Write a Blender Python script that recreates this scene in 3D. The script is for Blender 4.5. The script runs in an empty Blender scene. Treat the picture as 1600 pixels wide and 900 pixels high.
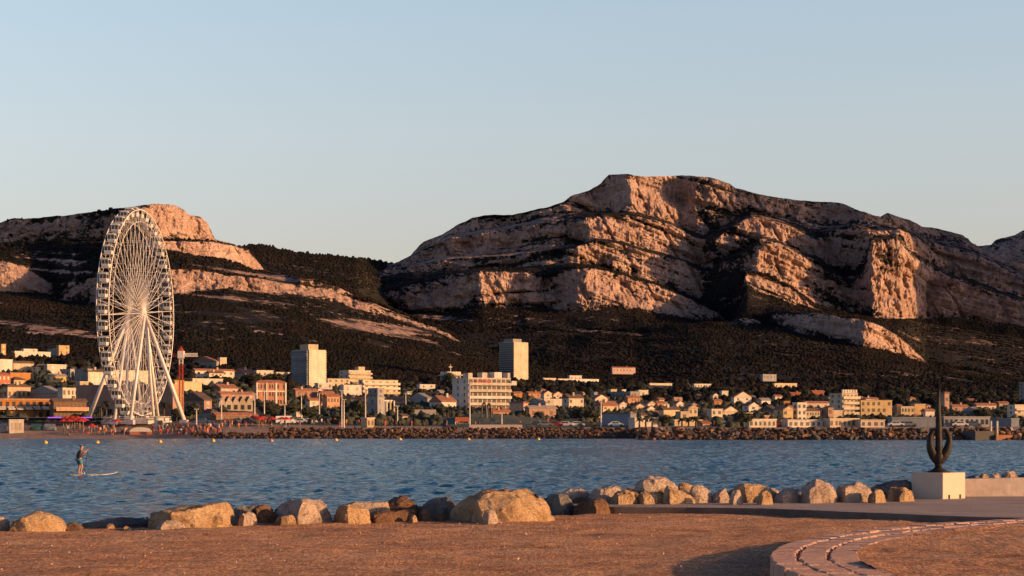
import bpy, bmesh, math, random
import numpy as np
from mathutils import Vector, Matrix, Euler
random.seed(7)
SC = bpy.context.scene
COL = SC.collection
F, HY, HC = 3111.0, 666.0, 2.9          # focal length (px at 1600 wide), horizon row, eye height above the sea


def P(px, py, d):                       # a direction in the photograph and a real distance give a real place
    return Vector(((px - 800.0) * d / F, d, HC + (HY - py) * d / F))


def Xat(px, d): return (px - 800.0) * d / F
def Zat(py, d): return HC + (HY - py) * d / F


# ---------------------------------------------------------------- objects, names, tags
def tag(o, label=None, cat=None, group=None, kind=None):
    if label: o['label'] = label
    if cat: o['category'] = cat
    if group: o['group'] = group
    if kind: o['kind'] = kind
    return o


def empty(name, loc, rz=0.0, label=None, cat=None, group=None):
    o = bpy.data.objects.new(name, None)
    COL.objects.link(o)
    o.location = loc
    o.rotation_euler = (0, 0, rz)
    o.empty_display_size = 0.2
    return tag(o, label, cat, group)


def link(name, me, m=None, parent=None, loc=None, rz=None, scale=None):
    o = bpy.data.objects.new(name, me)
    COL.objects.link(o)
    if m is not None and len(me.materials) == 0: me.materials.append(m)
    if parent is not None: o.parent = parent
    if loc is not None: o.location = loc
    if rz is not None: o.rotation_euler = (0, 0, rz)
    if scale is not None: o.scale = scale
    return o


def copy_tree(o, parent=None):
    c = o.copy()
    COL.objects.link(c)
    c.parent = parent
    for ch in list(o.children): copy_tree(ch, c)
    return c


class MB:
    """collects simple solids and links them as one mesh"""
    def __init__(s): s.v, s.f, s.mi = [], [], []

    def add(s, vs, fs, mi=0):
        n = len(s.v)
        s.v += [tuple(v) for v in vs]
        s.f += [tuple(i + n for i in f) for f in fs]
        s.mi += [mi] * len(fs)
        return s

    def box(s, x0, x1, y0, y1, z0, z1, mi=0):
        v = [(x0, y0, z0), (x1, y0, z0), (x1, y1, z0), (x0, y1, z0), (x0, y0, z1), (x1, y0, z1), (x1, y1, z1), (x0, y1, z1)]
        return s.add(v, [(3, 2, 1, 0), (4, 5, 6, 7), (0, 1, 5, 4), (1, 2, 6, 5), (2, 3, 7, 6), (3, 0, 4, 7)], mi)

    def gable(s, x0, x1, y0, y1, z0, h, along='x', over=0.0, mi=0):
        x0, x1, y0, y1 = x0 - over, x1 + over, y0 - over, y1 + over
        t = 0.18
        if along == 'x':
            ym = (y0 + y1) / 2
            v = [(x0, y0, z0), (x1, y0, z0), (x1, y1, z0), (x0, y1, z0), (x0, y0, z0 + t), (x1, y0, z0 + t), (x1, y1, z0 + t), (x0, y1, z0 + t), (x0, ym, z0 + h + t), (x1, ym, z0 + h + t)]
            f = [(3, 2, 1, 0), (0, 1, 5, 4), (2, 3, 7, 6), (4, 5, 9, 8), (6, 7, 8, 9), (1, 2, 6, 9, 5), (3, 0, 4, 8, 7)]
        else:
            xm = (x0 + x1) / 2
            v = [(x0, y0, z0), (x1, y0, z0), (x1, y1, z0), (x0, y1, z0), (x0, y0, z0 + t), (x1, y0, z0 + t), (x1, y1, z0 + t), (x0, y1, z0 + t), (xm, y0, z0 + h + t), (xm, y1, z0 + h + t)]
            f = [(3, 2, 1, 0), (1, 2, 6, 5), (3, 0, 4, 7), (4, 8, 9, 7), (5, 6, 9, 8), (0, 1, 5, 8, 4), (2, 3, 7, 9, 6)]
        return s.add(v, f, mi)

    def hip(s, x0, x1, y0, y1, z0, h, over=0.0, mi=0):
        x0, x1, y0, y1 = x0 - over, x1 + over, y0 - over, y1 + over
        w, l = x1 - x0, y1 - y0
        i = min(w, l) * 0.5 * 0.96
        if w >= l: a, b = (x0 + i, (y0 + y1) / 2), (x1 - i, (y0 + y1) / 2)
        else: a, b = ((x0 + x1) / 2, y0 + i), ((x0 + x1) / 2, y1 - i)
        t = 0.18
        v = [(x0, y0, z0), (x1, y0, z0), (x1, y1, z0), (x0, y1, z0), (x0, y0, z0 + t), (x1, y0, z0 + t), (x1, y1, z0 + t), (x0, y1, z0 + t),
             (a[0], a[1], z0 + h + t), (b[0], b[1], z0 + h + t)]
        f = [(3, 2, 1, 0), (0, 1, 5, 4), (1, 2, 6, 5), (2, 3, 7, 6), (3, 0, 4, 7)]
        if w >= l: f += [(4, 5, 9, 8), (6, 7, 8, 9), (5, 6, 9), (7, 4, 8)]
        else: f += [(4, 5, 8), (5, 6, 9, 8), (6, 7, 9), (7, 4, 8, 9)]
        return s.add(v, f, mi)

    def bar(s, a, b, r, r2=None, n=6, mi=0):
        a, b = Vector(a), Vector(b)
        r2 = r if r2 is None else r2
        d = (b - a)
        if d.length < 1e-6: return s
        d.normalize()
        u = d.orthogonal().normalized()
        w = d.cross(u)
        vs = []
        for q, rr in ((a, r), (b, r2)):
            for k in range(n):
                t = 2 * math.pi * k / n
                vs.append(q + u * (rr * math.cos(t)) + w * (rr * math.sin(t)))
        fs = [(k, (k + 1) % n, n + (k + 1) % n, n + k) for k in range(n)]
        fs += [tuple(range(n - 1, -1, -1)), tuple(range(n, 2 * n))]
        return s.add(vs, fs, mi)

    def tube(s, pts, rad, n=8, closed=False, mi=0):
        pts = [Vector(p) for p in pts]
        N = len(pts)
        if not hasattr(rad, '__len__'): rad = [rad] * N
        rings = []
        ref = None
        for i, p in enumerate(pts):
            if closed: t = pts[(i + 1) % N] - pts[i - 1]
            else: t = pts[min(i + 1, N - 1)] - pts[max(i - 1, 0)]
            t.normalize()
            if ref is None: ref = t.orthogonal().normalized()
            u = (ref - t * ref.dot(t)).normalized()
            ref = u
            w = t.cross(u)
            rings.append([p + u * (rad[i] * math.cos(2 * math.pi * k / n)) + w * (rad[i] * math.sin(2 * math.pi * k / n)) for k in range(n)])
        vs = [v for r in rings for v in r]
        fs = []
        for i in range(N if closed else N - 1):
            j = (i + 1) % N
            for k in range(n):
                fs.append((i * n + k, i * n + (k + 1) % n, j * n + (k + 1) % n, j * n + k))
        if not closed:
            fs += [tuple(range(n - 1, -1, -1)), tuple((N - 1) * n + k for k in range(n))]
        return s.add(vs, fs, mi)

    def lathe(s, prof, c=(0, 0, 0), n=16, mi=0):
        vs, fs = [], []
        for r, z in prof:
            for k in range(n):
                t = 2 * math.pi * k / n
                vs.append((c[0] + r * math.cos(t), c[1] + r * math.sin(t), c[2] + z))
        m = len(prof)
        for i in range(m - 1):
            for k in range(n):
                fs.append((i * n + k, i * n + (k + 1) % n, (i + 1) * n + (k + 1) % n, (i + 1) * n + k))
        fs += [tuple(range(n - 1, -1, -1)), tuple((m - 1) * n + k for k in range(n))]
        return s.add(vs, fs, mi)

    def mesh(s, name, mats=(), smooth=False):
        me = bpy.data.meshes.new(name)
        me.from_pydata(s.v, [], s.f)
        for m in mats: me.materials.append(m)
        if len(mats) > 1: me.polygons.foreach_set('material_index', s.mi)
        if smooth: me.polygons.foreach_set('use_smooth', [True] * len(s.f))
        me.update()
        return me

    def build(s, name, m, parent=None, smooth=False, **k):
        mats = list(m) if isinstance(m, (list, tuple)) else [m]
        return link(name, s.mesh(name, mats, smooth), None, parent, **k)


def grid_mesh(name, co, nu, nv, smooth=True, attrs=None):
    """co: (nv, nu, 3) array -> grid mesh quickly"""
    me = bpy.data.meshes.new(name)
    nvert = nu * nv
    me.vertices.add(nvert)
    me.vertices.foreach_set('co', np.ascontiguousarray(co, dtype=np.float32).ravel())
    i = np.arange(nvert).reshape(nv, nu)
    q = np.stack([i[:-1, :-1], i[:-1, 1:], i[1:, 1:], i[1:, :-1]], -1).reshape(-1, 4)
    n = len(q)
    me.loops.add(n * 4)
    me.loops.foreach_set('vertex_index', q.ravel().astype(np.int32))
    me.polygons.add(n)
    me.polygons.foreach_set('loop_start', np.arange(0, n * 4, 4, dtype=np.int32))
    me.polygons.foreach_set('use_smooth', np.full(n, smooth))
    me.update(calc_edges=True)
    for k, a in (attrs or {}).items():
        at = me.attributes.new(k, 'FLOAT', 'POINT')
        at.data.foreach_set('value', np.ascontiguousarray(a, dtype=np.float32).ravel())
    me.validate()
    return me


def soup_mesh(name, V, T, smooth=False):
    """V (n,3), T (m,3) triangles"""
    me = bpy.data.meshes.new(name)
    me.vertices.add(len(V))
    me.vertices.foreach_set('co', np.ascontiguousarray(V, dtype=np.float32).ravel())
    n = len(T)
    me.loops.add(n * 3)
    me.loops.foreach_set('vertex_index', np.ascontiguousarray(T, dtype=np.int32).ravel())
    me.polygons.add(n)
    me.polygons.foreach_set('loop_start', np.arange(0, n * 3, 3, dtype=np.int32))
    me.polygons.foreach_set('use_smooth', np.full(n, smooth))
    me.update(calc_edges=True)
    me.validate()
    return me


# ---------------------------------------------------------------- numpy noise
def _hash(ix, iy, iz, seed):
    h = (ix.astype(np.int64) * 374761393 + iy.astype(np.int64) * 668265263 + iz.astype(np.int64) * 2147483647 + seed * 1274126177) & 0xFFFFFFFF
    h = ((h ^ (h >> 13)) * 1274126177) & 0xFFFFFFFF
    h = ((h ^ (h >> 16)) * 2246822519) & 0xFFFFFFFF
    h = h ^ (h >> 15)
    return (h & 0xFFFFFF) / float(0xFFFFFF) * 2 - 1


def vnoise(x, y, z=None, seed=0):
    x, y = np.asarray(x, float), np.asarray(y, float)
    z = np.zeros_like(x) if z is None else np.asarray(z, float)
    x, y, z = np.broadcast_arrays(x, y, z)
    ix, iy, iz = np.floor(x), np.floor(y), np.floor(z)
    fx, fy, fz = x - ix, y - iy, z - iz
    fx, fy, fz = [t * t * t * (t * (t * 6 - 15) + 10) for t in (fx, fy, fz)]
    r = 0
    for a in (0, 1):
        for b in (0, 1):
            for c in (0, 1):
                w = (fx if a else 1 - fx) * (fy if b else 1 - fy) * (fz if c else 1 - fz)
                r = r + w * _hash(ix + a, iy + b, iz + c, seed)
    return r


def fbm(x, y, z=None, octaves=5, seed=0, gain=0.5, lac=2.03, ridged=False):
    r, a, tot = 0, 1.0, 0.0
    for o in range(octaves):
        k = lac ** o
        n = vnoise(np.asarray(x) * k, np.asarray(y) * k, None if z is None else np.asarray(z) * k, seed + o * 17)
        if ridged: n = 1 - 2 * np.abs(n)
        r = r + a * n
        tot += a
        a *= gain
    return r / tot


# ---------------------------------------------------------------- materials
def new_mat(name):
    m = bpy.data.materials.new(name)
    m.use_nodes = True
    nt = m.node_tree
    nt.nodes.clear()
    out = nt.nodes.new('ShaderNodeOutputMaterial')
    b = nt.nodes.new('ShaderNodeBsdfPrincipled')
    nt.links.new(b.outputs[0], out.inputs[0])
    return m, nt, b


def N(nt, typ, **k):
    n = nt.nodes.new(typ)
    for a, v in k.items():
        if a == 'ins':
            for i, val in v.items(): n.inputs[i].default_value = val
        else: setattr(n, a, v)
    return n


def L(nt, a, b): nt.links.new(a, b)


def coords(nt, world=True):
    if world:
        return N(nt, 'ShaderNodeNewGeometry').outputs['Position']
    return N(nt, 'ShaderNodeTexCoord').outputs['Object']


def scale_vec(nt, v, s):
    m = N(nt, 'ShaderNodeVectorMath', operation='MULTIPLY')
    m.inputs[1].default_value = s
    L(nt, v, m.inputs[0])
    return m.outputs[0]


def noise(nt, v, scale, detail=4, rough=0.55, dist=0.0):
    n = N(nt, 'ShaderNodeTexNoise')
    n.inputs['Scale'].default_value = scale
    n.inputs['Detail'].default_value = detail
    n.inputs['Roughness'].default_value = rough
    n.inputs['Distortion'].default_value = dist
    L(nt, v, n.inputs['Vector'])
    return n.outputs['Fac']


def ramp(nt, f, stops, interp='LINEAR'):
    r = N(nt, 'ShaderNodeValToRGB')
    r.color_ramp.interpolation = interp
    e = r.color_ramp.elements
    while len(e) < len(stops): e.new(0.5)
    for i, (p, c) in enumerate(stops):
        e[i].position = p
        e[i].color = (*c, 1) if hasattr(c, '__len__') else (c, c, c, 1)
    L(nt, f, r.inputs[0])
    return r.outputs[0]


def mix(nt, f, a, b, blend='MIX'):
    m = N(nt, 'ShaderNodeMix', data_type='RGBA', blend_type=blend)
    for s, v in ((m.inputs[0], f), (m.inputs[6], a), (m.inputs[7], b)):
        if hasattr(v, 'links') or isinstance(v, bpy.types.NodeSocket): L(nt, v, s)
        elif hasattr(v, '__len__'): s.default_value = (*v, 1)
        else: s.default_value = v
    return m.outputs[2]


def math_n(nt, op, a, b=None, c=None, clamp=False):
    m = N(nt, 'ShaderNodeMath', operation=op, use_clamp=clamp)
    for i, v in enumerate((a, b, c)):
        if v is None: continue
        if isinstance(v, bpy.types.NodeSocket): L(nt, v, m.inputs[i])
        else: m.inputs[i].default_value = v
    return m.outputs[0]


def bump(nt, b, h, strength, dist):
    n = N(nt, 'ShaderNodeBump')
    n.inputs['Strength'].default_value = strength
    n.inputs['Distance'].default_value = dist
    L(nt, h, n.inputs['Height'])
    L(nt, n.outputs[0], b.inputs['Normal'])
    return n


_simple = {}
def simple(name, col, rough=0.7, metal=0.0, var=0.12, scale=1.0, bmp=0.0, per_object=0.0):
    """a plain real-world colour with a little weathering"""
    if name in _simple: return _simple[name]
    m, nt, b = new_mat(name)
    v = coords(nt, False)
    f = noise(nt, v, scale, 5, 0.6)
    c1 = tuple(max(0, c * (1 - var)) for c in col)
    c2 = tuple(min(1, c * (1 + var)) for c in col)
    c = ramp(nt, f, [(0.3, c1), (0.7, c2)])
    if per_object:
        oi = N(nt, 'ShaderNodeObjectInfo').outputs['Random']
        hs = N(nt, 'ShaderNodeHueSaturation')
        L(nt, c, hs.inputs['Color'])
        L(nt, math_n(nt, 'MULTIPLY_ADD', oi, per_object, 1 - per_object / 2), hs.inputs['Value'])
        c = hs.outputs[0]
    L(nt, c, b.inputs['Base Color'])
    b.inputs['Roughness'].default_value = rough
    b.inputs['Metallic'].default_value = metal
    if bmp: bump(nt, b, f, 0.6, bmp)
    _simple[name] = m
    return m


# ---------------------------------------------------------------- camera, sky, sun
SUN_AZ, SUN_EL = math.radians(104), math.radians(9.5)     # clockwise from the view direction (+Y)
cam = bpy.data.objects.new('camera', bpy.data.cameras.new('camera'))
COL.objects.link(cam)
cam.location = (0, 0, HC)
cam.rotation_euler = (math.pi / 2, 0, 0)
cam.data.lens, cam.data.sensor_width = 70.0, 36.0
cam.data.shift_y = (HY - 450.0) / 1600.0
cam.data.clip_start, cam.data.clip_end = 0.5, 60000
SC.camera = cam

world = bpy.data.worlds.new('World')
SC.world = world
world.use_nodes = True
wn = world.node_tree
wn.nodes.clear()
wo = wn.nodes.new('ShaderNodeOutputWorld')
bg = wn.nodes.new('ShaderNodeBackground')
sky = wn.nodes.new('ShaderNodeTexSky')
sky.sky_type = 'NISHITA'
sky.sun_disc = False
sky.sun_elevation = SUN_EL
sky.sun_rotation = SUN_AZ
sky.altitude = 0
sky.air_density, sky.dust_density, sky.ozone_density = 1.0, 1.0, 1.0
geo = wn.nodes.new('ShaderNodeTexCoord')
sep = wn.nodes.new('ShaderNodeSeparateXYZ')
L(wn, geo.outputs['Generated'], sep.inputs[0])
tint = ramp(wn, sep.outputs[2], [(0.0, (0.64, 0.52, 0.61)), (0.09, (0.678, 0.569, 0.652)), (0.147, (0.813, 0.694, 0.73)), (0.209, (0.885, 0.793, 0.806)), (0.26, (0.62, 0.69, 0.88)), (0.36, (0.19, 0.29, 0.53)), (0.6, (0.10, 0.15, 0.31)), (1.0, (0.07, 0.11, 0.24))])
L(wn, mix(wn, 1.0, sky.outputs[0], tint, 'MULTIPLY'), bg.inputs[0])
bg.inputs[1].default_value = 0.15
L(wn, bg.outputs[0], wo.inputs[0])

sl = bpy.data.lights.new('sun', 'SUN')
sl.energy, sl.angle = 3.35, math.radians(0.5)
sl.color = (1.0, 0.55, 0.235)
so = bpy.data.objects.new('sun', sl)
COL.objects.link(so)
sdir = Vector((math.sin(SUN_AZ) * math.cos(SUN_EL), math.cos(SUN_AZ) * math.cos(SUN_EL), math.sin(SUN_EL)))
so.rotation_euler = sdir.to_track_quat('Z', 'Y').to_euler()
so.location = (40, -20, 30)

vs = SC.view_settings
SC.display_settings.display_device = 'sRGB'
vs.view_transform, vs.look, vs.exposure, vs.gamma, vs.use_curve_mapping = 'Standard', 'None', 1.0, 1.0, False
SC.cycles.max_bounces = 5
SC.cycles.diffuse_bounces = 2
SC.cycles.glossy_bounces = 2
SC.cycles.use_denoising = True
# ================================================================ LAND: hills, terrain, sea
def lerp_tab(tab, x):
    t = np.array(tab, float)
    return np.interp(x, t[:, 0], t[:, 1])


def segs(x, segments, x_ref):
    """integrates a list of (px_from, slope) into a depth offset that is zero at x_ref"""
    xs = [s[0] for s in segments] + [segments[-1][0] + 600]
    ys = [0.0]
    for (a, sl_), b in zip(segments, xs[1:]): ys.append(ys[-1] + sl_ * (b - a))
    return np.interp(x, xs, ys) - np.interp(x_ref, xs, ys)


def mat_mountain():
    m, nt, b = new_mat('limestone_and_scrub')
    v = coords(nt)
    at = N(nt, 'ShaderNodeAttribute', attribute_name='rock').outputs['Fac']
    # limestone
    big = noise(nt, scale_vec(nt, v, (1, 1, 1.6)), 0.02, 5, 0.6)
    fine = noise(nt, scale_vec(nt, v, (1, 1, 0.6)), 0.16, 6, 0.65)
    rock = ramp(nt, big, [(0.28, (0.37, 0.235, 0.185)), (0.5, (0.50, 0.335, 0.265)), (0.72, (0.62, 0.44, 0.36))])
    rock = mix(nt, 0.7, rock, ramp(nt, fine, [(0.32, (0.16, 0.155, 0.15)), (0.42, (0.68, 0.66, 0.64)), (0.56, (1, 1, 1))]), 'MULTIPLY')  # dark streaks; also paints crevice shade where the bump dips
    # scrub
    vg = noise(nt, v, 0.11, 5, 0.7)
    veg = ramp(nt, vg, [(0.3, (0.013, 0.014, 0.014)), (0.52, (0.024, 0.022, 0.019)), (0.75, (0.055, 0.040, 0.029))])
    # ragged border: bushes on the rock, stones in the scrub
    n1 = noise(nt, scale_vec(nt, v, (1, 1, 1.8)), 0.05, 6, 0.7)
    n2 = noise(nt, scale_vec(nt, v, (1, 1, 1.4)), 0.16, 4, 0.65)
    f = math_n(nt, 'ADD', at, math_n(nt, 'ADD', math_n(nt, 'MULTIPLY_ADD', n1, 1.7, -0.85), math_n(nt, 'MULTIPLY_ADD', n2, 1.6, -0.8)))
    f = math_n(nt, 'MULTIPLY_ADD', f, 6.0, -2.5, clamp=True)
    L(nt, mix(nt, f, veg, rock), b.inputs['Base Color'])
    b.inputs['Roughness'].default_value = 0.95
    b.inputs['Specular IOR Level'].default_value = 0.1
    hh = math_n(nt, 'ADD', noise(nt, v, 0.07, 6, 0.7), math_n(nt, 'MULTIPLY', fine, 0.4))
    bump(nt, b, hh, 0.9, 9.0)
    return m


M_MOUNT = mat_mountain()


def landform(name, px0, px1, npx, lines, bands, rough=1.0, seed=0, back=(500, -30), ridge_jag=1.0, warp=6.0, streak=0.0):
    """lines: bottom-up list of (py(px) table, depth function or table). bands[k]: (rows, rock table, cliff 0..1)"""
    px = np.linspace(px0, px1, npx)
    K = len(lines)
    PY, D = [], []
    for k, (pyt, dt) in enumerate(lines):
        w = px + warp * 0.6 * fbm(px * 0.05, np.full_like(px, k * 0.37), octaves=3, seed=seed + 5)
        py = lerp_tab(pyt, w)
        jag = (3.4 if 0 < k < K - 1 else 0.55 * ridge_jag)
        if k < K - 1: py = py + 2.2 * fbm(px * 0.028, np.full_like(px, k * 7.7), octaves=2, seed=seed + 9)
        else: py = py + jag * fbm(px * 0.07, np.full_like(px, k * 7.7), octaves=5, seed=seed + 9)
        PY.append(py)
        D.append(dt)
    rows_px, rows_py, rows_d, rows_r, rows_c = [], [], [], [], []
    pyk = [PY[0]]
    for k in range(1, K): pyk.append(np.minimum(PY[k], pyk[-1] - 0.25))
    for k in range(K - 1):
        n, rt, cl = bands[k]
        for i in range(n + (1 if k == K - 2 else 0)):
            t = i / n
            py = pyk[k] * (1 - t) + pyk[k + 1] * t
            w = px + warp * fbm(px * 0.035, py * 0.05, octaves=4, seed=seed + 31)
            da = D[k](w) if callable(D[k]) else lerp_tab(D[k], w)
            db = D[k + 1](w) if callable(D[k + 1]) else lerp_tab(D[k + 1], w)
            db = np.maximum(db, da + 3)
            rows_px.append(px)
            rows_py.append(py)
            rows_d.append(da * (1 - t) + db * t)
            r = lerp_tab(rt, w) if hasattr(rt, '__len__') else np.full_like(px, rt)
            rows_r.append(r * (0.55 + 0.45 * math.sin(math.pi * min(1, max(0, t * 0.9 + 0.05)))))
            rows_c.append(lerp_tab(cl, px) if hasattr(cl, '__len__') else np.full_like(px, cl))
    d = np.array(rows_d)
    py = np.array(rows_py)
    pxs = np.array(rows_px)
    r = np.array(rows_r)
    c = np.array(rows_c)
    # soften the joints between bands a little, then carve buttresses and gullies
    for _ in range(2):
        d[1:-1] = 0.25 * d[:-2] + 0.5 * d[1:-1] + 0.25 * d[2:]
        r[1:-1] = 0.25 * r[:-2] + 0.5 * r[1:-1] + 0.25 * r[2:]
        c[1:-1] = 0.25 * c[:-2] + 0.5 * c[1:-1] + 0.25 * c[2:]
    X = (pxs - 800) * d / F
    Z = HC + (HY - py) * d / F
    s = d.mean() / 3000.0
    fins = fbm(X / (46 * s), Z / (130 * s), d / (300 * s), octaves=6, seed=seed + 50, ridged=True, gain=0.62)
    lump = fbm(X / (70 * s), Z / (70 * s), d / (200 * s), octaves=8, seed=seed + 60, gain=0.68)
    soft = fbm(X / (80 * s), d / (110 * s), octaves=3, seed=seed + 66)
    lump2 = fbm(X / (190 * s), Z / (120 * s), d / (400 * s), octaves=3, seed=seed + 65)
    strata = fbm(X / (160 * s), (Z + X * 0.28) / (11 * s), octaves=3, seed=seed + 70)
    fade = np.ones(len(d))
    fade[-4:] = (0.8, 0.6, 0.35, 0.15)
    fade[:3] = (0, 0.4, 0.7)
    fade = fade[:, None]
    crack = np.maximum(0, fbm((X + Z * 0.5) / (34 * s), (Z - X * 0.2) / (60 * s), d / (200 * s), octaves=3, seed=seed + 90, ridged=True) - 0.45)
    dip = np.where(X > 90 * s, 0.36, np.where(X < -500, 0.10, -0.06))
    stripe = fbm(X / (230 * s), (Z + dip * (X - 90 * s)) / (38 * s), d / (900 * s), octaves=5, seed=seed + 97, ridged=True, gain=0.55)
    ledge = np.clip(stripe - 0.30, 0, 0.5) * c
    r = np.clip(r - 1.7 * np.clip(stripe - 0.44, 0, 1) * c * np.where(X < -60 * s, 0.35, np.where(X > 680 * s, 0.4, 0.9)), 0, 1.1)
    off = rough * s * (-26 * ledge + ((0.02 + 0.98 * c) * (13 * fins + 24 * lump) + (0.1 + 0.9 * c) * 26 * lump2) + c * (11.0 * strata - 30 * crack) + (1 - c) * 9 * soft) * fade
    d2 = d - off
    X = (pxs - 800) * d / F
    Z = HC + (HY - py) * d / F + (1 - c) * fade * rough * s * 2.4 * fbm(X / (34 * s), d / (60 * s), octaves=2, seed=seed + 80)
    co = np.stack([X, d2, Z], -1)
    # the far side of the ridge, so that it is a whole hill
    nb = 8
    last = co[-1]
    backrows, br = [], []
    for i in range(1, nb + 1):
        t = i / nb
        q = last.copy()
        q[:, 1] += back[0] * t
        q[:, 2] = q[:, 2] * (1 - t ** 1.4) + back[1] * t ** 1.4
        backrows.append(q)
        br.append(r[-1])
    co = np.concatenate([co, np.array(backrows)], 0)
    if streak:
        Xs, Zs = X / 110, (Z + X * 0.12) / (13 * s)
        r = np.clip(r + streak * np.clip(fbm(Xs, Zs, octaves=4, seed=seed + 95) - 0.12, 0, 1) * (1 - c), 0, 1.1)
        br = [r[-1]] * nb
    rr = np.concatenate([r, np.array(br)], 0)
    me = grid_mesh(name, co, npx, co.shape[0], False, {'rock': rr})
    o = link(name, me, M_MOUNT)
    tag(o, kind='structure')
    return o, co, rr


# ---- left hill
A_SIL = [(-260, 356), (0, 348), (20, 342), (60, 340), (100, 337), (150, 330), (180, 326), (205, 324), (230, 320), (250, 318), (270, 320), (285, 327), (295, 334), (312, 338), (325, 348), (331, 362)]
A_RIDGE = [(412, 421), (440, 428), (470, 436), (500, 438), (525, 446), (545, 455), (560, 463), (610, 482), (640, 494), (680, 510), (720, 532), (760, 549), (850, 577), (1000, 596), (1060, 602)]


def off_line(tab, dy): return [(a, b + dy) for a, b in tab]


A_D3 = lambda w: 1800 + segs(w, [(-260, 0.35), (75, -0.75), (270, 0.32), (500, 0.1), (620, 0.0)], 290)
A_D5 = lambda w: np.where(w < 415, 1935 + segs(w, [(-260, -0.35), (255, 0.5), (330, 0.75), (412, 0.2)], 265), 0) + np.where(w >= 415, 1, 0) * (A_D3(w) + np.clip((470 - w) / 55, 0, 1) * 190 + 14)
A_D7 = lambda w: np.where(w < 415, 1995 + segs(w, [(-260, -0.4), (228, 0.6), (290, 0.7), (333, 0.3)], 235), 0) + np.where(w >= 415, 1, 0) * (A_D3(w) + np.clip((470 - w) / 55, 0, 1) * 230 + 22)
left_hill, co_a, rr_a = landform('hill', -760, 1060, 1580, [
    ([(-260, 572), (0, 574), (200, 586), (400, 594), (600, 600), (800, 606), (1060, 614)], [(-260, 1180), (0, 1200), (500, 1300), (1060, 1450)]),
    ([(-260, 507), (0, 505), (200, 510), (300, 513), (400, 518), (500, 530), (600, 545), (700, 562), (800, 578), (1060, 608)], [(-260, 1480), (300, 1480), (1060, 1620)]),
    ([(-260, 455), (0, 455), (75, 458), (100, 470), (200, 472), (290, 456), (350, 452), (400, 456), (480, 463), (550, 479), (610, 496), (680, 519), (760, 555), (850, 582), (1060, 606)], lambda w: A_D3(w) - 16),
    ([(-260, 395), (0, 407), (40, 417), (75, 440), (110, 432), (200, 424), (290, 419), (350, 427), (400, 432), (440, 441), (480, 447), (525, 452), (560, 467), (610, 485), (680, 512), (760, 551), (850, 578), (1060, 604)], A_D3),
    ([(-260, 387), (0, 385), (110, 379), (180, 379), (265, 392), (330, 401), (380, 415), (408, 424)] + off_line(A_RIDGE, 2)[1:], lambda w: A_D5(w) - 10),
    ([(-260, 385), (0, 382), (110, 375), (180, 375), (265, 377), (330, 378), (370, 384), (390, 392), (400, 404), (412, 422)] + off_line(A_RIDGE, 1)[1:], A_D5),
    ([(-260, 384), (0, 380), (110, 373), (200, 373), (265, 374), (333, 376), (370, 383), (390, 391), (400, 403), (412, 421.5)] + off_line(A_RIDGE, .5)[1:], lambda w: A_D7(w) - 14),
    (A_SIL + [(334, 374.5), (370, 382.5), (390, 390.5), (400, 402.5)] + A_RIDGE, A_D7),
], [
    (36, [(-260, 0.0), (1060, 0.0)], 0.0),
    (36, [(-260, 0.12), (300, 0.2), (500, 0.25), (1060, 0.22)], 0.1),
    (34, [(-260, 0.95), (70, 0.95), (85, 0.3), (110, 0.6), (250, 0.62), (290, 0.95), (480, 0.9), (560, 0.75), (690, 0.6), (760, 0.35), (1060, 0.1)], 0.8),
    (34, [(-260, 0.05), (350, 0.1), (430, 0.3), (560, 0.5), (700, 0.5), (1060, 0.1)], 0.15),
    (26, [(-260, 0.1), (90, 0.2), (110, 0.5), (200, 0.5), (250, 0.7), (275, 1.0), (412, 1.0), (450, 0.35), (600, 0.5), (800, 0.3), (1060, 0.1)], 0.9),
    (6, [(-260, 0.1), (1060, 0.2)], 0.3),
    (40, [(-260, 0.75), (60, 0.75), (150, 0.45), (215, 0.5), (235, 1.0), (330, 1.0), (420, 0.5), (1060, 0.1)], 0.85),
], rough=0.75, seed=100, ridge_jag=3.0, streak=1.3)

# ---- saddle between the hills
saddle, co_b, rr_b = landform('hill', 300, 860, 480, [
    ([(300, 540), (860, 560)], [(300, 1950), (560, 2200), (640, 2900), (860, 3500)]),
    ([(300, 450), (450, 440), (600, 455), (700, 480), (860, 500)], [(300, 2600), (560, 2750), (640, 3300), (860, 3900)]),
    ([(300, 395), (370, 388), (388, 382.5), (402, 381.5), (420, 384), (450, 392), (500, 397), (530, 400), (560, 403), (590, 407), (612, 412), (650, 425), (860, 440)], [(300, 3050), (560, 3150), (640, 3700), (860, 4300)]),
], [(24, 0.05, 0.0), (50, 0.22, 0.25)], rough=0.8, seed=200, ridge_jag=2.6)

# ---- main massif
REF = 1000
C_top = lambda w: 3290 + segs(w, [(480, -0.55), (862, 0.2), (945, -1.0), (985, 0.75), (1066, -1.5), (1090, 0.25), (1195, 0.35), (1288, -0.9), (1350, 0.75), (1436, 5.0), (1466, -0.3)], REF)
C_sec = lambda w: 3190 + segs(w, [(480, -0.55), (925, 0.62), (1092, -2.6), (1116, 0.45), (1200, 0.42), (1294, -1.3), (1356, 0.75), (1430, 5.0), (1460, -0.3)], REF)
C_thi = lambda w: 3090 + segs(w, [(480, -0.5), (902, 0.62), (1094, -1.15), (1186, 0.75), (1331, -2.3), (1362, 0.95), (1408, 3.5), (1450, -0.3)], REF)
C_fou = lambda w: 2960 + segs(w, [(480, -0.6), (752, 0.5), (812, -0.7), (826, 0.4), (852, -1.0), (902, 0.48), (1146, -2.6), (1168, 0.5), (1276, -0.7), (1345, -0.7), (1366, 0.6), (1404, 4.0), (1440, -0.3)], REF)
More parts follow.
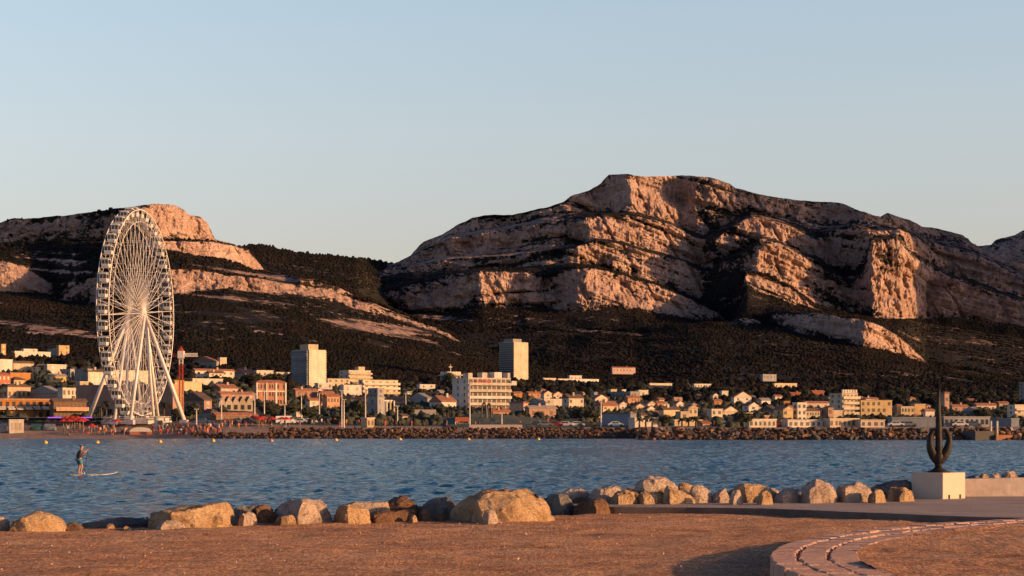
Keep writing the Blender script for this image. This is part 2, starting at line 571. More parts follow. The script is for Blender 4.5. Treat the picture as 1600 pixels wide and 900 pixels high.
C_str = lambda w: 2740 + segs(w, [(480, -0.25), (1080, 0.15), (1200, -1.1), (1345, 0.9), (1450, -0.5), (1600, -0.2)], 1200)
C_SIL = [(480, 440), (560, 424), (612, 412), (636, 404), (650, 390), (662, 378), (690, 366), (715, 352), (740, 340), (760, 336), (800, 335), (850, 325), (880, 315), (890, 306), (920, 298), (940, 286), (953, 273), (980, 271.5), (1010, 276), (1060, 274), (1110, 277), (1140, 287), (1150, 294), (1200, 307), (1250, 313), (1300, 316), (1318, 318), (1336, 326), (1360, 336), (1378, 339), (1388, 333), (1410, 340), (1432, 349), (1440, 354), (1470, 358), (1500, 368), (1526, 384), (1560, 400), (1620, 420), (1800, 450)]


def dyl(tab, dy): return [(a, b + dy) for a, b in tab]


C_lines = [
    ([(480, 612), (800, 610), (1100, 614), (1400, 628), (1800, 640)], [(480, 1650), (1200, 1600), (1800, 1500)]),
    ([(480, 560), (700, 560), (850, 562), (1000, 566), (1100, 560), (1200, 566), (1346, 580), (1450, 588), (1600, 606), (1800, 615)], [(480, 2300), (1000, 2220), (1100, 2150), (1500, 2120), (1800, 2000)]),
    ([(480, 520), (690, 515), (800, 517), (900, 519), (1000, 520), (1140, 508), (1200, 508), (1230, 516), (1300, 532), (1346, 542), (1400, 554), (1446, 567), (1500, 578), (1600, 597), (1800, 608)], lambda w: C_str(w) - 15),
    ([(480, 518), (690, 510), (900, 513), (1000, 514), (1140, 505), (1180, 492), (1230, 487), (1300, 492), (1346, 500), (1375, 508), (1400, 522), (1446, 562), (1500, 574), (1600, 594), (1800, 605)], C_str),
    ([(480, 500), (620, 486), (690, 487), (750, 479), (813, 481), (853, 481), (900, 487), (940, 480), (960, 478), (1000, 484), (1050, 494), (1100, 501), (1144, 504), (1168, 446), (1200, 463), (1274, 487), (1346, 496), (1390, 503), (1422, 503), (1480, 510), (1600, 530), (1800, 560)], lambda w: C_fou(w) - 18),
    ([(480, 470), (620, 447), (680, 436), (700, 428), (750, 422), (813, 424), (853, 428), (890, 420), (933, 417), (967, 428), (1017, 442), (1067, 461), (1100, 477), (1144, 502), (1166, 424), (1200, 432), (1240, 452), (1274, 479), (1330, 494), (1390, 502), (1422, 502), (1480, 500), (1600, 515), (1800, 550)], C_fou),
    ([(480, 462), (620, 428), (700, 422), (800, 418), (900, 410), (933, 413), (967, 425), (1017, 438), (1067, 457), (1094, 466), (1110, 448), (1130, 424), (1170, 421), (1200, 428), (1240, 448), (1274, 474), (1330, 490), (1346, 493), (1390, 501), (1422, 501), (1480, 495), (1600, 510), (1800, 545)], lambda w: C_thi(w) - 18),
    ([(480, 455), (620, 418), (700, 404), (800, 398), (900, 385), (933, 374), (967, 380), (1017, 395), (1067, 409), (1094, 422), (1110, 424), (1130, 404), (1170, 392), (1190, 372), (1230, 386), (1274, 406), (1330, 442), (1350, 420), (1362, 374), (1400, 372), (1424, 400), (1480, 430), (1600, 470), (1800, 500)], C_thi),
    ([(480, 452), (620, 417), (700, 402), (800, 395), (900, 382), (933, 371), (967, 377), (1017, 391), (1067, 405), (1094, 416), (1112, 420), (1130, 402), (1170, 389), (1190, 369), (1230, 382), (1274, 401), (1330, 436), (1350, 414), (1362, 370), (1400, 368), (1424, 396), (1480, 425), (1600, 465), (1800, 498)], lambda w: C_sec(w) - 16),
    ([(480, 447), (620, 413), (660, 390), (700, 372), (800, 356), (900, 344), (940, 335), (1000, 338), (1050, 352), (1094, 374), (1112, 376), (1140, 356), (1174, 337), (1230, 352), (1274, 374), (1294, 362), (1330, 354), (1362, 364), (1400, 360), (1440, 374), (1500, 390), (1600, 430), (1800, 470)], C_sec),
    ([(480, 445), (620, 411.5), (660, 388), (700, 369), (800, 350), (885, 332), (950, 329), (1000, 333), (1067, 354), (1100, 367), (1130, 352), (1174, 331), (1230, 341), (1294, 351), (1330, 348), (1362, 352), (1440, 364), (1500, 380), (1600, 426), (1800, 465)], lambda w: C_top(w) - 16),
    (C_SIL, C_top),
]
C_bands = [
    (40, 0.02, 0.0),
    (40, [(480, 0.0), (1100, 0.02), (1200, 0.12), (1500, 0.12), (1800, 0.0)], 0.05),
    (26, [(480, 0.05), (680, 0.1), (1080, 0.2), (1190, 0.5), (1240, 0.85), (1440, 0.95), (1452, 0.1), (1800, 0.05)], [(480, 0.0), (1080, 0.1), (1190, 0.8), (1436, 0.8), (1450, 0.0), (1800, 0.0)]),
    (18, [(480, 0.05), (720, 0.12), (1100, 0.1), (1230, 0.15), (1800, 0.1)], 0.1),
    (40, [(480, 0.3), (600, 0.5), (680, 0.85), (860, 0.95), (900, 0.9), (1130, 1.0), (1142, 0.2), (1164, 0.3), (1172, 0.9), (1276, 0.9), (1300, 0.25), (1440, 0.1), (1520, 0.15), (1580, 0.1), (1800, 0.1)], [(480, 0.6), (680, 0.9), (1140, 0.9), (1146, 0.1), (1164, 0.1), (1172, 0.9), (1276, 0.9), (1300, 0.1), (1800, 0.05)]),
    (8, [(480, 0.1), (1800, 0.1)], 0.2),
    (40, [(480, 0.3), (640, 0.6), (700, 0.75), (880, 0.7), (930, 0.95), (1090, 0.95), (1110, 0.25), (1160, 0.5), (1185, 1.0), (1330, 1.0), (1345, 0.85), (1425, 1.05), (1460, 0.95), (1800, 0.9)], 1.0),
    (8, [(480, 0.5), (700, 0.75), (860, 0.6), (910, 0.15), (1100, 0.15), (1300, 0.3), (1800, 0.3)], 0.4),
    (40, [(480, 0.3), (640, 0.7), (700, 0.9), (900, 0.8), (930, 1.0), (1090, 1.0), (1108, 0.5), (1130, 0.9), (1290, 0.95), (1320, 0.7), (1362, 0.9), (1430, 0.85), (1465, 0.92), (1800, 0.9)], 1.0),
    (8, [(480, 0.5), (700, 0.7), (860, 0.55), (910, 0.2), (1100, 0.2), (1180, 0.45), (1800, 0.4)], 0.4),
    (46, [(480, 0.4), (640, 0.8), (860, 0.7), (890, 0.85), (1070, 0.95), (1100, 0.75), (1300, 0.7), (1440, 0.8), (1470, 0.8), (1800, 0.75)], 0.8),
]
massif, co_c, rr_c = landform('mountain', 480, 2080, 1515, C_lines, C_bands, rough=1.0, seed=300, ridge_jag=1.6, streak=0.7)

# ---- ridge on the right, in the shade
right_ridge, co_d, rr_d = landform('hill', 1380, 2500, 640, [
    ([(1380, 560), (2000, 590)], [(1380, 3500), (2000, 3300)]),
    ([(1380, 480), (1500, 470), (1600, 480), (2000, 480)], [(1380, 3800), (2000, 3600)]),
    ([(1380, 410), (1440, 402), (1500, 394), (1522, 385), (1548, 383), (1556, 376), (1568, 371), (1585, 368), (1600, 360), (1640, 348), (1700, 350), (2000, 340)], [(1380, 4060), (1560, 3960), (2000, 3700)]),
], [(24, 0.2, 0.3), (60, 0.8, 0.6)], rough=1.0, seed=400, ridge_jag=2.0)

# ---- the headland beyond the right edge of the view, which keeps the evening sun off the right-hand slopes
hx = np.linspace(1480, 3000, 160)
hy = np.linspace(2860, 4300, 150)
HX, HYY = np.meshgrid(hx, hy)
hz = 620 * np.clip((HX - 1480) / 200, 0, 1) ** 0.8 * np.clip((3000 - HX) / 500, 0, 1) * np.clip((HYY - 2860) / 120, 0, 1) ** 0.8 * np.clip((4300 - HYY) / 500, 0, 1)
hz = hz * (1 + 0.12 * fbm(HX / 160, HYY / 160, octaves=5, seed=33)) - 3
headland = link('mountain', grid_mesh('headland', np.stack([HX, HYY, hz], -1), 160, 150, True, {'rock': np.clip(fbm(HX / 90, HYY / 90, octaves=4, seed=44) + 0.4, 0, 1)}), M_MOUNT)
tag(headland, kind='structure')

# ---- pine woods and scrub on the slopes: far too many to count
ICO = bmesh.new()
bmesh.ops.create_icosphere(ICO, subdivisions=1, radius=1.0)
ICO_V = np.array([v.co[:] for v in ICO.verts])
ICO_T = np.array([[v.index for v in f.verts] for f in ICO.faces])
ICO.free()
m_wood, nt, b = new_mat('pine_wood')
v = coords(nt)
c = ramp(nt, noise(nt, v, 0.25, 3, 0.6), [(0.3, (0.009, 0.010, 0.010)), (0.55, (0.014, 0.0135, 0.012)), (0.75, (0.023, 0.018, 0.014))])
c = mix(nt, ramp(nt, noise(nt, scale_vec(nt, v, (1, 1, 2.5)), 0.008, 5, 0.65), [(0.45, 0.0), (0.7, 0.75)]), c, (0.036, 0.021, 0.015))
L(nt, c, b.inputs['Base Color'])
b.inputs['Roughness'].default_value = 0.9
b.inputs['Specular IOR Level'].default_value = 0.1
bump(nt, b, noise(nt, v, 1.2, 3, 0.6), 1.0, 1.5)
rng = np.random.default_rng(5)


def woods(name, co, rr, rows, count, r0, r1, thr=0.3, px_lim=None):
    nrow, ncol = rr.shape
    i = rng.integers(rows[0], min(rows[1], nrow), count * 7)
    j = rng.integers(0, ncol - 1, count * 7)
    p = co[i, j]
    nn = fbm(p[:, 0] / 35, p[:, 1] / 35, p[:, 2] / 30, octaves=3, seed=77)
    big = fbm(p[:, 0] / 120, p[:, 1] / 120, p[:, 2] / 60, octaves=3, seed=78)
    k = ((rr[i, j] + 0.35 * nn) < thr) & (rng.random(len(p)) < np.clip(0.75 + 1.3 * big, 0.12, 1))
    if px_lim is not None:
        pxx = 800 + p[:, 0] * F / p[:, 1]
        k &= (pxx > px_lim[0]) & (pxx < px_lim[1])
    p = p[k][:count]
    n = len(p)
    r = rng.uniform(r0, r1, n) * (1 + 0.35 * rng.random(n) ** 3)
    sc_ = np.stack([r * rng.uniform(0.8, 1.25, n), r * rng.uniform(0.8, 1.25, n), r * rng.uniform(0.7, 1.1, n)], -1)
    V = ICO_V[None] * sc_[:, None, :] * (1 + 0.28 * rng.standard_normal((n, len(ICO_V), 1)).clip(-1.5, 1.5))
    V = V + p[:, None, :] + np.array([0, 0, 0.35]) * r[:, None, None]
    T = (ICO_T[None] + (np.arange(n) * len(ICO_V))[:, None, None]).reshape(-1, 3)
    o = link(name, soup_mesh(name, V.reshape(-1, 3), T, True), m_wood)
    tag(o, kind='stuff')
    return o


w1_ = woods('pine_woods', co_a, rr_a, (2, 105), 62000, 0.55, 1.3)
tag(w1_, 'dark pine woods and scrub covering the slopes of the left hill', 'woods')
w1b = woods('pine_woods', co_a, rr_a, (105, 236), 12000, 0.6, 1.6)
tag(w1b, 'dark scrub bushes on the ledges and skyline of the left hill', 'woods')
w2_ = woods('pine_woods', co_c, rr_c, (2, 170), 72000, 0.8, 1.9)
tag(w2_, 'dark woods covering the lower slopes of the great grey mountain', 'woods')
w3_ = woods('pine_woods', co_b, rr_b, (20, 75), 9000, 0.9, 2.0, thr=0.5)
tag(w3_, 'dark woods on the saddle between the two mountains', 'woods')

# ---- town terrain between the shore and the hills
T_D = [430, 485, 501, 519, 524, 527, 532, 580, 700, 900, 1100, 1400, 1700, 2300]
T_STN = {
    -300: [-4, -1.2, -0.15, 1.9, 2.2, 2.4, 4.1, 4.6, 17, 32, 43, 58, 75, 95],
    150: [-4, -1.2, -0.15, 1.9, 2.2, 2.4, 4.0, 4.4, 14, 28, 38, 52, 66, 90],
    350: [-4, -1.2, -0.15, 1.9, 2.2, 2.3, 3.4, 4.2, 10.5, 22, 32, 45, 56, 80],
    500: [-4, -1.2, -0.15, 1.9, 2.2, 2.3, 2.6, 3.6, 8.0, 18, 27, 38, 48, 70],
    850: [-4, -1.2, -0.15, 1.9, 2.1, 2.2, 2.4, 3.0, 6.0, 12, 20, 32, 42, 60],
    1200: [-4, -1.2, -0.15, 1.9, 2.0, 2.1, 2.2, 2.6, 4.5, 9, 16, 27, 37, 55],
    1900: [-4, -1.2, -0.15, 1.9, 2.0, 2.1, 2.2, 2.4, 4.0, 8, 14, 22, 30, 45],
}


def shore_d(px):                         # how far out the shoreline lies
    return 501 - np.interp(px, [240, 350, 985, 1002], [0, 24, 26, 80])


def terrain_z(px, d):
    px, d = np.asarray(px, float), np.asarray(d, float)
    d = d + (501 - shore_d(px)) * np.clip((720 - d) / 180, 0, 1)
    ks = sorted(T_STN)
    vals = [np.interp(d, T_D, T_STN[k]) for k in ks]
    i = np.clip(np.searchsorted(ks, px) - 1, 0, len(ks) - 2)
    out = np.zeros(np.broadcast(px, d).shape)
    for a in range(len(ks) - 1):
        t = np.clip((px - ks[a]) / (ks[a + 1] - ks[a]), 0, 1)
        out = np.where(i == a, vals[a] * (1 - t) + vals[a + 1] * t, out)
    return out


def terr_depth(px, py, lo=425.0, hi=2200.0):
    """distance at which the town terrain shows at that direction"""
    dd = np.linspace(lo, hi, 1200)
    z = terrain_z(np.full_like(dd, px), dd)
    pyy = HY - (z - HC) * F / dd
    ok = np.where(pyy <= py)[0]
    return float(dd[ok[0]]) if len(ok) else hi


_px = np.linspace(-860, 2400, 900)
_d = np.concatenate([np.linspace(405, 620, 110), np.geomspace(625, 2300, 120)])
_PX, _DD = np.meshgrid(_px, _d)
_Z = terrain_z(_PX, _DD) + 0.5 * fbm(_PX * 0.03, _DD * 0.03, octaves=3, seed=3) * np.clip((_DD - 540) / 200, 0, 1)
m_terr, nt, b = new_mat('town_ground')
v = coords(nt)
c = ramp(nt, noise(nt, v, 0.05, 6, 0.7), [(0.35, (0.018, 0.018, 0.012)), (0.58, (0.04, 0.033, 0.022)), (0.78, (0.12, 0.08, 0.055))])
sx = N(nt, 'ShaderNodeSeparateXYZ')
L(nt, v, sx.inputs[0])
sandc = ramp(nt, noise(nt, v, 0.6, 4, 0.6), [(0.3, (0.27, 0.17, 0.12)), (0.7, (0.36, 0.24, 0.17))])
sand_f = math_n(nt, 'MULTIPLY_ADD', sx.outputs[1], -0.25, 0.25 * 531, clamp=True)
L(nt, mix(nt, sand_f, c, sandc), b.inputs['Base Color'])
b.inputs['Roughness'].default_value = 0.95
bump(nt, b, noise(nt, v, 0.5, 5, 0.7), 1.0, 0.5)
terr = link('terrain', grid_mesh('terrain', np.stack([(_PX - 800) * _DD / F, _DD, _Z], -1), 900, len(_d), True), m_terr)
tag(terr, kind='structure')

# ---- sea
m_sea, nt, b = new_mat('sea_water')
v = coords(nt)
v1 = scale_vec(nt, v, (0.6, 1.0, 1.0))
w2 = noise(nt, v1, 1.6, 4, 0.6, 0.3)
b.inputs['Base Color'].default_value = (0.004, 0.08, 0.15, 1)
b.inputs['Roughness'].default_value = 0.14
b.inputs['IOR'].default_value = 1.33
bump(nt, b, w2, 1.0, 0.42)
_wpx = np.linspace(-420, 2020, 900)
_wd = np.concatenate([np.arange(34, 60, 0.3), np.geomspace(60, 470, 560)])
_PX, _DD = np.meshgrid(_wpx, _wd)
_X = (_PX - 800) * _DD / F
grp = 0.95 + 0.45 * fbm(_X / 26, _DD / 40, octaves=3, seed=62)
_Z = grp * np.clip(0.45 + (_DD - 45) / 130, 0.45, 1) * (0.06 * fbm(_X / 1.7 + 0.2 * _DD, _DD / 1.4, octaves=2, seed=61) + 0.135 * fbm(_X / 0.8, _DD / 0.8 + 0.25 * _X, octaves=2, seed=63))
edge = np.minimum(1, np.minimum((470 - _DD) / 30, 1))
_Z = _Z * np.clip(edge, 0, 1) - 0.02 * (1 - np.clip(edge, 0, 1))
me1 = grid_mesh('water', np.stack([_X, _DD, _Z], -1), len(_wpx), len(_wd), True)
bmw = bmesh.new()
bmw.from_mesh(me1)
for q in ([(-6000, 34, -0.3), (6000, 34, -0.3), (6000, 3000, -0.3), (-6000, 3000, -0.3)],):
    bmw.faces.new([bmw.verts.new(p) for p in q])
bmw.to_mesh(me1)
bmw.free()
so_ = link('water', me1, m_sea)
tag(so_, kind='structure')
# ================================================================ FOREGROUND: sand, quay, paving, boulders, statue, paddler
G = 1.3                                                   # the sand lies 1.6 m below the eye
_edge = [(-40, 24), (-16, 28.6), (-7.9, 30.6), (-4.6, 32.4), (-1.2, 34.4), (1.0, 35.6), (2, 38), (6, 39.5), (9, 43), (14, 43.6), (40, 46)]


def edge_y(x): return np.interp(x, [e[0] for e in _edge], [e[1] for e in _edge])


# ---- the sand
m_sand, nt, b = new_mat('gravelly_sand')
v = coords(nt)
big = noise(nt, scale_vec(nt, v, (0.8, 1, 1)), 1.1, 5, 0.7)
mid = noise(nt, scale_vec(nt, v, (1, 0.33, 1)), 17.0, 5, 0.75)
fin2 = noise(nt, scale_vec(nt, v, (1, 0.25, 1)), 46.0, 4, 0.7)
fine = noise(nt, v, 30.0, 4, 0.7)
str_ = noise(nt, scale_vec(nt, v, (0.45, 1, 1)), 1.8, 4, 0.7)
c = ramp(nt, big, [(0.33, (0.64, 0.315, 0.165)), (0.5, (0.88, 0.45, 0.235)), (0.68, (0.95, 0.56, 0.325))])
c = mix(nt, 0.85, c, ramp(nt, mid, [(0.34, (0.30, 0.26, 0.24)), (0.5, (0.85, 0.85, 0.85)), (0.66, (1.25, 1.25, 1.2))]), 'MULTIPLY')
c = mix(nt, 0.45, c, ramp(nt, str_, [(0.36, (0.45, 0.42, 0.40)), (0.5, (1, 1, 1))]), 'MULTIPLY')
c = mix(nt, 0.8, c, ramp(nt, fin2, [(0.36, (0.35, 0.32, 0.30)), (0.5, (0.95, 0.95, 0.95)), (0.64, (1.35, 1.3, 1.25))]), 'MULTIPLY')
vo = N(nt, 'ShaderNodeTexVoronoi', ins={'Scale': 16.0})
L(nt, v, vo.inputs['Vector'])
peb = ramp(nt, vo.outputs['Distance'], [(0.10, 1.0), (0.17, 0.0)])
sel = ramp(nt, noise(nt, v, 2.1, 3, 0.6), [(0.5, 0.0), (0.62, 1.0)])
pf = math_n(nt, 'MULTIPLY', peb, sel)
c = mix(nt, math_n(nt, 'MULTIPLY', pf, 0.45), c, (0.66, 0.46, 0.34))
L(nt, c, b.inputs['Base Color'])
b.inputs['Roughness'].default_value = 0.95
b.inputs['Specular IOR Level'].default_value = 0.15
h = math_n(nt, 'ADD', math_n(nt, 'MULTIPLY', mid, 0.13), math_n(nt, 'MULTIPLY', fine, 0.05))
h = math_n(nt, 'ADD', h, math_n(nt, 'MULTIPLY', pf, 0.03))
h = math_n(nt, 'ADD', h, math_n(nt, 'MULTIPLY', big, 0.22))
bump(nt, b, h, 1.0, 1.0)
gx = np.linspace(-30, 30, 420)
gt = np.concatenate([np.linspace(0, 0.40, 12)[:-1], np.linspace(0.40, 1.0, 330), np.linspace(1.005, 1.16, 26)])
GX, GT = np.meshgrid(gx, gt)
EY = edge_y(GX)
GY = -25 + (EY + 25) * np.minimum(GT, 1) + np.maximum(GT - 1, 0) * 30
near = np.clip((GY - 8) / 8, 0, 1)
GZ = G + near * (0.035 * fbm(GX / 1.6, GY / 1.6, octaves=3, seed=21) + 0.02 * fbm(GX / 0.35, GY / 0.5, octaves=3, seed=22))
GZ = GZ - np.where(GT > 1, (GT - 1) * 16 * 0.9, 0)
tag(link('ground', grid_mesh('ground', np.stack([GX, GY, GZ], -1), len(gx), len(gt), True), m_sand), kind='structure')

# loose stones on the sand: nobody could count them
st_n = 1500
sx_ = rng.uniform(-9, 12, st_n)
sy_ = 18.5 + (edge_y(sx_) - 18.7) * rng.random(st_n) ** 0.8
sr_ = 0.005 + 0.016 * rng.random(st_n) ** 6
keep = ~(((sx_ - 16.2) ** 2 + (sy_ - 19.93) ** 2 < 13.7 ** 2) | ((sx_ > 0.9) & (sy_ > 36.2 - np.clip(sx_ - 3.5, 0, 4) * 0.9)))
sx_, sy_, sr_ = sx_[keep], sy_[keep], sr_[keep]
V = ICO_V[None] * (1 + 0.25 * rng.standard_normal((len(sx_), len(ICO_V), 1)).clip(-1.5, 1.5)) * sr_[:, None, None] * np.array([1.1, 1.1, 0.75])
V = V + np.stack([sx_, sy_, np.full_like(sx_, G + 0.012)], -1)[:, None, :]
T = (ICO_T[None] + (np.arange(len(sx_)) * len(ICO_V))[:, None, None]).reshape(-1, 3)
m_peb = simple('pebble_stone', (0.48, 0.31, 0.22), 0.9, var=0.45, scale=1.7)
_pe = link('pebbles', soup_mesh('pebbles', V.reshape(-1, 3), T), m_peb)
tag(_pe, 'small pale stones strewn over the reddish sand', 'pebbles', kind='stuff')

# ---- the concrete quay, one low step above the sand
QZ = G + 0.11
m_quay, nt, b = new_mat('worn_concrete')
v = coords(nt)
c = ramp(nt, noise(nt, scale_vec(nt, v, (0.5, 1, 1)), 1.3, 6, 0.65), [(0.3, (0.25, 0.19, 0.165)), (0.55, (0.36, 0.28, 0.24)), (0.75, (0.43, 0.34, 0.29))])
f = noise(nt, v, 26, 4, 0.7)
c = mix(nt, 0.5, c, ramp(nt, f, [(0.35, (0.55, 0.54, 0.52)), (0.6, (1, 1, 1))]), 'MULTIPLY')
L(nt, c, b.inputs['Base Color'])
b.inputs['Roughness'].default_value = 0.9
bump(nt, b, math_n(nt, 'ADD', f, noise(nt, v, 5, 4, 0.6)), 0.8, 0.04)
front = [(1.10, 37.6), (1.45, 37.0), (1.9, 36.85), (3.2, 36.65), (4.5, 36.25), (5.0, 35.75), (5.6, 35.0), (6.4, 34.15), (7.0, 33.4), (7.7, 32.75), (8.6, 32.35), (10.5, 31.9), (18, 30.5), (30, 28)]
backq = [(30, 46), (14, 42.9), (9.2, 42.3), (7.9, 40.6), (6.5, 39.3), (4.5, 38.9), (2.2, 38.6), (1.15, 38.4)]
poly = front + backq


def slab(name, poly, z0, z1, m, bev=0.02):
    bm = bmesh.new()
    f = bm.faces.new([bm.verts.new((x, y, z1)) for x, y in poly])
    if f.normal.z < 0: f.normal_flip()
    r = bmesh.ops.extrude_face_region(bm, geom=[f])
    for e in r['geom']:
        if isinstance(e, bmesh.types.BMVert): e.co.z = z0
    bm.normal_update()
    bmesh.ops.recalc_face_normals(bm, faces=bm.faces)
    top = [e for e in bm.edges if all(abs(w.co.z - z1) < 1e-6 for w in e.verts)]
    if bev: bmesh.ops.bevel(bm, geom=top, offset=bev, segments=2, affect='EDGES', profile=0.6)
    bmesh.ops.triangulate(bm, faces=[q for q in bm.faces if len(q.verts) > 4])
    me = bpy.data.meshes.new(name)
    bm.to_mesh(me)
    bm.free()
    return link(name, me, m)


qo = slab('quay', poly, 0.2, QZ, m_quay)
qo.data.materials.append(simple('shade_dark_kerb', (0.13, 0.095, 0.078), 0.95, var=0.35, scale=2.5))  # darker colour stands in for shade on the upright kerb faces
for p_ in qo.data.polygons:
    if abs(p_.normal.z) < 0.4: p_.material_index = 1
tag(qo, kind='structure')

# ---- the raised circle edged with three rings of stone blocks
PC, PR, PZ = (16.2, 19.93), 13.5, G + 0.19
m_paver, nt, b = new_mat('pale_stone_paving')
v = coords(nt)
c = ramp(nt, noise(nt, v, 3.0, 6, 0.7), [(0.3, (0.54, 0.30, 0.21)), (0.5, (0.70, 0.41, 0.29)), (0.72, (0.80, 0.52, 0.38))])
f = noise(nt, v, 22, 5, 0.7)
c = mix(nt, 0.6, c, ramp(nt, f, [(0.33, (0.5, 0.48, 0.46)), (0.6, (1, 1, 1))]), 'MULTIPLY')
L(nt, c, b.inputs['Base Color'])
b.inputs['Roughness'].default_value = 0.85
bump(nt, b, math_n(nt, 'ADD', f, noise(nt, v, 6, 4, 0.6)), 1.0, 0.05)
pav = MB()
rs = random.Random(11)
R_out = PR
for ring in range(3):
    w = (0.31, 0.33, 0.34)[ring]
    r1, r0 = R_out, R_out - w + 0.03
    R_out -= w
    a = math.radians(92)
    while a < math.radians(268):
        da = rs.uniform(0.26, 0.46) / r1
        g = 0.016 / r1
        a0, a1 = a + g, a + da - g
        z1 = PZ - 0.006 * ring + rs.uniform(-0.007, 0.007)
        jr = [rs.uniform(-0.012, 0.012) for _ in range(4)]
        rr_ = [(r0 + jr[0], a0), (r1 + jr[1] * .4, a0), (r1 + jr[2] * .4, a1), (r0 + jr[3], a1)]
        cb = [(PC[0] + r * math.cos(t), PC[1] + r * math.sin(t)) for r, t in rr_]
        ins = [(PC[0] + (r + (0.018 if k in (0, 3) else -0.018)) * math.cos(t + (0.016 / r1 if k in (0, 1) else -0.016 / r1)),
                PC[1] + (r + (0.018 if k in (0, 3) else -0.018)) * math.sin(t + (0.016 / r1 if k in (0, 1) else -0.016 / r1))) for k, (r, t) in enumerate(rr_)]
        vs_ = [(x, y, G - 0.1) for x, y in cb] + [(x, y, z1 - 0.016) for x, y in cb] + [(x, y, z1 + rs.uniform(-0.003, 0.003)) for x, y in ins]
        fs_ = [(0, 1, 5, 4), (1, 2, 6, 5), (2, 3, 7, 6), (3, 0, 4, 7), (4, 5, 9, 8), (5, 6, 10, 9), (6, 7, 11, 10), (7, 4, 8, 11), (8, 9, 10, 11)]
        pav.add(vs_, fs_)
        a += da
pm = pav.mesh('pavement', [m_paver])
bmx = bmesh.new()
bmx.from_mesh(pm)
bmesh.ops.recalc_face_normals(bmx, faces=bmx.faces)
bmx.to_mesh(pm)
bmx.free()
tag(link('pavement', pm), kind='structure')
# sand filling the circle, and a bed under the joints
bed = [(PC[0] + (PR - 0.10) * math.cos(t), PC[1] + (PR - 0.10) * math.sin(t)) for t in np.linspace(0, 2 * math.pi, 160, endpoint=False)]
tag(slab('paving_bed', bed, G - 0.15, PZ - 0.055, m_sand, 0), kind='structure')
ga = np.linspace(math.radians(85), math.radians(275), 420)
gr = np.linspace(0.5, R_out + 0.06, 200)
GA, GR = np.meshgrid(ga, gr)
CX, CY = PC[0] + GR * np.cos(GA), PC[1] + GR * np.sin(GA)
CZ = PZ - 0.022 + 0.028 * fbm(CX / 1.2, CY / 1.2, octaves=4, seed=31) + 0.012 * fbm(CX / 0.2, CY / 0.2, octaves=2, seed=32) + 0.012 * np.clip((GR - R_out + 0.2) / 0.2, 0, 1)
tag(link('sand', grid_mesh('sand', np.stack([CX, CY, CZ], -1), 420, 200, True), m_sand), kind='structure')

# ---- boulders along the water's edge
def rock_mat(name, cols, stain, stain_amt):
    m, nt, b = new_mat(name)
    v = coords(nt)
    oi = N(nt, 'ShaderNodeObjectInfo').outputs['Random']
    add = N(nt, 'ShaderNodeVectorMath', operation='ADD')
    L(nt, v, add.inputs[0])
    cx = N(nt, 'ShaderNodeCombineXYZ')
    L(nt, math_n(nt, 'MULTIPLY', oi, 37.0), cx.inputs[0])
    L(nt, cx.outputs[0], add.inputs[1])
    v = add.outputs[0]
    n1 = noise(nt, v, 3.0, 6, 0.65)
    c = ramp(nt, n1, [(0.3, cols[0]), (0.52, cols[1]), (0.72, cols[2])])
    st_ = ramp(nt, noise(nt, scale_vec(nt, v, (1, 1, 0.6)), 2.2, 6, 0.7), [(0.53, 0.0), (0.62, stain_amt)])
    c = mix(nt, st_, c, stain)
    cr = noise(nt, scale_vec(nt, v, (1, 1, 2.2)), 14, 6, 0.7)
    c = mix(nt, 0.55, c, ramp(nt, cr, [(0.3, (0.35, 0.32, 0.30)), (0.5, (1, 1, 1))]), 'MULTIPLY')
    L(nt, c, b.inputs['Base Color'])
    b.inputs['Roughness'].default_value = 0.92
    b.inputs['Specular IOR Level'].default_value = 0.2
    bump(nt, b, math_n(nt, 'ADD', cr, noise(nt, v, 5, 6, 0.7)), 1.0, 0.10)
    return m


MR = {
    'pale': rock_mat('pale_limestone', ((0.44, 0.31, 0.23), (0.64, 0.475, 0.36), (0.76, 0.60, 0.48)), (0.16, 0.115, 0.09), 0.7),
    'warm': rock_mat('ochre_limestone', ((0.42, 0.255, 0.135), (0.64, 0.415, 0.225), (0.74, 0.52, 0.32)), (0.15, 0.09, 0.06), 0.7),
    'brown': rock_mat('rusty_brown_stone', ((0.14, 0.075, 0.045), (0.26, 0.14, 0.08), (0.38, 0.22, 0.13)), (0.08, 0.06, 0.05), 0.6),
    'grey': rock_mat('grey_limestone', ((0.15, 0.13, 0.12), (0.25, 0.215, 0.19), (0.38, 0.33, 0.28)), (0.10, 0.085, 0.075), 0.6),
}


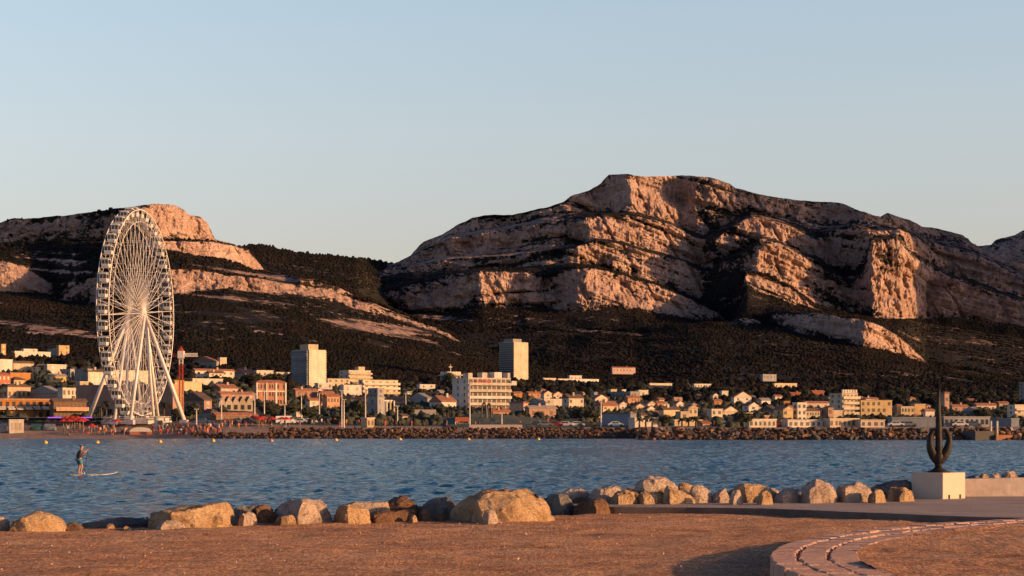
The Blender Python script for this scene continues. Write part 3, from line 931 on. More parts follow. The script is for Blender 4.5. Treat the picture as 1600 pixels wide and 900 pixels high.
def rock_mesh(name, pts, seed, rough=0.06, cuts=2, rounds=1, chips=12):
    bm = bmesh.new()
    for p in pts: bm.verts.new(p)
    bmesh.ops.convex_hull(bm, input=bm.verts)
    bmesh.ops.delete(bm, geom=[g for g in bm.verts if not g.link_faces], context='VERTS')
    rr_ = random.Random(seed)
    cen = sum((v.co for v in bm.verts), Vector()) / len(bm.verts)
    for _ in range(chips):
        nrm = Vector((rr_.gauss(0, 1), rr_.gauss(0, 1), abs(rr_.gauss(0, .8)))).normalized()
        sup = max((v.co - cen).dot(nrm) for v in bm.verts)
        bmesh.ops.bisect_plane(bm, geom=bm.verts[:] + bm.edges[:] + bm.faces[:], plane_co=cen + nrm * sup * rr_.uniform(.80, .95), plane_no=nrm, clear_outer=True)
        bmesh.ops.delete(bm, geom=bm.faces[:], context='FACES_ONLY')
        bmesh.ops.remove_doubles(bm, verts=bm.verts[:], dist=1e-4)
        bmesh.ops.convex_hull(bm, input=bm.verts)
        bmesh.ops.delete(bm, geom=[g for g in bm.verts if not g.link_faces], context='VERTS')
    bmesh.ops.dissolve_limit(bm, angle_limit=0.03, verts=bm.verts[:], edges=bm.edges[:])
    bmesh.ops.triangulate(bm, faces=bm.faces[:])
    lon = max(e.calc_length() for e in bm.edges)
    for _ in range(2):
        big_e = [e for e in bm.edges if e.calc_length() > lon * .35]
        if big_e:
            bmesh.ops.subdivide_edges(bm, edges=big_e, cuts=1)
            bmesh.ops.triangulate(bm, faces=[f for f in bm.faces if len(f.verts) > 3])
    bmesh.ops.subdivide_edges(bm, edges=bm.edges[:], cuts=1, use_grid_fill=True)
    bmesh.ops.triangulate(bm, faces=bm.faces[:])
    for k in range(rounds): bmesh.ops.smooth_vert(bm, verts=bm.verts[:], factor=0.12, use_axis_x=True, use_axis_y=True, use_axis_z=True)
    for _ in range(cuts):
        bmesh.ops.subdivide_edges(bm, edges=bm.edges[:], cuts=1, use_grid_fill=True)
        bmesh.ops.triangulate(bm, faces=[f for f in bm.faces if len(f.verts) > 4])
        bmesh.ops.smooth_vert(bm, verts=bm.verts[:], factor=0.05, use_axis_x=True, use_axis_y=True, use_axis_z=True)
    bmesh.ops.recalc_face_normals(bm, faces=bm.faces)
    bm.normal_update()
    co = np.array([v.co[:] for v in bm.verts])
    no = np.array([v.normal[:] for v in bm.verts])
    size = np.ptp(co, axis=0).mean()
    f1 = fbm(co[:, 0] / (0.42 * size), co[:, 1] / (0.42 * size), co[:, 2] / (0.42 * size), octaves=5, seed=seed, gain=0.6)
    f2 = fbm(co[:, 0] / (0.25 * size), co[:, 1] / (0.25 * size), co[:, 2] / (0.16 * size), octaves=3, seed=seed + 3, ridged=True)
    f3 = fbm(co[:, 0] / (0.09 * size), co[:, 1] / (0.09 * size), co[:, 2] / (0.07 * size), octaves=3, seed=seed + 5)
    dd = size * rough * (0.8 * f1 + 0.35 * f3 - 0.9 * np.maximum(0, f2 - 0.25))
    co = co + no * dd[:, None]
    for v, c in zip(bm.verts, co): v.co = c
    me = bpy.data.meshes.new(name)
    bm.to_mesh(me)
    bm.free()
    me.polygons.foreach_set('use_smooth', [True] * len(me.polygons))
    if chips: me.set_sharp_from_angle(angle=math.radians(24))
    return me


def boulder(x0, x1, yt, yb, d, e, m, label, prof=None, t=0.7, base=None, back=0.8, rough=0.045, seed=0, group='boulders along the near shore'):
    """x0..x1, top and foot in the photograph at a distance d; e: where its front corner stands; prof: skyline points"""
    w = (x1 - x0) * d / F
    if x0 > 985 and m in ('warm', 'pale'): e = min(e, x0 + 0.24 * (x1 - x0))
    zb = Zat(yb, d) - (0.25 if base is None else base)
    prof = prof or [(x0 + 0.12 * (x1 - x0), yt + 0.35 * (yb - yt)), (x0 + 0.38 * (x1 - x0), yt + 0.04 * (yb - yt)), (x0 + 0.66 * (x1 - x0), yt), (x0 + 0.9 * (x1 - x0), yt + 0.3 * (yb - yt))]
    pts = []
    for px, py in prof: pts.append((Xat(px, d), d, Zat(py, d)))
    for px in (x0, x1):
        pts.append((Xat(px, d), d, Zat(yb - 0.22 * (yb - yt), d)))
        pts.append((Xat(px, d), d, zb))
    # front corner, nearer by t widths
    zt = [p[1] for p in prof]
    ye = np.interp(e, [p[0] for p in prof], zt)
    df = d - t * w
    xe = Xat(e, d)
    pts += [(xe, df, HC + (HY - (ye + 0.16 * (yb - yt))) * d / F), (xe, df - 0.04, zb)]
    # right flank a little forward of the skyline, back a little behind
    xr = Xat(x1 - 0.10 * (x1 - x0), d)
    pts += [(xr, d - 0.22 * t * w, HC + (HY - (yb - 0.55 * (yb - yt))) * d / F), (xr, d - 0.25 * t * w, zb)]
    for px, py in prof: pts.append((Xat(px * 0.8 + 0.2 * (x0 + x1) / 2, d), d + back * w * 0.6, HC + (HY - (py + 0.2 * (yb - yt))) * d / F))
    pts += [(Xat(x0 * .7 + x1 * .3, d), d + back * w * 0.8, zb), (Xat(x0 * .3 + x1 * .7, d), d + back * w * 0.8, zb)]
    c = Vector((Xat((x0 + x1) / 2, d), d, zb))
    pts = [Vector((c.x + (p[0] - c.x) * (1.13 if x0 > 985 else 1.05), p[1], zb + (p[2] - zb) * 1.03)) for p in pts]
    me = rock_mesh('boulder', [Vector(p) - c for p in pts], 1000 + seed, rough)
    o = link('boulder', me, MR[m], loc=c)
    tag(o, label, 'boulder', group)
    return o


BOULDERS = [
    # x0, x1, yt, yb, d, e, material, label, skyline
    (-40, 14, 800, 829, 30.5, -15, 'pale', 'rounded pale boulder cut by the left edge of the picture', [(-38, 815), (-20, 801), (-5, 800), (8, 806), (13, 815)]),
    (2, 101, 800, 833, 30.6, 40, 'warm', 'low peaked boulder, grey left flank, orange right flank, near the left edge', [(5, 826), (30, 813), (55, 801), (66, 800), (85, 806), (97, 815)]),
    (94, 132, 815, 831, 30.9, 103, 'brown', 'small brown wedge of rock right of the low peaked boulder', [(97, 825), (112, 816), (120, 816), (129, 823)]),
    (128, 238, 809, 830, 32.2, 150, 'grey', 'long flat slab of rock, mostly in shade, left of the big square block', [(130, 818), (165, 812), (200, 809.5), (232, 810), (237, 814)]),
    (166, 180, 818, 829, 31.3, 170, 'warm', 'tiny pointed stone in front of the long flat slab', None),
    (234, 369, 785, 823, 31.9, 292, 'warm', 'big square block with a dark left end and a flat orange face', [(236, 806), (243, 799), (292, 793), (318, 788), (350, 785), (362, 787), (367, 800)]),
    (242, 290, 814, 828, 31.0, 258, 'pale', 'small flat lit stone at the foot of the big square block', None),
    (192, 206, 822, 830, 31.0, 196, 'warm', 'tiny lit stone at the front edge of the sand below the long slab', None),
    (370, 403, 799, 822, 32.2, 380, 'pale', 'small streaked pale stone right beside the big square block', None),
    (358, 392, 791, 812, 33.6, 372, 'grey', 'dark boulder half hidden behind the big square block', None),
    (398, 441, 795, 819, 32.8, 412, 'brown', 'brown angular stone behind the little yellow stone', [(400, 808), (408, 796), (418, 796), (438, 806)]),
    (430, 463, 805, 820, 32.2, 440, 'warm', 'little yellow stone in front of the tall rounded boulder', [(432, 812), (438, 807), (456, 804.5), (461, 810)]),
    (424, 523, 780, 819, 32.9, 480, 'pale', 'tall rounded boulder, grey on its left half, yellow on its right', [(428, 800), (436, 788), (450, 780.5), (478, 781), (503, 780), (514, 792), (521, 808)]),
    (518, 579, 788, 816, 33.0, 545, 'warm', 'boulder with one flat upright yellow face right of the tall rounded one', [(521, 800), (526, 790), (545, 788.5), (574, 796), (578, 802)]),
    (536, 618, 783, 802, 34.8, 560, 'pale', 'long pale slab lying behind the boulder with the upright yellow face', [(538, 790), (556, 783.5), (590, 784), (610, 785), (616, 794)]),
    (598, 655, 773, 799, 35.2, 612, 'brown', 'dark brown pyramid of rock standing behind the low slabs', [(601, 787), (616, 778), (624, 774), (634, 777), (651, 793)]),
    (574, 656, 797, 814, 33.6, 590, 'brown', 'low brown slab in front of the dark pyramid of rock', [(577, 802), (600, 798), (640, 797), (653, 803)]),
    (653, 674, 797, 813, 33.6, 660, 'brown', 'small brown stone right of the low brown slab', None),
    (676, 700, 803, 814, 33.6, 684, 'brown', 'small flat brown stone left of the huge golden boulder', None),
    (640, 652, 804, 814, 33.2, 645, 'warm', 'tiny orange stone on the sand by the low brown slab', None),
    (654, 716, 776, 807, 35.2, 695, 'grey', 'grey boulder in shade behind the left foot of the huge golden one', [(656, 793), (672, 781), (690, 777), (702, 778), (713, 790)]),
    (706, 875, 764, 814, 34.0, 769, 'warm', 'huge golden boulder with a flat top and a long slope to the right', [(710, 800), (722, 787), (745, 774), (768, 766), (795, 765), (820, 763.5), (834, 771), (854, 787), (866, 795), (873, 806)]),
    (754, 777, 794, 813, 32.7, 762, 'pale', 'small white stone leaning on the huge golden boulder', None),
    (842, 898, 771, 799, 37.2, 880, 'grey', 'grey shaded boulder behind the right slope of the huge golden one', None),
    (868, 928, 764, 784, 39.2, 890, 'pale', 'flat pale slab half lit between the golden boulder and the rusty one', None),
    (892, 954, 777, 806, 36.9, 930, 'brown', 'rusty dark boulder glowing orange on top, at the end of the quay', [(895, 795), (900, 786), (925, 779), (942, 778), (951, 788)]),
    (922, 978, 759, 782, 38.8, 938, 'pale', 'pale slab leaning above the rusty boulder', [(924, 772), (930, 764), (955, 760), (970, 760), (976, 770)]),
    (953, 1001, 765, 793, 38.2, 966, 'warm', 'round yellow boulder standing at the left end of the quay', [(955, 782), (962, 771), (976, 765.5), (990, 769), (999, 781)]),
    (994, 1062, 744, 776, 39.6, 1008, 'pale', 'highest pinkish boulder, perched on the blocks behind the quay', [(996, 760), (1006, 747), (1020, 744.5), (1045, 748), (1056, 756), (1061, 766)]),
    (999, 1040, 769, 793, 38.3, 1003, 'warm', 'square yellow block below the highest pinkish boulder', [(1001, 774), (1004, 770), (1034, 769.5), (1039, 776)]),
    (1034, 1083, 760, 791, 38.4, 1043, 'warm', 'wedge shaped yellow boulder right of the square yellow block', [(1036, 766), (1046, 760), (1060, 764), (1074, 779), (1082, 787)]),
    (1052, 1090, 752, 782, 39.8, 1063, 'warm', 'boulder with a notched top behind the yellow wedge', [(1055, 762), (1064, 753), (1072, 755), (1082, 758), (1089, 766)]),
    (1078, 1117, 755, 790, 38.9, 1084, 'pale', 'cracked upright boulder right of the notched one', [(1080, 764), (1087, 756), (1100, 761), (1110, 769), (1116, 784)]),
    (1112, 1144, 764, 789, 38.9, 1126, 'pale', 'small pale boulder with a grey left side, between two larger ones', None),
    (1141, 1212, 755, 788, 39.2, 1170, 'warm', 'broad arched boulder with a dark hollow in its front', [(1143, 776), (1152, 760), (1164, 755.5), (1185, 757), (1200, 763), (1210, 772)]),
    (1183, 1207, 767, 789, 37.9, 1187, 'warm', 'small rounded yellow stone in front of the broad arched boulder', None),
    (1140, 1160, 764, 789, 38.0, 1146, 'pale', 'small upright yellow stone at the left foot of the broad arched boulder', None),
    (1211, 1254, 764, 788, 38.9, 1222, 'pale', 'squat boulder with a flat shaded top right of the broad arched one', None),
    (1248, 1308, 749, 787, 38.9, 1285, 'pale', 'tall boulder, dark grey on the left, with a knob on top', [(1250, 775), (1256, 762), (1266, 751.5), (1278, 749), (1294, 756), (1304, 768)]),
    (1305, 1366, 754, 786, 39.3, 1338, 'pale', 'pink and white blotched boulder right of the tall one with a knob', [(1307, 766), (1312, 759), (1330, 757), (1342, 755), (1356, 764), (1364, 774)]),
    (1356, 1383, 764, 786, 38.8, 1366, 'warm', 'small lit boulder leaning on the pink and white blotched one', None),
    (1352, 1428, 750, 776, 41.6, 1400, 'grey', 'grey boulder with a white top behind the statue plinth', [(1356, 766), (1375, 757), (1396, 751), (1420, 751), (1427, 758)]),
    (1388, 1429, 759, 786, 39.6, 1398, 'warm', 'smooth yellow boulder just left of the statue plinth', [(1390, 772), (1394, 761), (1410, 760.5), (1420, 768), (1428, 782)]),
    (1505, 1535, 743, 756, 46.5, 1525, 'grey', 'dark stone behind the low wall, right beside the plinth', None),
    (1528, 1545, 740, 754, 46.5, 1531, 'warm', 'small orange stone showing over the low wall', None),
    (1544, 1564, 739, 753, 46.8, 1551, 'pale', 'white pointed stone showing over the low wall', None),
    (1562, 1592, 736, 752, 47.0, 1572, 'pale', 'largest pale stone showing over the low wall', None),
    (1587, 1640, 738, 752, 47.5, 1610, 'grey', 'grey stone over the low wall, cut by the right edge of the picture', None),
]
_fr = random.Random(5)
for k_f, xf in enumerate([392, 410, 444, 560, 590, 636, 668, 690, 880, 905, 935, 985, 1030, 1065, 1095, 1128, 1150, 1205, 1218, 1245, 1262, 1310, 1330, 1375]):
    yr = 806 if xf < 700 else (789 if xf < 960 else 780)
    wv, hv = _fr.uniform(26, 46), _fr.uniform(14, 24)
    BOULDERS.append((xf - wv / 2, xf + wv / 2, yr - hv * .75, yr + 6, 35.4 + 5.2 * max(0, (xf - 390)) / 980 + .6, xf - wv * .1, _fr.choice(['grey', 'brown', 'grey', 'pale']), None, None))
for i, (x0, x1, yt, yb, d, e, m, label, prof) in enumerate(BOULDERS):
    if label is None:
        boulder(x0, x1, yt, yb, d, e, m, 'half hidden boulder wedged behind the front row along the near shore', prof, seed=i * 13, group='half hidden boulders behind the front row')
        continue
    boulder(x0, x1, yt, yb, d, e, m, label, prof, seed=i * 13)

# ---- low wall on the quay
m_wall = simple('sandstone_render', (0.55, 0.43, 0.35), 0.9, var=0.18, scale=5.0, bmp=0.02)
wl = MB()
a0, a1 = Vector((9.05, 42.2, 0)), Vector((15.5, 42.75, 0))
for (p, q, z0, z1) in ((a0, a1, 0.36, 0.48),):
    n_ = Vector((-(q - p).y, (q - p).x, 0)).normalized() * 0.35
    vs_ = [(p.x, p.y, QZ - 0.15), (q.x, q.y, QZ - 0.15), (q.x + n_.x, q.y + n_.y, QZ - 0.15), (p.x + n_.x, p.y + n_.y, QZ - 0.15),
           (p.x, p.y, QZ + z0), (q.x, q.y, QZ + z1), (q.x + n_.x, q.y + n_.y, QZ + z1), (p.x + n_.x, p.y + n_.y, QZ + z0)]
    wl.add(vs_, [(3, 2, 1, 0), (4, 5, 6, 7), (0, 1, 5, 4), (1, 2, 6, 5), (2, 3, 7, 6), (3, 0, 4, 7)])
w_ = wl.build('low_wall', m_wall)
bv = w_.modifiers.new('edge', 'BEVEL')
bv.width, bv.segments = 0.025, 2
tag(w_, 'low sunlit beige wall on the quay right of the statue plinth', 'wall')

# ---- plinth
PD = 40.66
pl0 = Vector((Xat(1473, PD), PD, QZ))                    # its front corner
phi = math.radians(35.8 + 12.2)
m_plinth = simple('cream_painted_concrete', (0.55, 0.43, 0.33), 0.75, var=0.05, scale=3.0, bmp=0.004)
m_dark = simple('dark_hole', (0.03, 0.028, 0.025), 0.9)
plinth = empty('plinth', pl0, phi, 'cream cubic plinth carrying the dark bronze statue on the quay', 'plinth')
mb = MB().box(-0.78, 0, 0, 0.78, -0.03, 0.535)
blk = mb.build('block', m_plinth, plinth)
# rotate so that the corner (0,0) is nearest and the faces open left and right
plinth.rotation_euler = (0, 0, 0)
blk.rotation_euler = (0, 0, 0)
bm = bmesh.new()
dl = Vector((-math.cos(phi), math.sin(phi), 0))          # along the left face, going away
dr = Vector((math.sin(phi), math.cos(phi), 0))           # along the right face, going away
S = 0.78
q = [Vector((0, 0, 0)), dr * S, dr * S + dl * S, dl * S]
vs_ = [bm.verts.new(p + Vector((0, 0, -0.03))) for p in q] + [bm.verts.new(p + Vector((0, 0, 0.535))) for p in q]
for f in ((3, 2, 1, 0), (4, 5, 6, 7), (0, 1, 5, 4), (1, 2, 6, 5), (2, 3, 7, 6), (3, 0, 4, 7)): bm.faces.new([vs_[k] for k in f])
bmesh.ops.recalc_face_normals(bm, faces=bm.faces)
bmesh.ops.bevel(bm, geom=bm.edges[:], offset=0.008, segments=2, affect='EDGES')
bm.to_mesh(blk.data)
bm.free()
nr = Vector((dr.y, -dr.x, 0))                            # outward normal of the right face
for s_ in (0.22, 0.60):
    p = dr * s_
    mk = MB()
    a, b_ = p - dr * 0.032 + nr * 0.003, p + dr * 0.032 + nr * 0.003
    a2, b2 = a - nr * 0.02, b_ - nr * 0.02
    mk.add([(a.x, a.y, 0.0), (b_.x, b_.y, 0.0), (b2.x, b2.y, 0.0), (a2.x, a2.y, 0.0), (a.x, a.y, 0.085), (b_.x, b_.y, 0.085), (b2.x, b2.y, 0.085), (a2.x, a2.y, 0.085)],
           [(3, 2, 1, 0), (4, 5, 6, 7), (0, 1, 5, 4), (1, 2, 6, 5), (2, 3, 7, 6), (3, 0, 4, 7)])
    mk.build('drain_hole', m_dark, plinth)

# ---- the bronze: a tall spike rising between two curling arms
m_bronze, nt, b = new_mat('dark_bronze')
v = coords(nt, False)
c = ramp(nt, noise(nt, v, 6, 5, 0.6), [(0.3, (0.012, 0.010, 0.009)), (0.55, (0.024, 0.017, 0.013)), (0.75, (0.05, 0.033, 0.023))])
L(nt, c, b.inputs['Base Color'])
b.inputs['Metallic'].default_value = 0.0
b.inputs['Roughness'].default_value = 0.6
b.inputs['Specular IOR Level'].default_value = 0.25
bump(nt, b, noise(nt, v, 14, 4, 0.6), 0.4, 0.02)
sc0 = pl0 + (dl + dr) * (S / 2)
sc0.z = QZ + 0.535
SD = sc0.y
statue = empty('statue', sc0, 0, 'dark bronze statue of a tall spike between two curling arms, on the cream plinth', 'statue')


def sp(px, py, dy=0.0): return Vector(((px - 1467.3) * SD / F, dy, (740.0 - py) * SD / F))


k_ = SD / F
MB().lathe([(17.5 * k_, 0), (17.5 * k_, 0.018), (15 * k_, 0.035), (11 * k_, 0.055), (7 * k_, 0.085), (5.6 * k_, 0.11)], (0, 0, 0), 28).build('foot', m_bronze, statue, True)
MB().lathe([(5.4 * k_, 0.10), (5.6 * k_, 0.15), (6.6 * k_, 0.20), (8.2 * k_, 0.27), (9 * k_, 0.33), (8 * k_, 0.38), (5 * k_, 0.42), (3 * k_, 0.43)], (0, 0, 0), 28).build('cup', m_bronze, statue, True)


def arm(pts, rad, name):
    n = 36
    t = np.linspace(0, len(pts) - 1, n)
    xs = np.array([p[:] for p in pts])
    # smooth interpolation through the points
    out = []
    for u in t:
        i = int(min(u, len(pts) - 1.001))
        f = u - i
        p0, p1, p2, p3 = xs[max(i - 1, 0)], xs[i], xs[i + 1], xs[min(i + 2, len(pts) - 1)]
        out.append(Vector(0.5 * ((2 * p1) + (-p0 + p2) * f + (2 * p0 - 5 * p1 + 4 * p2 - p3) * f * f + (-p0 + 3 * p1 - 3 * p2 + p3) * f ** 3)))
    rr = np.interp(t, range(len(rad)), rad)
    return MB().tube(out, list(rr), 14).build(name, m_bronze, statue, True)


arm([sp(1466, 722), sp(1460, 714), sp(1455.5, 703), sp(1454, 692), sp(1455.5, 682), sp(1459.5, 676), sp(1463.5, 673.5)], [7.0 * k_, 7.2 * k_, 6.4 * k_, 5.0 * k_, 4.5 * k_, 3.8 * k_, 1.8 * k_], 'arm')
arm([sp(1469, 722), sp(1476, 714), sp(1481.5, 703), sp(1484, 692), sp(1483, 682), sp(1479.5, 676), sp(1475.5, 673)], [7.0 * k_, 7.2 * k_, 6.4 * k_, 5.0 * k_, 4.5 * k_, 3.8 * k_, 1.8 * k_], 'arm')
arm([sp(1467.5, 726), sp(1468.2, 705), sp(1468, 685), sp(1467.6, 660), sp(1467, 640), sp(1467.4, 625), sp(1469.2, 610)], [7.0 * k_, 6.0 * k_, 5.3 * k_, 4.6 * k_, 4.0 * k_, 3.2 * k_, 0.8 * k_], 'spike')
arm([sp(1466.5, 638), sp(1463.5, 632.5), sp(1460, 630)], [2.0 * k_, 1.5 * k_, 0.5 * k_], 'barb')
arm([sp(1466.8, 628), sp(1465.8, 620), sp(1465.6, 614)], [2.2 * k_, 1.4 * k_, 0.5 * k_], 'prong')

# ---- paddle boarder
def skin_body(name, joints, edges, m, parent, levels=2):
    me = bpy.data.meshes.new(name)
    names = list(joints)
    me.from_pydata([joints[n][0] for n in names], [(names.index(a), names.index(b)) for a, b in edges], [])
    o = link(name, me, m, parent)
    sk = o.modifiers.new('skin', 'SKIN')
    sk.use_smooth_shade = True
    for i, n in enumerate(names):
        r = joints[n][1]
        me.skin_vertices[0].data[i].radius = (r, r) if not hasattr(r, '__len__') else r
    me.skin_vertices[0].data[0].use_root = True
    ss = o.modifiers.new('sub', 'SUBSURF')
    ss.levels = ss.render_levels = levels
    return o


BD = 116.0
bpos = Vector((Xat(124, BD), BD, 0.10))
hd = math.radians(38)                                    # the board points right and away
board = empty('paddle_board', (bpos.x, bpos.y, 0.0), hd, 'white paddle board under the standing man, its nose pointing right', 'paddle board')
n = 26
bv_, bf = [], []
for i in range(n):
    t = i / (n - 1)
    x = -0.75 + 3.2 * t
    w = 0.38 * math.sin(math.pi * min(1, max(0, 0.06 + t * 0.94))) ** 0.42
    if t > 0.97: w *= 0.5
    z = 0.05 + 0.15 * max(0, (t - 0.55) / 0.45) ** 2 + 0.05 * max(0, (0.15 - t) / 0.15)
    for (a, bb) in ((-1, 0.0), (-0.82, 0.03), (0, 0.042), (0.82, 0.03), (1, 0.0), (0.8, -0.04), (0, -0.05), (-0.8, -0.04)):
        bv_.append((x, a * w, z + bb))
for i in range(n - 1):
    for k in range(8):
        bf.append((i * 8 + k, i * 8 + (k + 1) % 8, (i + 1) * 8 + (k + 1) % 8, (i + 1) * 8 + k))
bf += [tuple(range(7, -1, -1)), tuple((n - 1) * 8 + k for k in range(8))]
MB().add(bv_, bf).build('hull', simple('white_board', (0.34, 0.32, 0.30), 0.4), board, True)
MB().box(-0.55, 0.75, -0.27, 0.27, 0.085, 0.100).build('deck_pad', simple('grey_pad', (0.20, 0.24, 0.28), 0.8), board)

man = empty('person', (bpos.x, bpos.y, 0.10), hd, 'man in dark vest and blue shorts standing on the paddle board holding a paddle', 'person')
skinm = simple('tanned_skin', (0.40, 0.19, 0.11), 0.55)
J = {
    'pelvis': ((0, 0, 0.88), 0.135), 'waist': ((0.02, 0, 1.02), (0.13, 0.12)), 'chest': ((0.07, 0, 1.24), (0.155, 0.135)), 'neckb': ((0.10, 0, 1.40), 0.075), 'neck': ((0.125, 0, 1.47), 0.055), 'chin': ((0.15, 0, 1.53), 0.075), 'head': ((0.15, 0, 1.61), 0.098), 'crown': ((0.14, 0, 1.68), 0.07),
    'nose': ((0.245, 0, 1.575), 0.018),
    'shl': ((0.09, 0.17, 1.35), 0.062), 'ell': ((0.20, 0.27, 1.10), 0.043), 'wrl': ((0.44, 0.13, 1.20), 0.030), 'hal': ((0.50, 0.09, 1.23), 0.038),
    'shr': ((0.09, -0.17, 1.35), 0.062), 'elr': ((0.26, -0.24, 1.26), 0.043), 'wrr': ((0.46, -0.10, 1.42), 0.030), 'har': ((0.50, -0.05, 1.46), 0.038),
    'hpl': ((0.0, 0.10, 0.82), 0.105), 'knl': ((0.09, 0.15, 0.45), 0.065), 'anl': ((0.0, 0.15, 0.08), 0.042), 'tol': ((0.16, 0.16, 0.03), 0.035),
    'hpr': ((0.0, -0.10, 0.82), 0.105), 'knr': ((0.09, -0.15, 0.45), 0.065), 'anr': ((0.0, -0.15, 0.08), 0.042), 'tor': ((0.16, -0.16, 0.03), 0.035),
}
E = [('pelvis', 'waist'), ('waist', 'chest'), ('chest', 'neckb'), ('neckb', 'neck'), ('neck', 'chin'), ('chin', 'head'), ('head', 'crown'), ('chin', 'nose'),
     ('chest', 'shl'), ('shl', 'ell'), ('ell', 'wrl'), ('wrl', 'hal'), ('chest', 'shr'), ('shr', 'elr'), ('elr', 'wrr'), ('wrr', 'har'),
     ('pelvis', 'hpl'), ('hpl', 'knl'), ('knl', 'anl'), ('anl', 'tol'), ('pelvis', 'hpr'), ('hpr', 'knr'), ('knr', 'anr'), ('anr', 'tor')]
for sgn, w_n, h_n in ((1, 'wrl', 'hal'), (-1, 'wrr', 'har')):
    h_ = Vector(J[h_n][0])
    for k in range(4):
        nm = f'f{sgn}{k}'
        J[nm] = ((h_.x + 0.045, h_.y + (0.028 - 0.018 * k) * 1.0, h_.z - 0.02 + 0.014 * k), 0.010)
        J[nm + 'e'] = ((h_.x + 0.060 - 0.012 * (k == 3), h_.y + 0.028 - 0.018 * k - sgn * 0.03, h_.z - 0.045 + 0.014 * k), 0.008)
        E += [(h_n, nm), (nm, nm + 'e')]
    J[f't{sgn}'] = ((h_.x + 0.01, h_.y - sgn * 0.045, h_.z + 0.02), 0.011)
    E.append((h_n, f't{sgn}'))
skin_body('body', J, E, skinm, man)
V_ = {k: J[k] for k in ('waist', 'chest', 'neckb')}
vj = {'a': ((-0.02, 0, 0.88), (0.175, 0.165)), 'b': ((-0.01, 0, 1.04), (0.19, 0.185)), 'c': ((0.02, 0, 1.24), (0.225, 0.21)), 'd': ((0.07, 0, 1.38), (0.15, 0.15)),
      'l': ((0.085, 0.16, 1.355), 0.085), 'r': ((0.085, -0.16, 1.355), 0.085)}
skin_body('vest', vj, [('a', 'b'), ('b', 'c'), ('c', 'd'), ('c', 'l'), ('c', 'r')], simple('dark_vest', (0.022, 0.02, 0.022), 0.8), man)
rj = {'a': ((0.085, 0.10, 1.30), 0.03), 'b': ((0.235, 0.09, 1.25), 0.025), 'c': ((0.20, 0.09, 1.02), 0.025)}
skin_body('sleeve', {'a': ((0.10, -0.19, 1.35), 0.075), 'b': ((0.18, -0.225, 1.30), 0.062)}, [('a', 'b')], simple('red_shirt', (0.42, 0.05, 0.035), 0.8), man, 1)
skin_body('sleeve', {'a': ((0.10, 0.19, 1.34), 0.075), 'b': ((0.145, 0.235, 1.22), 0.062)}, [('a', 'b')], simple('red_shirt', (0.42, 0.05, 0.035), 0.8), man, 1)
sj = {'p': ((0, 0, 0.90), 0.16), 'l': ((0.0, 0.10, 0.80), 0.135), 'le': ((0.065, 0.135, 0.54), 0.105), 'r': ((0.0, -0.10, 0.80), 0.135), 're': ((0.065, -0.135, 0.54), 0.105)}
skin_body('shorts', sj, [('p', 'l'), ('l', 'le'), ('p', 'r'), ('r', 're')], simple('blue_shorts', (0.06, 0.17, 0.24), 0.8), man)
skin_body('hair', {'a': ((0.125, 0, 1.675), 0.112), 'b': ((0.075, 0, 1.59), 0.10)}, [('a', 'b')], simple('dark_hair', (0.02, 0.015, 0.012), 0.7), man)
pad = empty('paddle', (bpos.x, bpos.y, 0.10), hd, 'long dark paddle with a pale blade held by the man on the board', 'paddle')
pt, pb = Vector((0.535, -0.06, 1.52)), Vector((0.47, 0.34, 0.05))
dirp = (pb - pt).normalized()
MB().bar(pt, pb, 0.016, n=8).build('shaft', simple('black_shaft', (0.03, 0.03, 0.03), 0.4), pad)
MB().bar(pt + Vector((0, -0.06, 0.015)), pt + Vector((0, 0.06, 0.015)), 0.018, n=8).build('grip', simple('black_shaft', (0.03, 0.03, 0.03), 0.4), pad)
bl = MB()
side = Vector((1, 0, 0)).cross(dirp).normalized()
A = pb - dirp * 0.10
pts_ = [(A, 0.02), (A + dirp * 0.12, 0.075), (A + dirp * 0.30, 0.09), (A + dirp * 0.42, 0.07), (A + dirp * 0.47, 0.02)]
vv = []
for p, w in pts_:
    for sx2 in (-1, 1):
        for th in (-0.008, 0.008): vv.append(p + side * (w * sx2) + Vector((th, 0, 0)))
ff = []
for i in range(len(pts_) - 1):
    a = i * 4
    ff += [(a, a + 2, a + 6, a + 4), (a + 1, a + 5, a + 7, a + 3), (a, a + 4, a + 5, a + 1), (a + 2, a + 3, a + 7, a + 6)]
ff += [(0, 1, 3, 2), (16, 18, 19, 17)]
bl.add(vv, ff).build('blade', simple('pale_blade', (0.75, 0.70, 0.64), 0.4), pad)

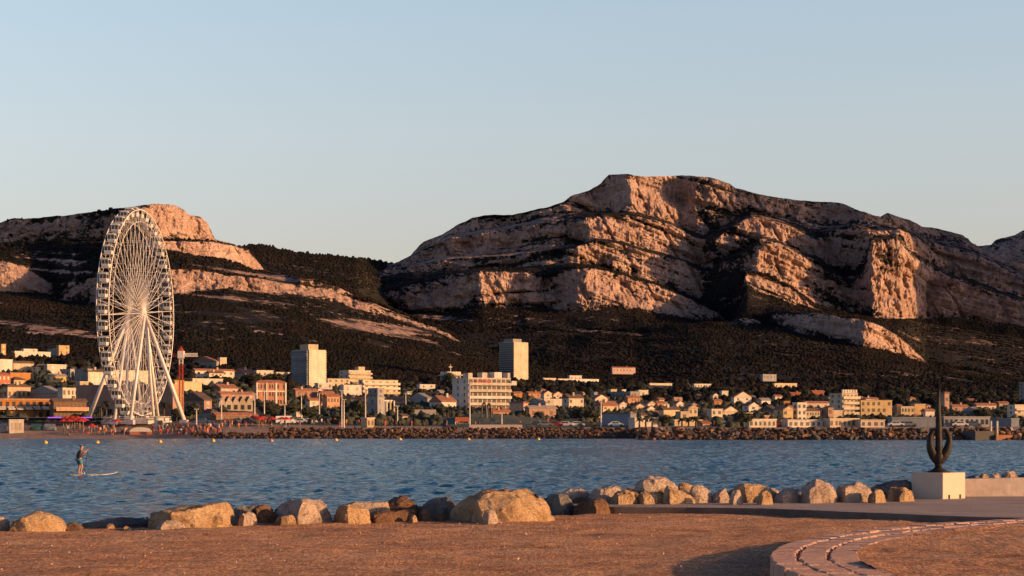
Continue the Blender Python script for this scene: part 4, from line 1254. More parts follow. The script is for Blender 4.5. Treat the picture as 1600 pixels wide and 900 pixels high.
# ---- swimming-line buoys
m_buoy = simple('yellow_buoy', (0.75, 0.42, 0.05), 0.4)
m_buoy_o = simple('orange_buoy', (0.72, 0.20, 0.05), 0.4)
bm_ = MB().lathe([(0.05, -0.32), (0.22, -0.28), (0.36, -0.12), (0.40, 0.06), (0.36, 0.24), (0.22, 0.38), (0.05, 0.43)], (0, 0, 0), 16).mesh('buoy', [m_buoy], True)
bm_o = MB().lathe([(0.05, -0.32), (0.22, -0.28), (0.36, -0.12), (0.40, 0.06), (0.36, 0.24), (0.22, 0.38), (0.05, 0.43)], (0, 0, 0), 16).mesh('buoy', [m_buoy_o], True)
rg = MB().lathe([(0.07, 0.40), (0.08, 0.50), (0.03, 0.56)], (0, 0, 0), 10).mesh('top_ring', [simple('buoy_metal', (0.35, 0.30, 0.24), 0.5)], True)
BUOYS = [(71, 692.5, 'leftmost yellow buoy, left of the paddler'), (152, 692.5, 'yellow buoy just right of the paddler'), (250, 691.2, 'yellow buoy on the water below the right foot of the wheel'),
         (333, 689.5, 'yellow buoy in front of the crowded end of the beach'), (424, 689.5, 'orange buoy, the only one of that colour in the row'), (525, 688.3, 'yellow buoy next right after the orange one'),
         (625, 687.3, 'yellow buoy halfway between the orange one and the hotel'), (732, 687.2, 'yellow buoy below the left corner of the big white hotel'), (841, 687.2, 'rightmost yellow buoy, right of the white hotel')]
for px, py, lab in BUOYS:
    d = (HC - 0.05) * F / (py - HY)
    o = link('buoy', bm_o if 'orange buoy' in lab else bm_, loc=P(px, py, d))
    o.location.z = 0.05
    tag(o, lab, 'buoy', 'buoys marking off the bathing area')
    link('top_ring', rg, None, o)
# ================================================================ THE WHEEL
WD = 540.0
WR = 27.8
WZ = float(terrain_z(219.0, WD))
wheel = empty('ferris_wheel', (Xat(214, WD), WD, WZ), math.radians(-7.6), 'tall white ferris wheel with white cabins standing on the beach promenade', 'ferris wheel')
HZ = Zat(489, WD) - WZ                                  # hub height over the ground
m_wheel = simple('white_painted_steel', (0.70, 0.63, 0.57), 0.5, var=0.05, scale=0.4)
m_cab = simple('white_cabin', (0.66, 0.60, 0.53), 0.4, var=0.04, scale=0.6)
m_cabwin = simple('dark_cabin_glass', (0.03, 0.032, 0.036), 0.15)
HW = 1.64
NSP = 42
for sx in (-1, 1):
    mb = MB()
    pts = [Vector((sx * HW, WR * math.cos(t), HZ + WR * math.sin(t))) for t in np.linspace(0, 2 * math.pi, 126, endpoint=False)]
    mb.tube(pts, 0.14, 6, closed=True)
    mb.build('rim', m_wheel, wheel, True)
    mb = MB()
    r2 = 24.6
    pts2 = [Vector((sx * (HW + 0.05), r2 * math.cos(t), HZ + r2 * math.sin(t))) for t in np.linspace(0, 2 * math.pi, 84, endpoint=False)]
    mb.tube(pts2, 0.07, 5, closed=True)
    for k in range(NSP):
        t0, t1 = 2 * math.pi * k / NSP, 2 * math.pi * (k + 0.5) / NSP
        a = Vector((sx * HW, WR * math.cos(t1), HZ + WR * math.sin(t1)))
        for tt in (t0, t0 + 2 * math.pi / NSP):
            mb.bar((sx * HW, r2 * math.cos(tt), HZ + r2 * math.sin(tt)), a, 0.05, n=4)
    mb.build('inner_ring', m_wheel, wheel)
for k in range(NSP):
    t = 2 * math.pi * (k + 0.5) / NSP
    mb = MB()
    c_, s_ = math.cos(t), math.sin(t)
    for sx in (-1, 1):
        a, bq = Vector((sx * 2.0, 1.1 * c_, HZ + 1.1 * s_)), Vector((sx * HW, WR * c_, HZ + WR * s_))
        mb.bar(a, bq, 0.062, 0.055, n=5)
        # stay cable crossing to the neighbouring node
        t2 = t + 2 * math.pi * 3 / NSP
        mb.bar(Vector((-sx * 1.6, 1.4 * c_, HZ + 1.4 * s_)), Vector((sx * HW, 24.6 * math.cos(t2), HZ + 24.6 * math.sin(t2))), 0.02, n=4)
    for rr in (13.0, 19.5):
        mb.bar((-1.75, rr * c_, HZ + rr * s_), (1.75, rr * c_, HZ + rr * s_), 0.06, n=4)
    mb.bar((-HW, WR * c_, HZ + WR * s_), (HW, WR * c_, HZ + WR * s_), 0.09, n=5)
    mb.build('spoke', m_wheel, wheel)
hub = MB()
hub.bar((-2.4, 0, HZ), (2.4, 0, HZ), 0.75, n=18)
for sx in (-1, 1): hub.bar((sx * 1.75, 0, HZ), (sx * 2.15, 0, HZ), 1.3, n=20)
hub.build('hub', m_wheel, wheel)
# legs
for foot, r in (((13.2, 0.0, 0), 0.56), ((-13.8, 0.0, 0), 0.56), ((2.2, 12.0, 0), 0.44), ((2.2, -12.0, 0), 0.44), ((-2.2, 12.0, 0), 0.44), ((-2.2, -12.0, 0), 0.44), ((3.9, 2.5, 0), 0.44), ((-3.9, 2.5, 0), 0.44)):
    top = Vector((2.3 if foot[0] > 0 else -2.3, 0, HZ))
    if abs(foot[0]) > 10: top = Vector((2.3 * (1 if foot[0] > 0 else -1), 0, HZ - 0.4))
    lg = MB()
    f = Vector((foot[0], foot[1], 0.6))
    lg.bar(f, top, r, r * 0.8, n=10)
    leg = lg.build('leg', m_wheel, wheel, True)
    MB().box(f.x - 1.0, f.x + 1.0, f.y - 1.0, f.y + 1.0, -0.5, 0.75).build('footing', simple('ballast_block', (0.42, 0.37, 0.44), 0.8), leg)
# boarding deck
dk = MB().box(-6.5, 6.5, -10.5, 10.5, -0.4, 0.55)
dk.box(-7.5, 7.5, -5, 5, 0.55, 1.35)
deck = dk.build('deck', simple('deck_panels', (0.50, 0.44, 0.38), 0.6), wheel)
rl = MB()
for y in np.linspace(-10.2, 10.2, 15): rl.bar((-6.3, y, 0.5), (-6.3, y, 1.7), 0.05, n=4).bar((6.3, y, 0.5), (6.3, y, 1.7), 0.05, n=4)
for x in np.linspace(-6.3, 6.3, 9): rl.bar((x, -10.2, 0.5), (x, -10.2, 1.7), 0.05, n=4)
for z in (1.1, 1.7): rl.bar((-6.3, -10.2, z), (6.3, -10.2, z), 0.05, n=4).bar((6.3, -10.2, z), (6.3, 10.2, z), 0.05, n=4).bar((-6.3, -10.2, z), (-6.3, 10.2, z), 0.05, n=4)
rl.build('railing', m_wheel, deck)
# cabins
def cabin_meshes():
    tub = MB()
    w, l = 0.98, 1.05
    prof = [(-2.55, 0.70), (-2.35, 0.92), (-1.55, 1.0)]
    vs_, fs_ = [], []
    for z, s_ in prof: vs_ += [(-w * s_, -l * s_, z), (w * s_, -l * s_, z), (w * s_, l * s_, z), (-w * s_, l * s_, z)]
    fs_.append((3, 2, 1, 0))
    for i in range(2):
        for k in range(4): fs_.append((i * 4 + k, i * 4 + (k + 1) % 4, i * 4 + 4 + (k + 1) % 4, i * 4 + 4 + k))
    fs_.append((8, 9, 10, 11))
    tub.add(vs_, fs_)
    for x in (-w + .06, 0, w - .06):
        for y in (-l + .06, l - .06): tub.bar((x, y, -1.6), (x * 0.95, y * 0.95, -0.45), 0.06, n=4)
    tub.bar((-1.6, 0, 0), (1.6, 0, 0), 0.09, n=6)
    tub.bar((0, 0, 0), (0, 0, -0.3), 0.12, n=6)
    win = MB().box(-w * .93, w * .93, -l * .93, l * .93, -1.56, -0.50)
    roof = MB()
    vs_, fs_ = [], []
    for z, s_ in ((-0.48, 1.02), (-0.36, 1.02), (-0.14, 0.72)): vs_ += [(-w * s_, -l * s_, z), (w * s_, -l * s_, z), (w * s_, l * s_, z), (-w * s_, l * s_, z)]
    fs_.append((3, 2, 1, 0))
    for i in range(2):
        for k in range(4): fs_.append((i * 4 + k, i * 4 + (k + 1) % 4, i * 4 + 4 + (k + 1) % 4, i * 4 + 4 + k))
    fs_.append((8, 9, 10, 11))
    roof.add(vs_, fs_)
    return tub.mesh('cabin', [m_cab]), win.mesh('window', [m_cabwin]), roof.mesh('roof', [m_cab])


cm, cw, cr_ = cabin_meshes()
for k in range(NSP):
    t = 2 * math.pi * k / NSP
    c = link('cabin', cm, None, wheel, loc=(0, WR * math.cos(t), HZ + WR * math.sin(t) + 0.75))
    link('window', cw, None, c)
    link('roof', cr_, None, c)
# ================================================================ THE TOWN
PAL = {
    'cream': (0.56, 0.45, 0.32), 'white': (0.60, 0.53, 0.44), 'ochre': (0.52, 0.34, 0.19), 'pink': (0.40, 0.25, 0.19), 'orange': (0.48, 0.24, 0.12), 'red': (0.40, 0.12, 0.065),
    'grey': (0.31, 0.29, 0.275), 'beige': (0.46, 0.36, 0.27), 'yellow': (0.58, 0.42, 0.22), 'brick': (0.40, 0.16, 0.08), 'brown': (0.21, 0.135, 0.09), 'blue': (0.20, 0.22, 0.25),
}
def plaster(name, col):
    m, nt, b = new_mat('plaster_' + name)
    v = coords(nt, False)
    oi = N(nt, 'ShaderNodeObjectInfo').outputs['Random']
    add = N(nt, 'ShaderNodeVectorMath', operation='ADD')
    L(nt, v, add.inputs[0])
    cx = N(nt, 'ShaderNodeCombineXYZ')
    L(nt, math_n(nt, 'MULTIPLY', oi, 53.0), cx.inputs[0])
    L(nt, cx.outputs[0], add.inputs[1])
    v = add.outputs[0]
    c = ramp(nt, noise(nt, v, 0.22, 5, 0.65), [(0.3, tuple(k * .78 for k in col)), (0.7, tuple(min(1, k * 1.16) for k in col))])
    st = noise(nt, scale_vec(nt, v, (1, 1, 0.12)), 1.1, 5, 0.65)
    c = mix(nt, 0.4, c, ramp(nt, st, [(0.34, (0.55, 0.50, 0.45)), (0.52, (1, 1, 1))]), 'MULTIPLY')
    hs = N(nt, 'ShaderNodeHueSaturation')
    L(nt, c, hs.inputs['Color'])
    L(nt, math_n(nt, 'MULTIPLY_ADD', oi, 0.35, 0.80), hs.inputs['Value'])
    L(nt, math_n(nt, 'MULTIPLY_ADD', oi, -0.4, 1.25), hs.inputs['Saturation'])
    L(nt, hs.outputs[0], b.inputs['Base Color'])
    b.inputs['Roughness'].default_value = 0.9
    bump(nt, b, noise(nt, v, 1.2, 5, 0.7), 0.7, 0.12)
    return m


M_W = {k: plaster(k, v) for k, v in PAL.items()}
m_tile, nt, b = new_mat('terracotta_tiles')
v = coords(nt, False)
c = ramp(nt, noise(nt, v, 0.7, 5, 0.65), [(0.3, (0.20, 0.085, 0.055)), (0.55, (0.33, 0.14, 0.085)), (0.75, (0.42, 0.21, 0.13))])
L(nt, c, b.inputs['Base Color'])
b.inputs['Roughness'].default_value = 0.9
m_dtile = simple('dark_brown_tiles', (0.13, 0.08, 0.06), 0.9, var=0.3, scale=0.6)
m_flat = simple('roof_felt', (0.30, 0.26, 0.23), 0.95, var=0.2, scale=0.4)
m_glass = simple('window_glass', (0.035, 0.035, 0.04), 0.25)
m_shut = simple('brown_shutters', (0.13, 0.085, 0.06), 0.7)
WIN = MB().box(-0.5, 0.5, -0.06, 0.04, -0.5, 0.5).mesh('window', [m_glass])
WIN2 = MB().box(-0.5, 0.5, -0.06, 0.04, -0.5, 0.5).mesh('window', [m_shut])
BOXES = []                                               # where buildings show: keeps the woods from covering them
BLD = {}
rb = random.Random(3)


def building(x0, x1, top, base, edge, col, roof, storeys, label, cat='house', name='house', d=None, phi=None, wins=True, balc=False, roofcol=None, sink=1.5, cols=None, winmat=None, dd=0.0):
    d = (terr_depth((x0 + x1) / 2, base) if d is None else d) + dd
    if edge is None: edge = x0 + 0.16 * (x1 - x0)
    if phi is None: phi = 58
    va = math.atan(((x0 + x1) / 2 - 800) / F)
    ph = math.radians(phi)
    k = d / F
    Lr, Ll = max(2.0, (x1 - edge) * k / math.sin(ph)), max(3.0, (edge - x0) * k / math.cos(ph))
    pz = Zat(base, d)
    ztop = (base - top) * k
    rh = 0.0
    if roof in ('gable', 'gabley', 'hip'):
        rh = min(0.42 * ztop, 0.30 * (Ll if roof == 'gable' else (Lr if roof == 'gabley' else min(Lr, Ll))))
    wh = ztop - rh
    o = empty(name, (Xat(edge, d), d, pz), math.pi / 2 - ph - va, label, cat)
    MB().box(0, Lr, 0, Ll, -sink, wh).build('wall', M_W[col], o)
    rm = {None: m_tile, 'dark': m_dtile, 'grey': m_flat}[roofcol]
    if roof == 'flat':
        mb = MB()
        ov = 0.15
        mb.box(-ov, Lr + ov, -ov, Ll + ov, wh, wh + 0.25)
        r = mb.build('roof', M_W[col] if roofcol is None else rm, o)
        if Lr * Ll > 90 and storeys > 1:
            a = rb.uniform(0.25, 0.6)
            MB().box(Lr * a, Lr * a + min(4, Lr * .3), Ll * .3, Ll * .3 + min(4, Ll * .4), wh + 0.25, wh + 2.3).build('roof_hut', M_W[col], r)
    elif roof == 'gable':
        r = MB().gable(0, Lr, 0, Ll, wh, rh, 'x', 0.35).build('roof', rm, o)
        g = MB()
        g.add([(0.0, 0.0, wh), (0.0, Ll, wh), (0.0, Ll / 2, wh + rh - 0.02), (Lr, 0.0, wh), (Lr, Ll, wh), (Lr, Ll / 2, wh + rh - 0.02)], [(0, 2, 1), (3, 4, 5), (0, 1, 4, 3), (0, 3, 5, 2), (1, 2, 5, 4)])
        g.build('gable_wall', M_W[col], o)
    elif roof == 'gabley':
        r = MB().gable(0, Lr, 0, Ll, wh, rh, 'y', 0.35).build('roof', rm, o)
        g = MB()
        g.add([(0.0, -0.36, wh), (Lr, -0.36, wh), (Lr / 2, -0.36, wh + rh), (0.0, Ll, wh), (Lr, Ll, wh), (Lr / 2, Ll, wh + rh)], [(0, 1, 2), (3, 5, 4), (0, 3, 4, 1), (0, 2, 5, 3), (1, 4, 5, 2)])
        g.build('gable_wall', M_W[col], o)
    elif roof == 'hip':
        r = MB().hip(0, Lr, 0, Ll, wh, rh, 0.4).build('roof', rm, o)
    if roof in ('gable', 'hip') and Lr > 6 and rb.random() < 0.7:
        cx, cy = Lr * rb.uniform(.25, .75), Ll * rb.uniform(.3, .5)
        MB().box(cx - .4, cx + .4, cy - .4, cy + .4, wh + rh * 0.3, wh + rh + 0.9).build('chimney', M_W[col], r)
    fh = wh / storeys
    if wins and fh > 1.6:
        wm = winmat or (WIN if rb.random() < 0.5 else WIN2)
        sz = min(1.5, fh * 0.52)
        for face, LL in (('r', Lr), ('l', Ll)):
            if face == 'l' and (edge - x0) < 5: continue
            n = cols if (cols and face == 'r') else int(max(1, min(9, LL / 3.4)))
            for i in range(storeys):
                for j in range(n):
                    if n * storeys > 3 and rb.random() < 0.10: continue
                    u, z = (j + 0.5) / n * LL + rb.uniform(-.12, .12), (i + 0.52) * fh
                    w = min(1.15, LL / n * 0.5) * rb.uniform(.75, 1.1)
                    if face == 'r': q = link('window', wm, None, o, loc=(u, -0.02, z), scale=(w, 1, sz))
                    else: q = link('window', wm, None, o, loc=(-0.02, u, z), rz=-math.pi / 2, scale=(w, 1, sz))
    if balc:
        for i in range(1, storeys):
            z = i * fh
            q = MB().box(-0.05, Lr + 0.6, -1.1, -0.03, z - 0.1, z + 0.08).box(-0.05, Lr + 0.6, -1.1, -1.02, z + 0.08, z + 0.95).build('balcony', M_W[col], o)
    BOXES.append((x0 - 2, x1 + 2, base + 3, d, top))
    BLD[label] = o
    return o, Lr, Ll, wh, rh


T = building
# -- far left hillside
T(-12, 9, 538, 562, 2, 'ochre', 'flat', 3, 'ochre tower house at the left edge of the town, highest row')
T(20, 78, 549, 562, 23, 'white', 'flat', 2, 'long white institution with a flat roof on the hillside left of the wheel', 'school', 'school_building')
T(35, 58, 545.5, 561, 37, 'white', 'flat', 3, 'raised white centre block of the long white hillside institution', 'school', 'school_building', dd=4)
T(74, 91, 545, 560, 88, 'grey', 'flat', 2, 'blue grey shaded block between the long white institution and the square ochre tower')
T(90, 108, 540, 561, 92, 'ochre', 'flat', 3, 'square ochre tower house with two columns of windows on the hillside', cols=2)
T(116, 166, 549, 556, 120, 'brown', 'gable', 1, 'long low building with a lattice front just left of the top of the wheel legs', 'hall', 'hall')
T(-4, 19, 562, 585, 0, 'white', 'flat', 2, 'plain white block at the left edge under the ochre tower house', wins=False)
T(19, 52, 564, 584, 21, 'cream', 'gable', 2, 'wide cream house with a dark brown roof, second from the left edge', roofcol='dark')
T(50, 74, 569, 585, 57, 'cream', 'hip', 2, 'cream house with a low dark hip roof beside the wide flat white one', roofcol='dark')
T(72, 103, 570, 586, 74, 'white', 'flat', 2, 'wide flat white house above the grey roofed cottage')
T(94, 118, 577, 589, 110, 'grey', 'flat', 1, 'low grey house with one bright end right of the wide flat white house')
T(12, 47, 583, 597, 16, 'orange', 'flat', 1, 'long orange wall house under the wide cream house with the dark roof', wins=False)
T(-6, 16, 582, 606, -4, 'red', 'hip', 2, 'red painted house with pale windows at the left edge', cols=3)
T(14, 38, 589, 603, 22, 'ochre', 'hip', 1, 'small ochre house with a brown pyramid roof right of the red house', roofcol='dark')
T(74, 103, 584, 603, 79, 'yellow', 'gable', 2, 'bright yellow cottage with a grey tile roof', roofcol='grey')
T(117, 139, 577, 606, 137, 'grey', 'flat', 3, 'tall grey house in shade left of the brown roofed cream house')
T(124, 138, 597, 607, 125, 'cream', 'flat', 1, 'low cream annexe at the foot of the tall grey house', dd=-12)
T(136, 168, 577, 607, 138, 'cream', 'gable', 2, 'cream house with a dark brown roof just left of the wheel', roofcol='dark', cols=4)
T(5, 47, 600, 627, 12, 'ochre', 'hip', 1, 'pavilion with a broad dark hip roof and open lit front', roofcol='dark', cols=5)
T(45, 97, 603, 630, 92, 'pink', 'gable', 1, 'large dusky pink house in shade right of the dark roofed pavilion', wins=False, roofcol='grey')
T(96, 134, 607, 633, 98, 'white', 'flat', 2, 'white villa with tall arched windows in front of the pink wall', cols=6)
T(119, 276, 601, 652, 270, 'pink', 'flat', 3, 'very wide plain pink building in shade behind the wheel', 'building', 'building', phi=40, wins=False)
T(172, 231, 579, 601, 175, 'cream', 'flat', 2, 'plain cream block seen through the wheel above the pink building', wins=False)
# -- beach front restaurants
o, Lr, Ll, wh, rh = T(-8, 88, 624, 655, -4, 'orange', 'flat', 2, 'long beach restaurant with a row of white awnings, left of the terraced one', 'restaurant', 'restaurant', phi=74, cols=9)
for i in range(7):
    x = Lr * (i + 0.1) / 7
    MB().add([(x, -0.05, wh * .62), (x + Lr * .115, -0.05, wh * .62), (x + Lr * .115, -1.9, wh * .48), (x, -1.9, wh * .48), (x, -0.05, wh * .66), (x + Lr * .115, -0.05, wh * .66), (x + Lr * .115, -1.9, wh * .52), (x, -1.9, wh * .52)],
             [(0, 1, 2, 3), (7, 6, 5, 4), (0, 3, 7, 4), (1, 5, 6, 2), (3, 2, 6, 7), (0, 4, 5, 1)]).build('awning', M_W['white'], o)
o, Lr, Ll, wh, rh = T(82, 134, 623, 655, 84, 'brown', 'gable', 2, 'brown timber restaurant with a sloping roof over two open terraces', 'restaurant', 'restaurant', phi=70, roofcol='dark', cols=8, dd=-2)
MB().box(0, Lr, -2.2, -0.05, wh * .5 - .15, wh * .5).box(0, Lr, -2.2, -2.1, wh * .5, wh * .5 + 1.0).build('terrace', M_W['orange'], o)
# -- centre left
T(300, 342, 556, 577, 338, 'grey', 'gable', 3, 'shaded hillside block with a red roof right of the crane', 'apartment block', 'apartment_block')
T(342, 354, 559, 577, 344, 'cream', 'flat', 2, 'bright cream slab at the right end of the red roofed hillside block', wins=False)
T(302, 366, 576, 594, 305, 'cream', 'gable', 2, 'long cream school with a red roof below the hillside block', 'school', 'school_building')
T(325, 350, 580, 594, 327, 'cream', 'gable', 2, 'short wing with a dark roof in the middle of the long cream school', 'school', 'school_building', roofcol='dark', dd=-6)
T(362, 402, 576, 596, 383, 'white', 'gable', 2, 'grey and white wing right of the long cream school', 'school', 'school_building')
T(399, 427, 579, 590, 401, 'white', 'flat', 1, 'low white flat roof building between the school and the first tower')
T(428, 453, 582, 592, 432, 'cream', 'flat', 1, 'low cream building just left of the tower with darkened balconies')
T(299, 348, 592, 604, 301, 'white', 'flat', 1, 'low white row under the long cream school')
T(328, 372, 600, 616, 345, 'beige', 'gable', 1, 'beige house with a tiled roof behind the row of little gables')
T(271, 287, 595, 650, 273, 'ochre', 'flat', 6, 'unfinished ochre block behind the red crane', 'building', 'building', cols=3)
T(285, 315, 597, 618, 288, 'yellow', 'flat', 2, 'yellow block right of the red crane', wins=False)
T(286, 331, 613, 643, 319, 'pink', 'gable', 2, 'house with a dark roof, pink shaded wall and bright gable end right of the wheel', roofcol='dark')
T(341, 398, 612, 632, 345, 'pink', 'gable', 2, 'long pink house with red tiles above the row of little gables')
# row of little gables
d0 = terr_depth(368, 642)
o = empty('terraced_houses', (Xat(342, d0), d0, Zat(642, d0)), math.radians(14), 'row of cream beach houses with five little pointed gables', 'terrace')
kk = d0 / F
wl = 53 * kk
for i in range(5):
    xa, xb = wl * i / 5, wl * (i + 1) / 5
    MB().add([(xa, 0, -1), (xb, 0, -1), (xb, 9, -1), (xa, 9, -1), (xa, 0, 2.6), (xb, 0, 2.6), (xb, 9, 2.6), (xa, 9, 2.6), ((xa + xb) / 2, 0, 4.6), ((xa + xb) / 2, 9, 4.6)],
             [(0, 1, 5, 8, 4), (2, 3, 7, 9, 6), (1, 2, 6, 5), (3, 0, 4, 7), (4, 8, 9, 7), (5, 6, 9, 8)]).build('wall', M_W['cream'], o)
    MB().gable(xa + .05, xb - .05, 0.1, 9.1, 2.62, 2.0, 'y', 0.0).build('roof', m_tile, o)
    link('window', WIN, None, o, loc=((xa + xb) / 2, -0.03, 1.2), scale=(1.1, 1, 1.5))
BOXES.append((340, 397, 645, d0, 620))
T(334, 402, 645, 656, 338, 'brown', 'gable', 1, 'long low shed with a brown roof behind the beach crowd', 'shed', 'shed')
T(310, 341, 641, 653, 330, 'grey', 'hip', 1, 'dark green roofed pavilion right of the foot of the wheel', 'pavilion', 'pavilion', roofcol='dark')
o, Lr, Ll, wh, rh = T(400, 446, 594, 634, 401.5, 'brick', 'hip', 3, 'red brick hall with white pilasters and a tiled hip roof', 'hall', 'hall', phi=70, cols=10)
for i in range(4): MB().box(Lr * i / 3.0 - .3, Lr * i / 3.0 + .3, -0.28, -0.03, -0.5, wh).build('pilaster', M_W['white'], o)
MB().box(-.3, Lr + .3, -0.32, -0.04, wh * .60, wh * .66).build('cornice', M_W['white'], o)
# -- the two towers
o, Lr, Ll, wh, rh = T(457, 509, 547, 606, 483, 'cream', 'flat', 15, 'pale residential tower with balconies coloured darker on its shaded side', 'tower block', 'tower_block', wins=False, phi=50)
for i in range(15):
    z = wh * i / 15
    MB().box(-1.0, -0.04, 0.6, Ll, z + 0.05, z + 1.0).build('balcony', M_W['blue'], o)  # slate tone puts extra shade into the colour of this side
    MB().box(-0.06, 0.03, 0.8, Ll - .4, z + 1.15, z + wh / 15 - .05).build('window', m_shut, o)
    MB().box(Lr * .04, Lr * .13, -0.10, 0.0, z + .8, z + wh / 15 - .3).build('window', m_shut, o)
    MB().box(Lr + .02, Lr + .9, 0.5, Ll * .5, z + 0.05, z + 1.0).build('side_balcony', M_W['cream'], o)
    MB().box(Lr * .5, Lr * .56, -0.10, 0.0, z + .9, z + wh / 15 - .5).build('window', m_shut, o)
MB().box(Lr * .15, Lr * .75, Ll * .2, Ll * .7, wh + .25, wh + 3).build('roof_hut', M_W['cream'], o)
o, Lr, Ll, wh, rh = T(780, 825, 535, 600, 803, 'cream', 'flat', 19, 'tall slab tower with one blank bright side and one dark side', 'tower block', 'tower_block', wins=False, phi=48)
m_shade_face = simple('shade_toned_face', (0.16, 0.155, 0.16), 0.6)  # shade of the left face put into its colour
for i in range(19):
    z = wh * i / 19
    MB().box(-0.35, -0.02, 0.3, Ll - .3, z + 0.1, z + wh / 19 - .9).build('balcony', m_shade_face, o)
    MB().box(-0.06, 0.03, 0.3, Ll - .3, z + wh / 19 - .88, z + wh / 19 + .05).build('window', m_glass, o)
    MB().box(Lr + .02, Lr + 1.0, 0.6, Ll * .6, z + 0.1, z + 1.0).build('side_balcony', M_W['cream'], o)
MB().box(Lr * .1, Lr * .7, Ll * .15, Ll * .8, wh + .25, wh + 2.6).build('roof_hut', M_W['grey'], o)
# -- centre
T(494, 519, 599, 616, 497, 'white', 'flat', 2, 'white block with two square windows right of the first tower', 'apartment block', 'apartment_block', cols=3)
T(509, 547, 592, 604, 512, 'cream', 'flat', 2, 'long cream terrace behind the white block with two square windows', 'apartment block', 'apartment_block')
T(530, 579, 579, 603, 545, 'cream', 'flat', 4, 'cream apartment block with a grey left side above the terraces', 'apartment block', 'apartment_block', balc=True)
T(534, 565, 602, 624, 537, 'white', 'flat', 2, 'white cube with paired windows under the cream apartment block', 'apartment block', 'apartment_block', cols=2)
T(560, 622, 594, 622, 567, 'cream', 'flat', 4, 'long cream apartment terrace with many balconies left of the hotel', 'apartment block', 'apartment_block', balc=True)
T(575, 600, 607, 624, 590, 'grey', 'flat', 2, 'small grey fronted block before the long cream apartment terrace')
T(458, 496, 607, 626, 462, 'pink', 'gable', 2, 'long house with red tiles at the foot of the first tower')
T(490, 505, 607, 622, 493, 'white', 'gabley', 1, 'little white gable among the red roofs right of the first tower')
T(500, 522, 611, 628, 503, 'orange', 'gable', 1, 'house with a red roof behind the orange one')
T(508, 531, 616, 642, 511, 'orange', 'gable', 2, 'orange house with two rows of windows by the tall light masts', cols=4)
T(482, 498, 622, 642, 484, 'cream', 'gable', 2, 'pale cream cottage left of the orange house')
T(546, 576, 620, 634, 548, 'cream', 'gable', 1, 'cream cottage with red tiles under the white cube')
T(574, 601, 621, 650, 590, 'grey', 'flat', 2, 'grey house in shade with a white edge left of the white porch')
o, Lr, Ll, wh, rh = T(592, 613, 626, 650, 594, 'white', 'flat', 2, 'white porch with tall columns beside the grey house', wins=False)
for i in range(4): MB().bar((Lr * (i + .1) / 3.3, -1.5, -1), (Lr * (i + .1) / 3.3, -1.5, wh), 0.3, n=8).build('column', M_W['white'], o)
T(600, 637, 621, 636, 615, 'beige', 'gable', 1, 'house with a red roof and a bright right end behind the white porch')
T(572, 585, 654, 668, 573.5, 'cream', 'flat', 1, 'little cream kiosk on the promenade between the light masts', 'kiosk', 'kiosk', cols=2)
T(652, 680, 601, 612, 656, 'white', 'flat', 2, 'small white villa with a dark porch among the trees left of the hotel', 'villa', 'villa')
T(640, 672, 614, 634, 668, 'grey', 'gable', 2, 'dim grey house in shade left of the red roofed cottage', roofcol='grey')
T(671, 713, 618, 642, 690, 'white', 'gable', 1, 'cottage with a bright red roof just left of the hotel')
# observation pavilion
dp = terr_depth(704, 604)
kp = dp / F
o = empty('church', (Xat(704, dp), dp, Zat(606, dp)), math.radians(30), 'white modern church with an overhanging flat top and a cross, left of the hotel', 'church')
MB().box(-3.6, 3.6, -3.6, 3.6, -1, 18 * kp).build('wall', M_W['grey'], o)
MB().box(-4.6, 4.6, -4.6, 4.6, 18.1 * kp, 25 * kp).build('upper_storey', M_W['white'], o)
MB().box(-5.6, 5.6, -5.6, 5.6, 19 * kp, 20.6 * kp).build('roof_slab', M_W['white'], o)
for sx in (-1, 1):
    for sy in (-1, 1): MB().bar((sx * 4.2, sy * 4.2, -1), (sx * 4.2, sy * 4.2, 18.1 * kp), 0.4, n=8).build('column', M_W['white'], o)
MB().bar((0, 0, 25 * kp), (0, 0, 37 * kp), 0.22, n=6).box(-1.2, 1.2, -.18, .18, 32 * kp, 33.2 * kp).build('cross', M_W['white'], o)
BOXES.append((684, 724, 604, dp, 575))
# hotel
o, Lr, Ll, wh, rh = T(706, 798, 591, 643, 732, 'white', 'flat', 5, 'big white seaside hotel with a red sign on its roof edge', 'hotel', 'hotel', phi=64, wins=False)
for i in range(5):
    z = wh * i / 5
    for j in range(9):
        q = link('window', WIN2 if (i + j) % 3 else WIN, None, o, loc=((j + .5) / 9 * Lr, -0.02, z + wh * .11), scale=(1.5, 1, 1.7))
    if i: MB().box(0, Lr, -1.2, -0.03, z - .15, z).box(0, Lr, -1.2, -1.1, z, z + .9).build('balcony', M_W['white'], o)
    for j in range(2): link('window', WIN, None, o, loc=(-0.02, Ll * (.25 + .4 * j), z + wh * .11), rz=-math.pi / 2, scale=(1.0, 1, 1.3))
for a, bb, h in ((0, .10, 1.8), (.33, .45, 2.0), (.62, .80, 2.2), (.94, 1.0, 2.0)): MB().box(Lr * a, Lr * bb, .2, 4.5, wh + .25, wh + .25 + h).build('roof_turret', M_W['white'], o)
MB().box(Lr + .02, Lr + 2.2, -1.0, 3.0, wh * .80, wh * .93).build('side_balcony', M_W['white'], o)
tx = bpy.data.curves.new('sign', 'FONT')
tx.body = 'HOTEL'
tx.size, tx.extrude, tx.align_x = 1.75, 0.06, 'CENTER'
tx.materials.append(simple('red_letters', (0.55, 0.04, 0.02), 0.5))
tob = bpy.data.objects.new('tmp', tx)
COL.objects.link(tob)
tme = bpy.data.meshes.new_from_object(tob.evaluated_get(bpy.context.evaluated_depsgraph_get()))
bpy.data.objects.remove(tob)
sg = link('sign', tme, None, o, loc=(Lr * .33, -1.22, wh * .865), scale=(1.15, 1, 1))
sg.rotation_euler = (math.pi / 2, 0, 0)
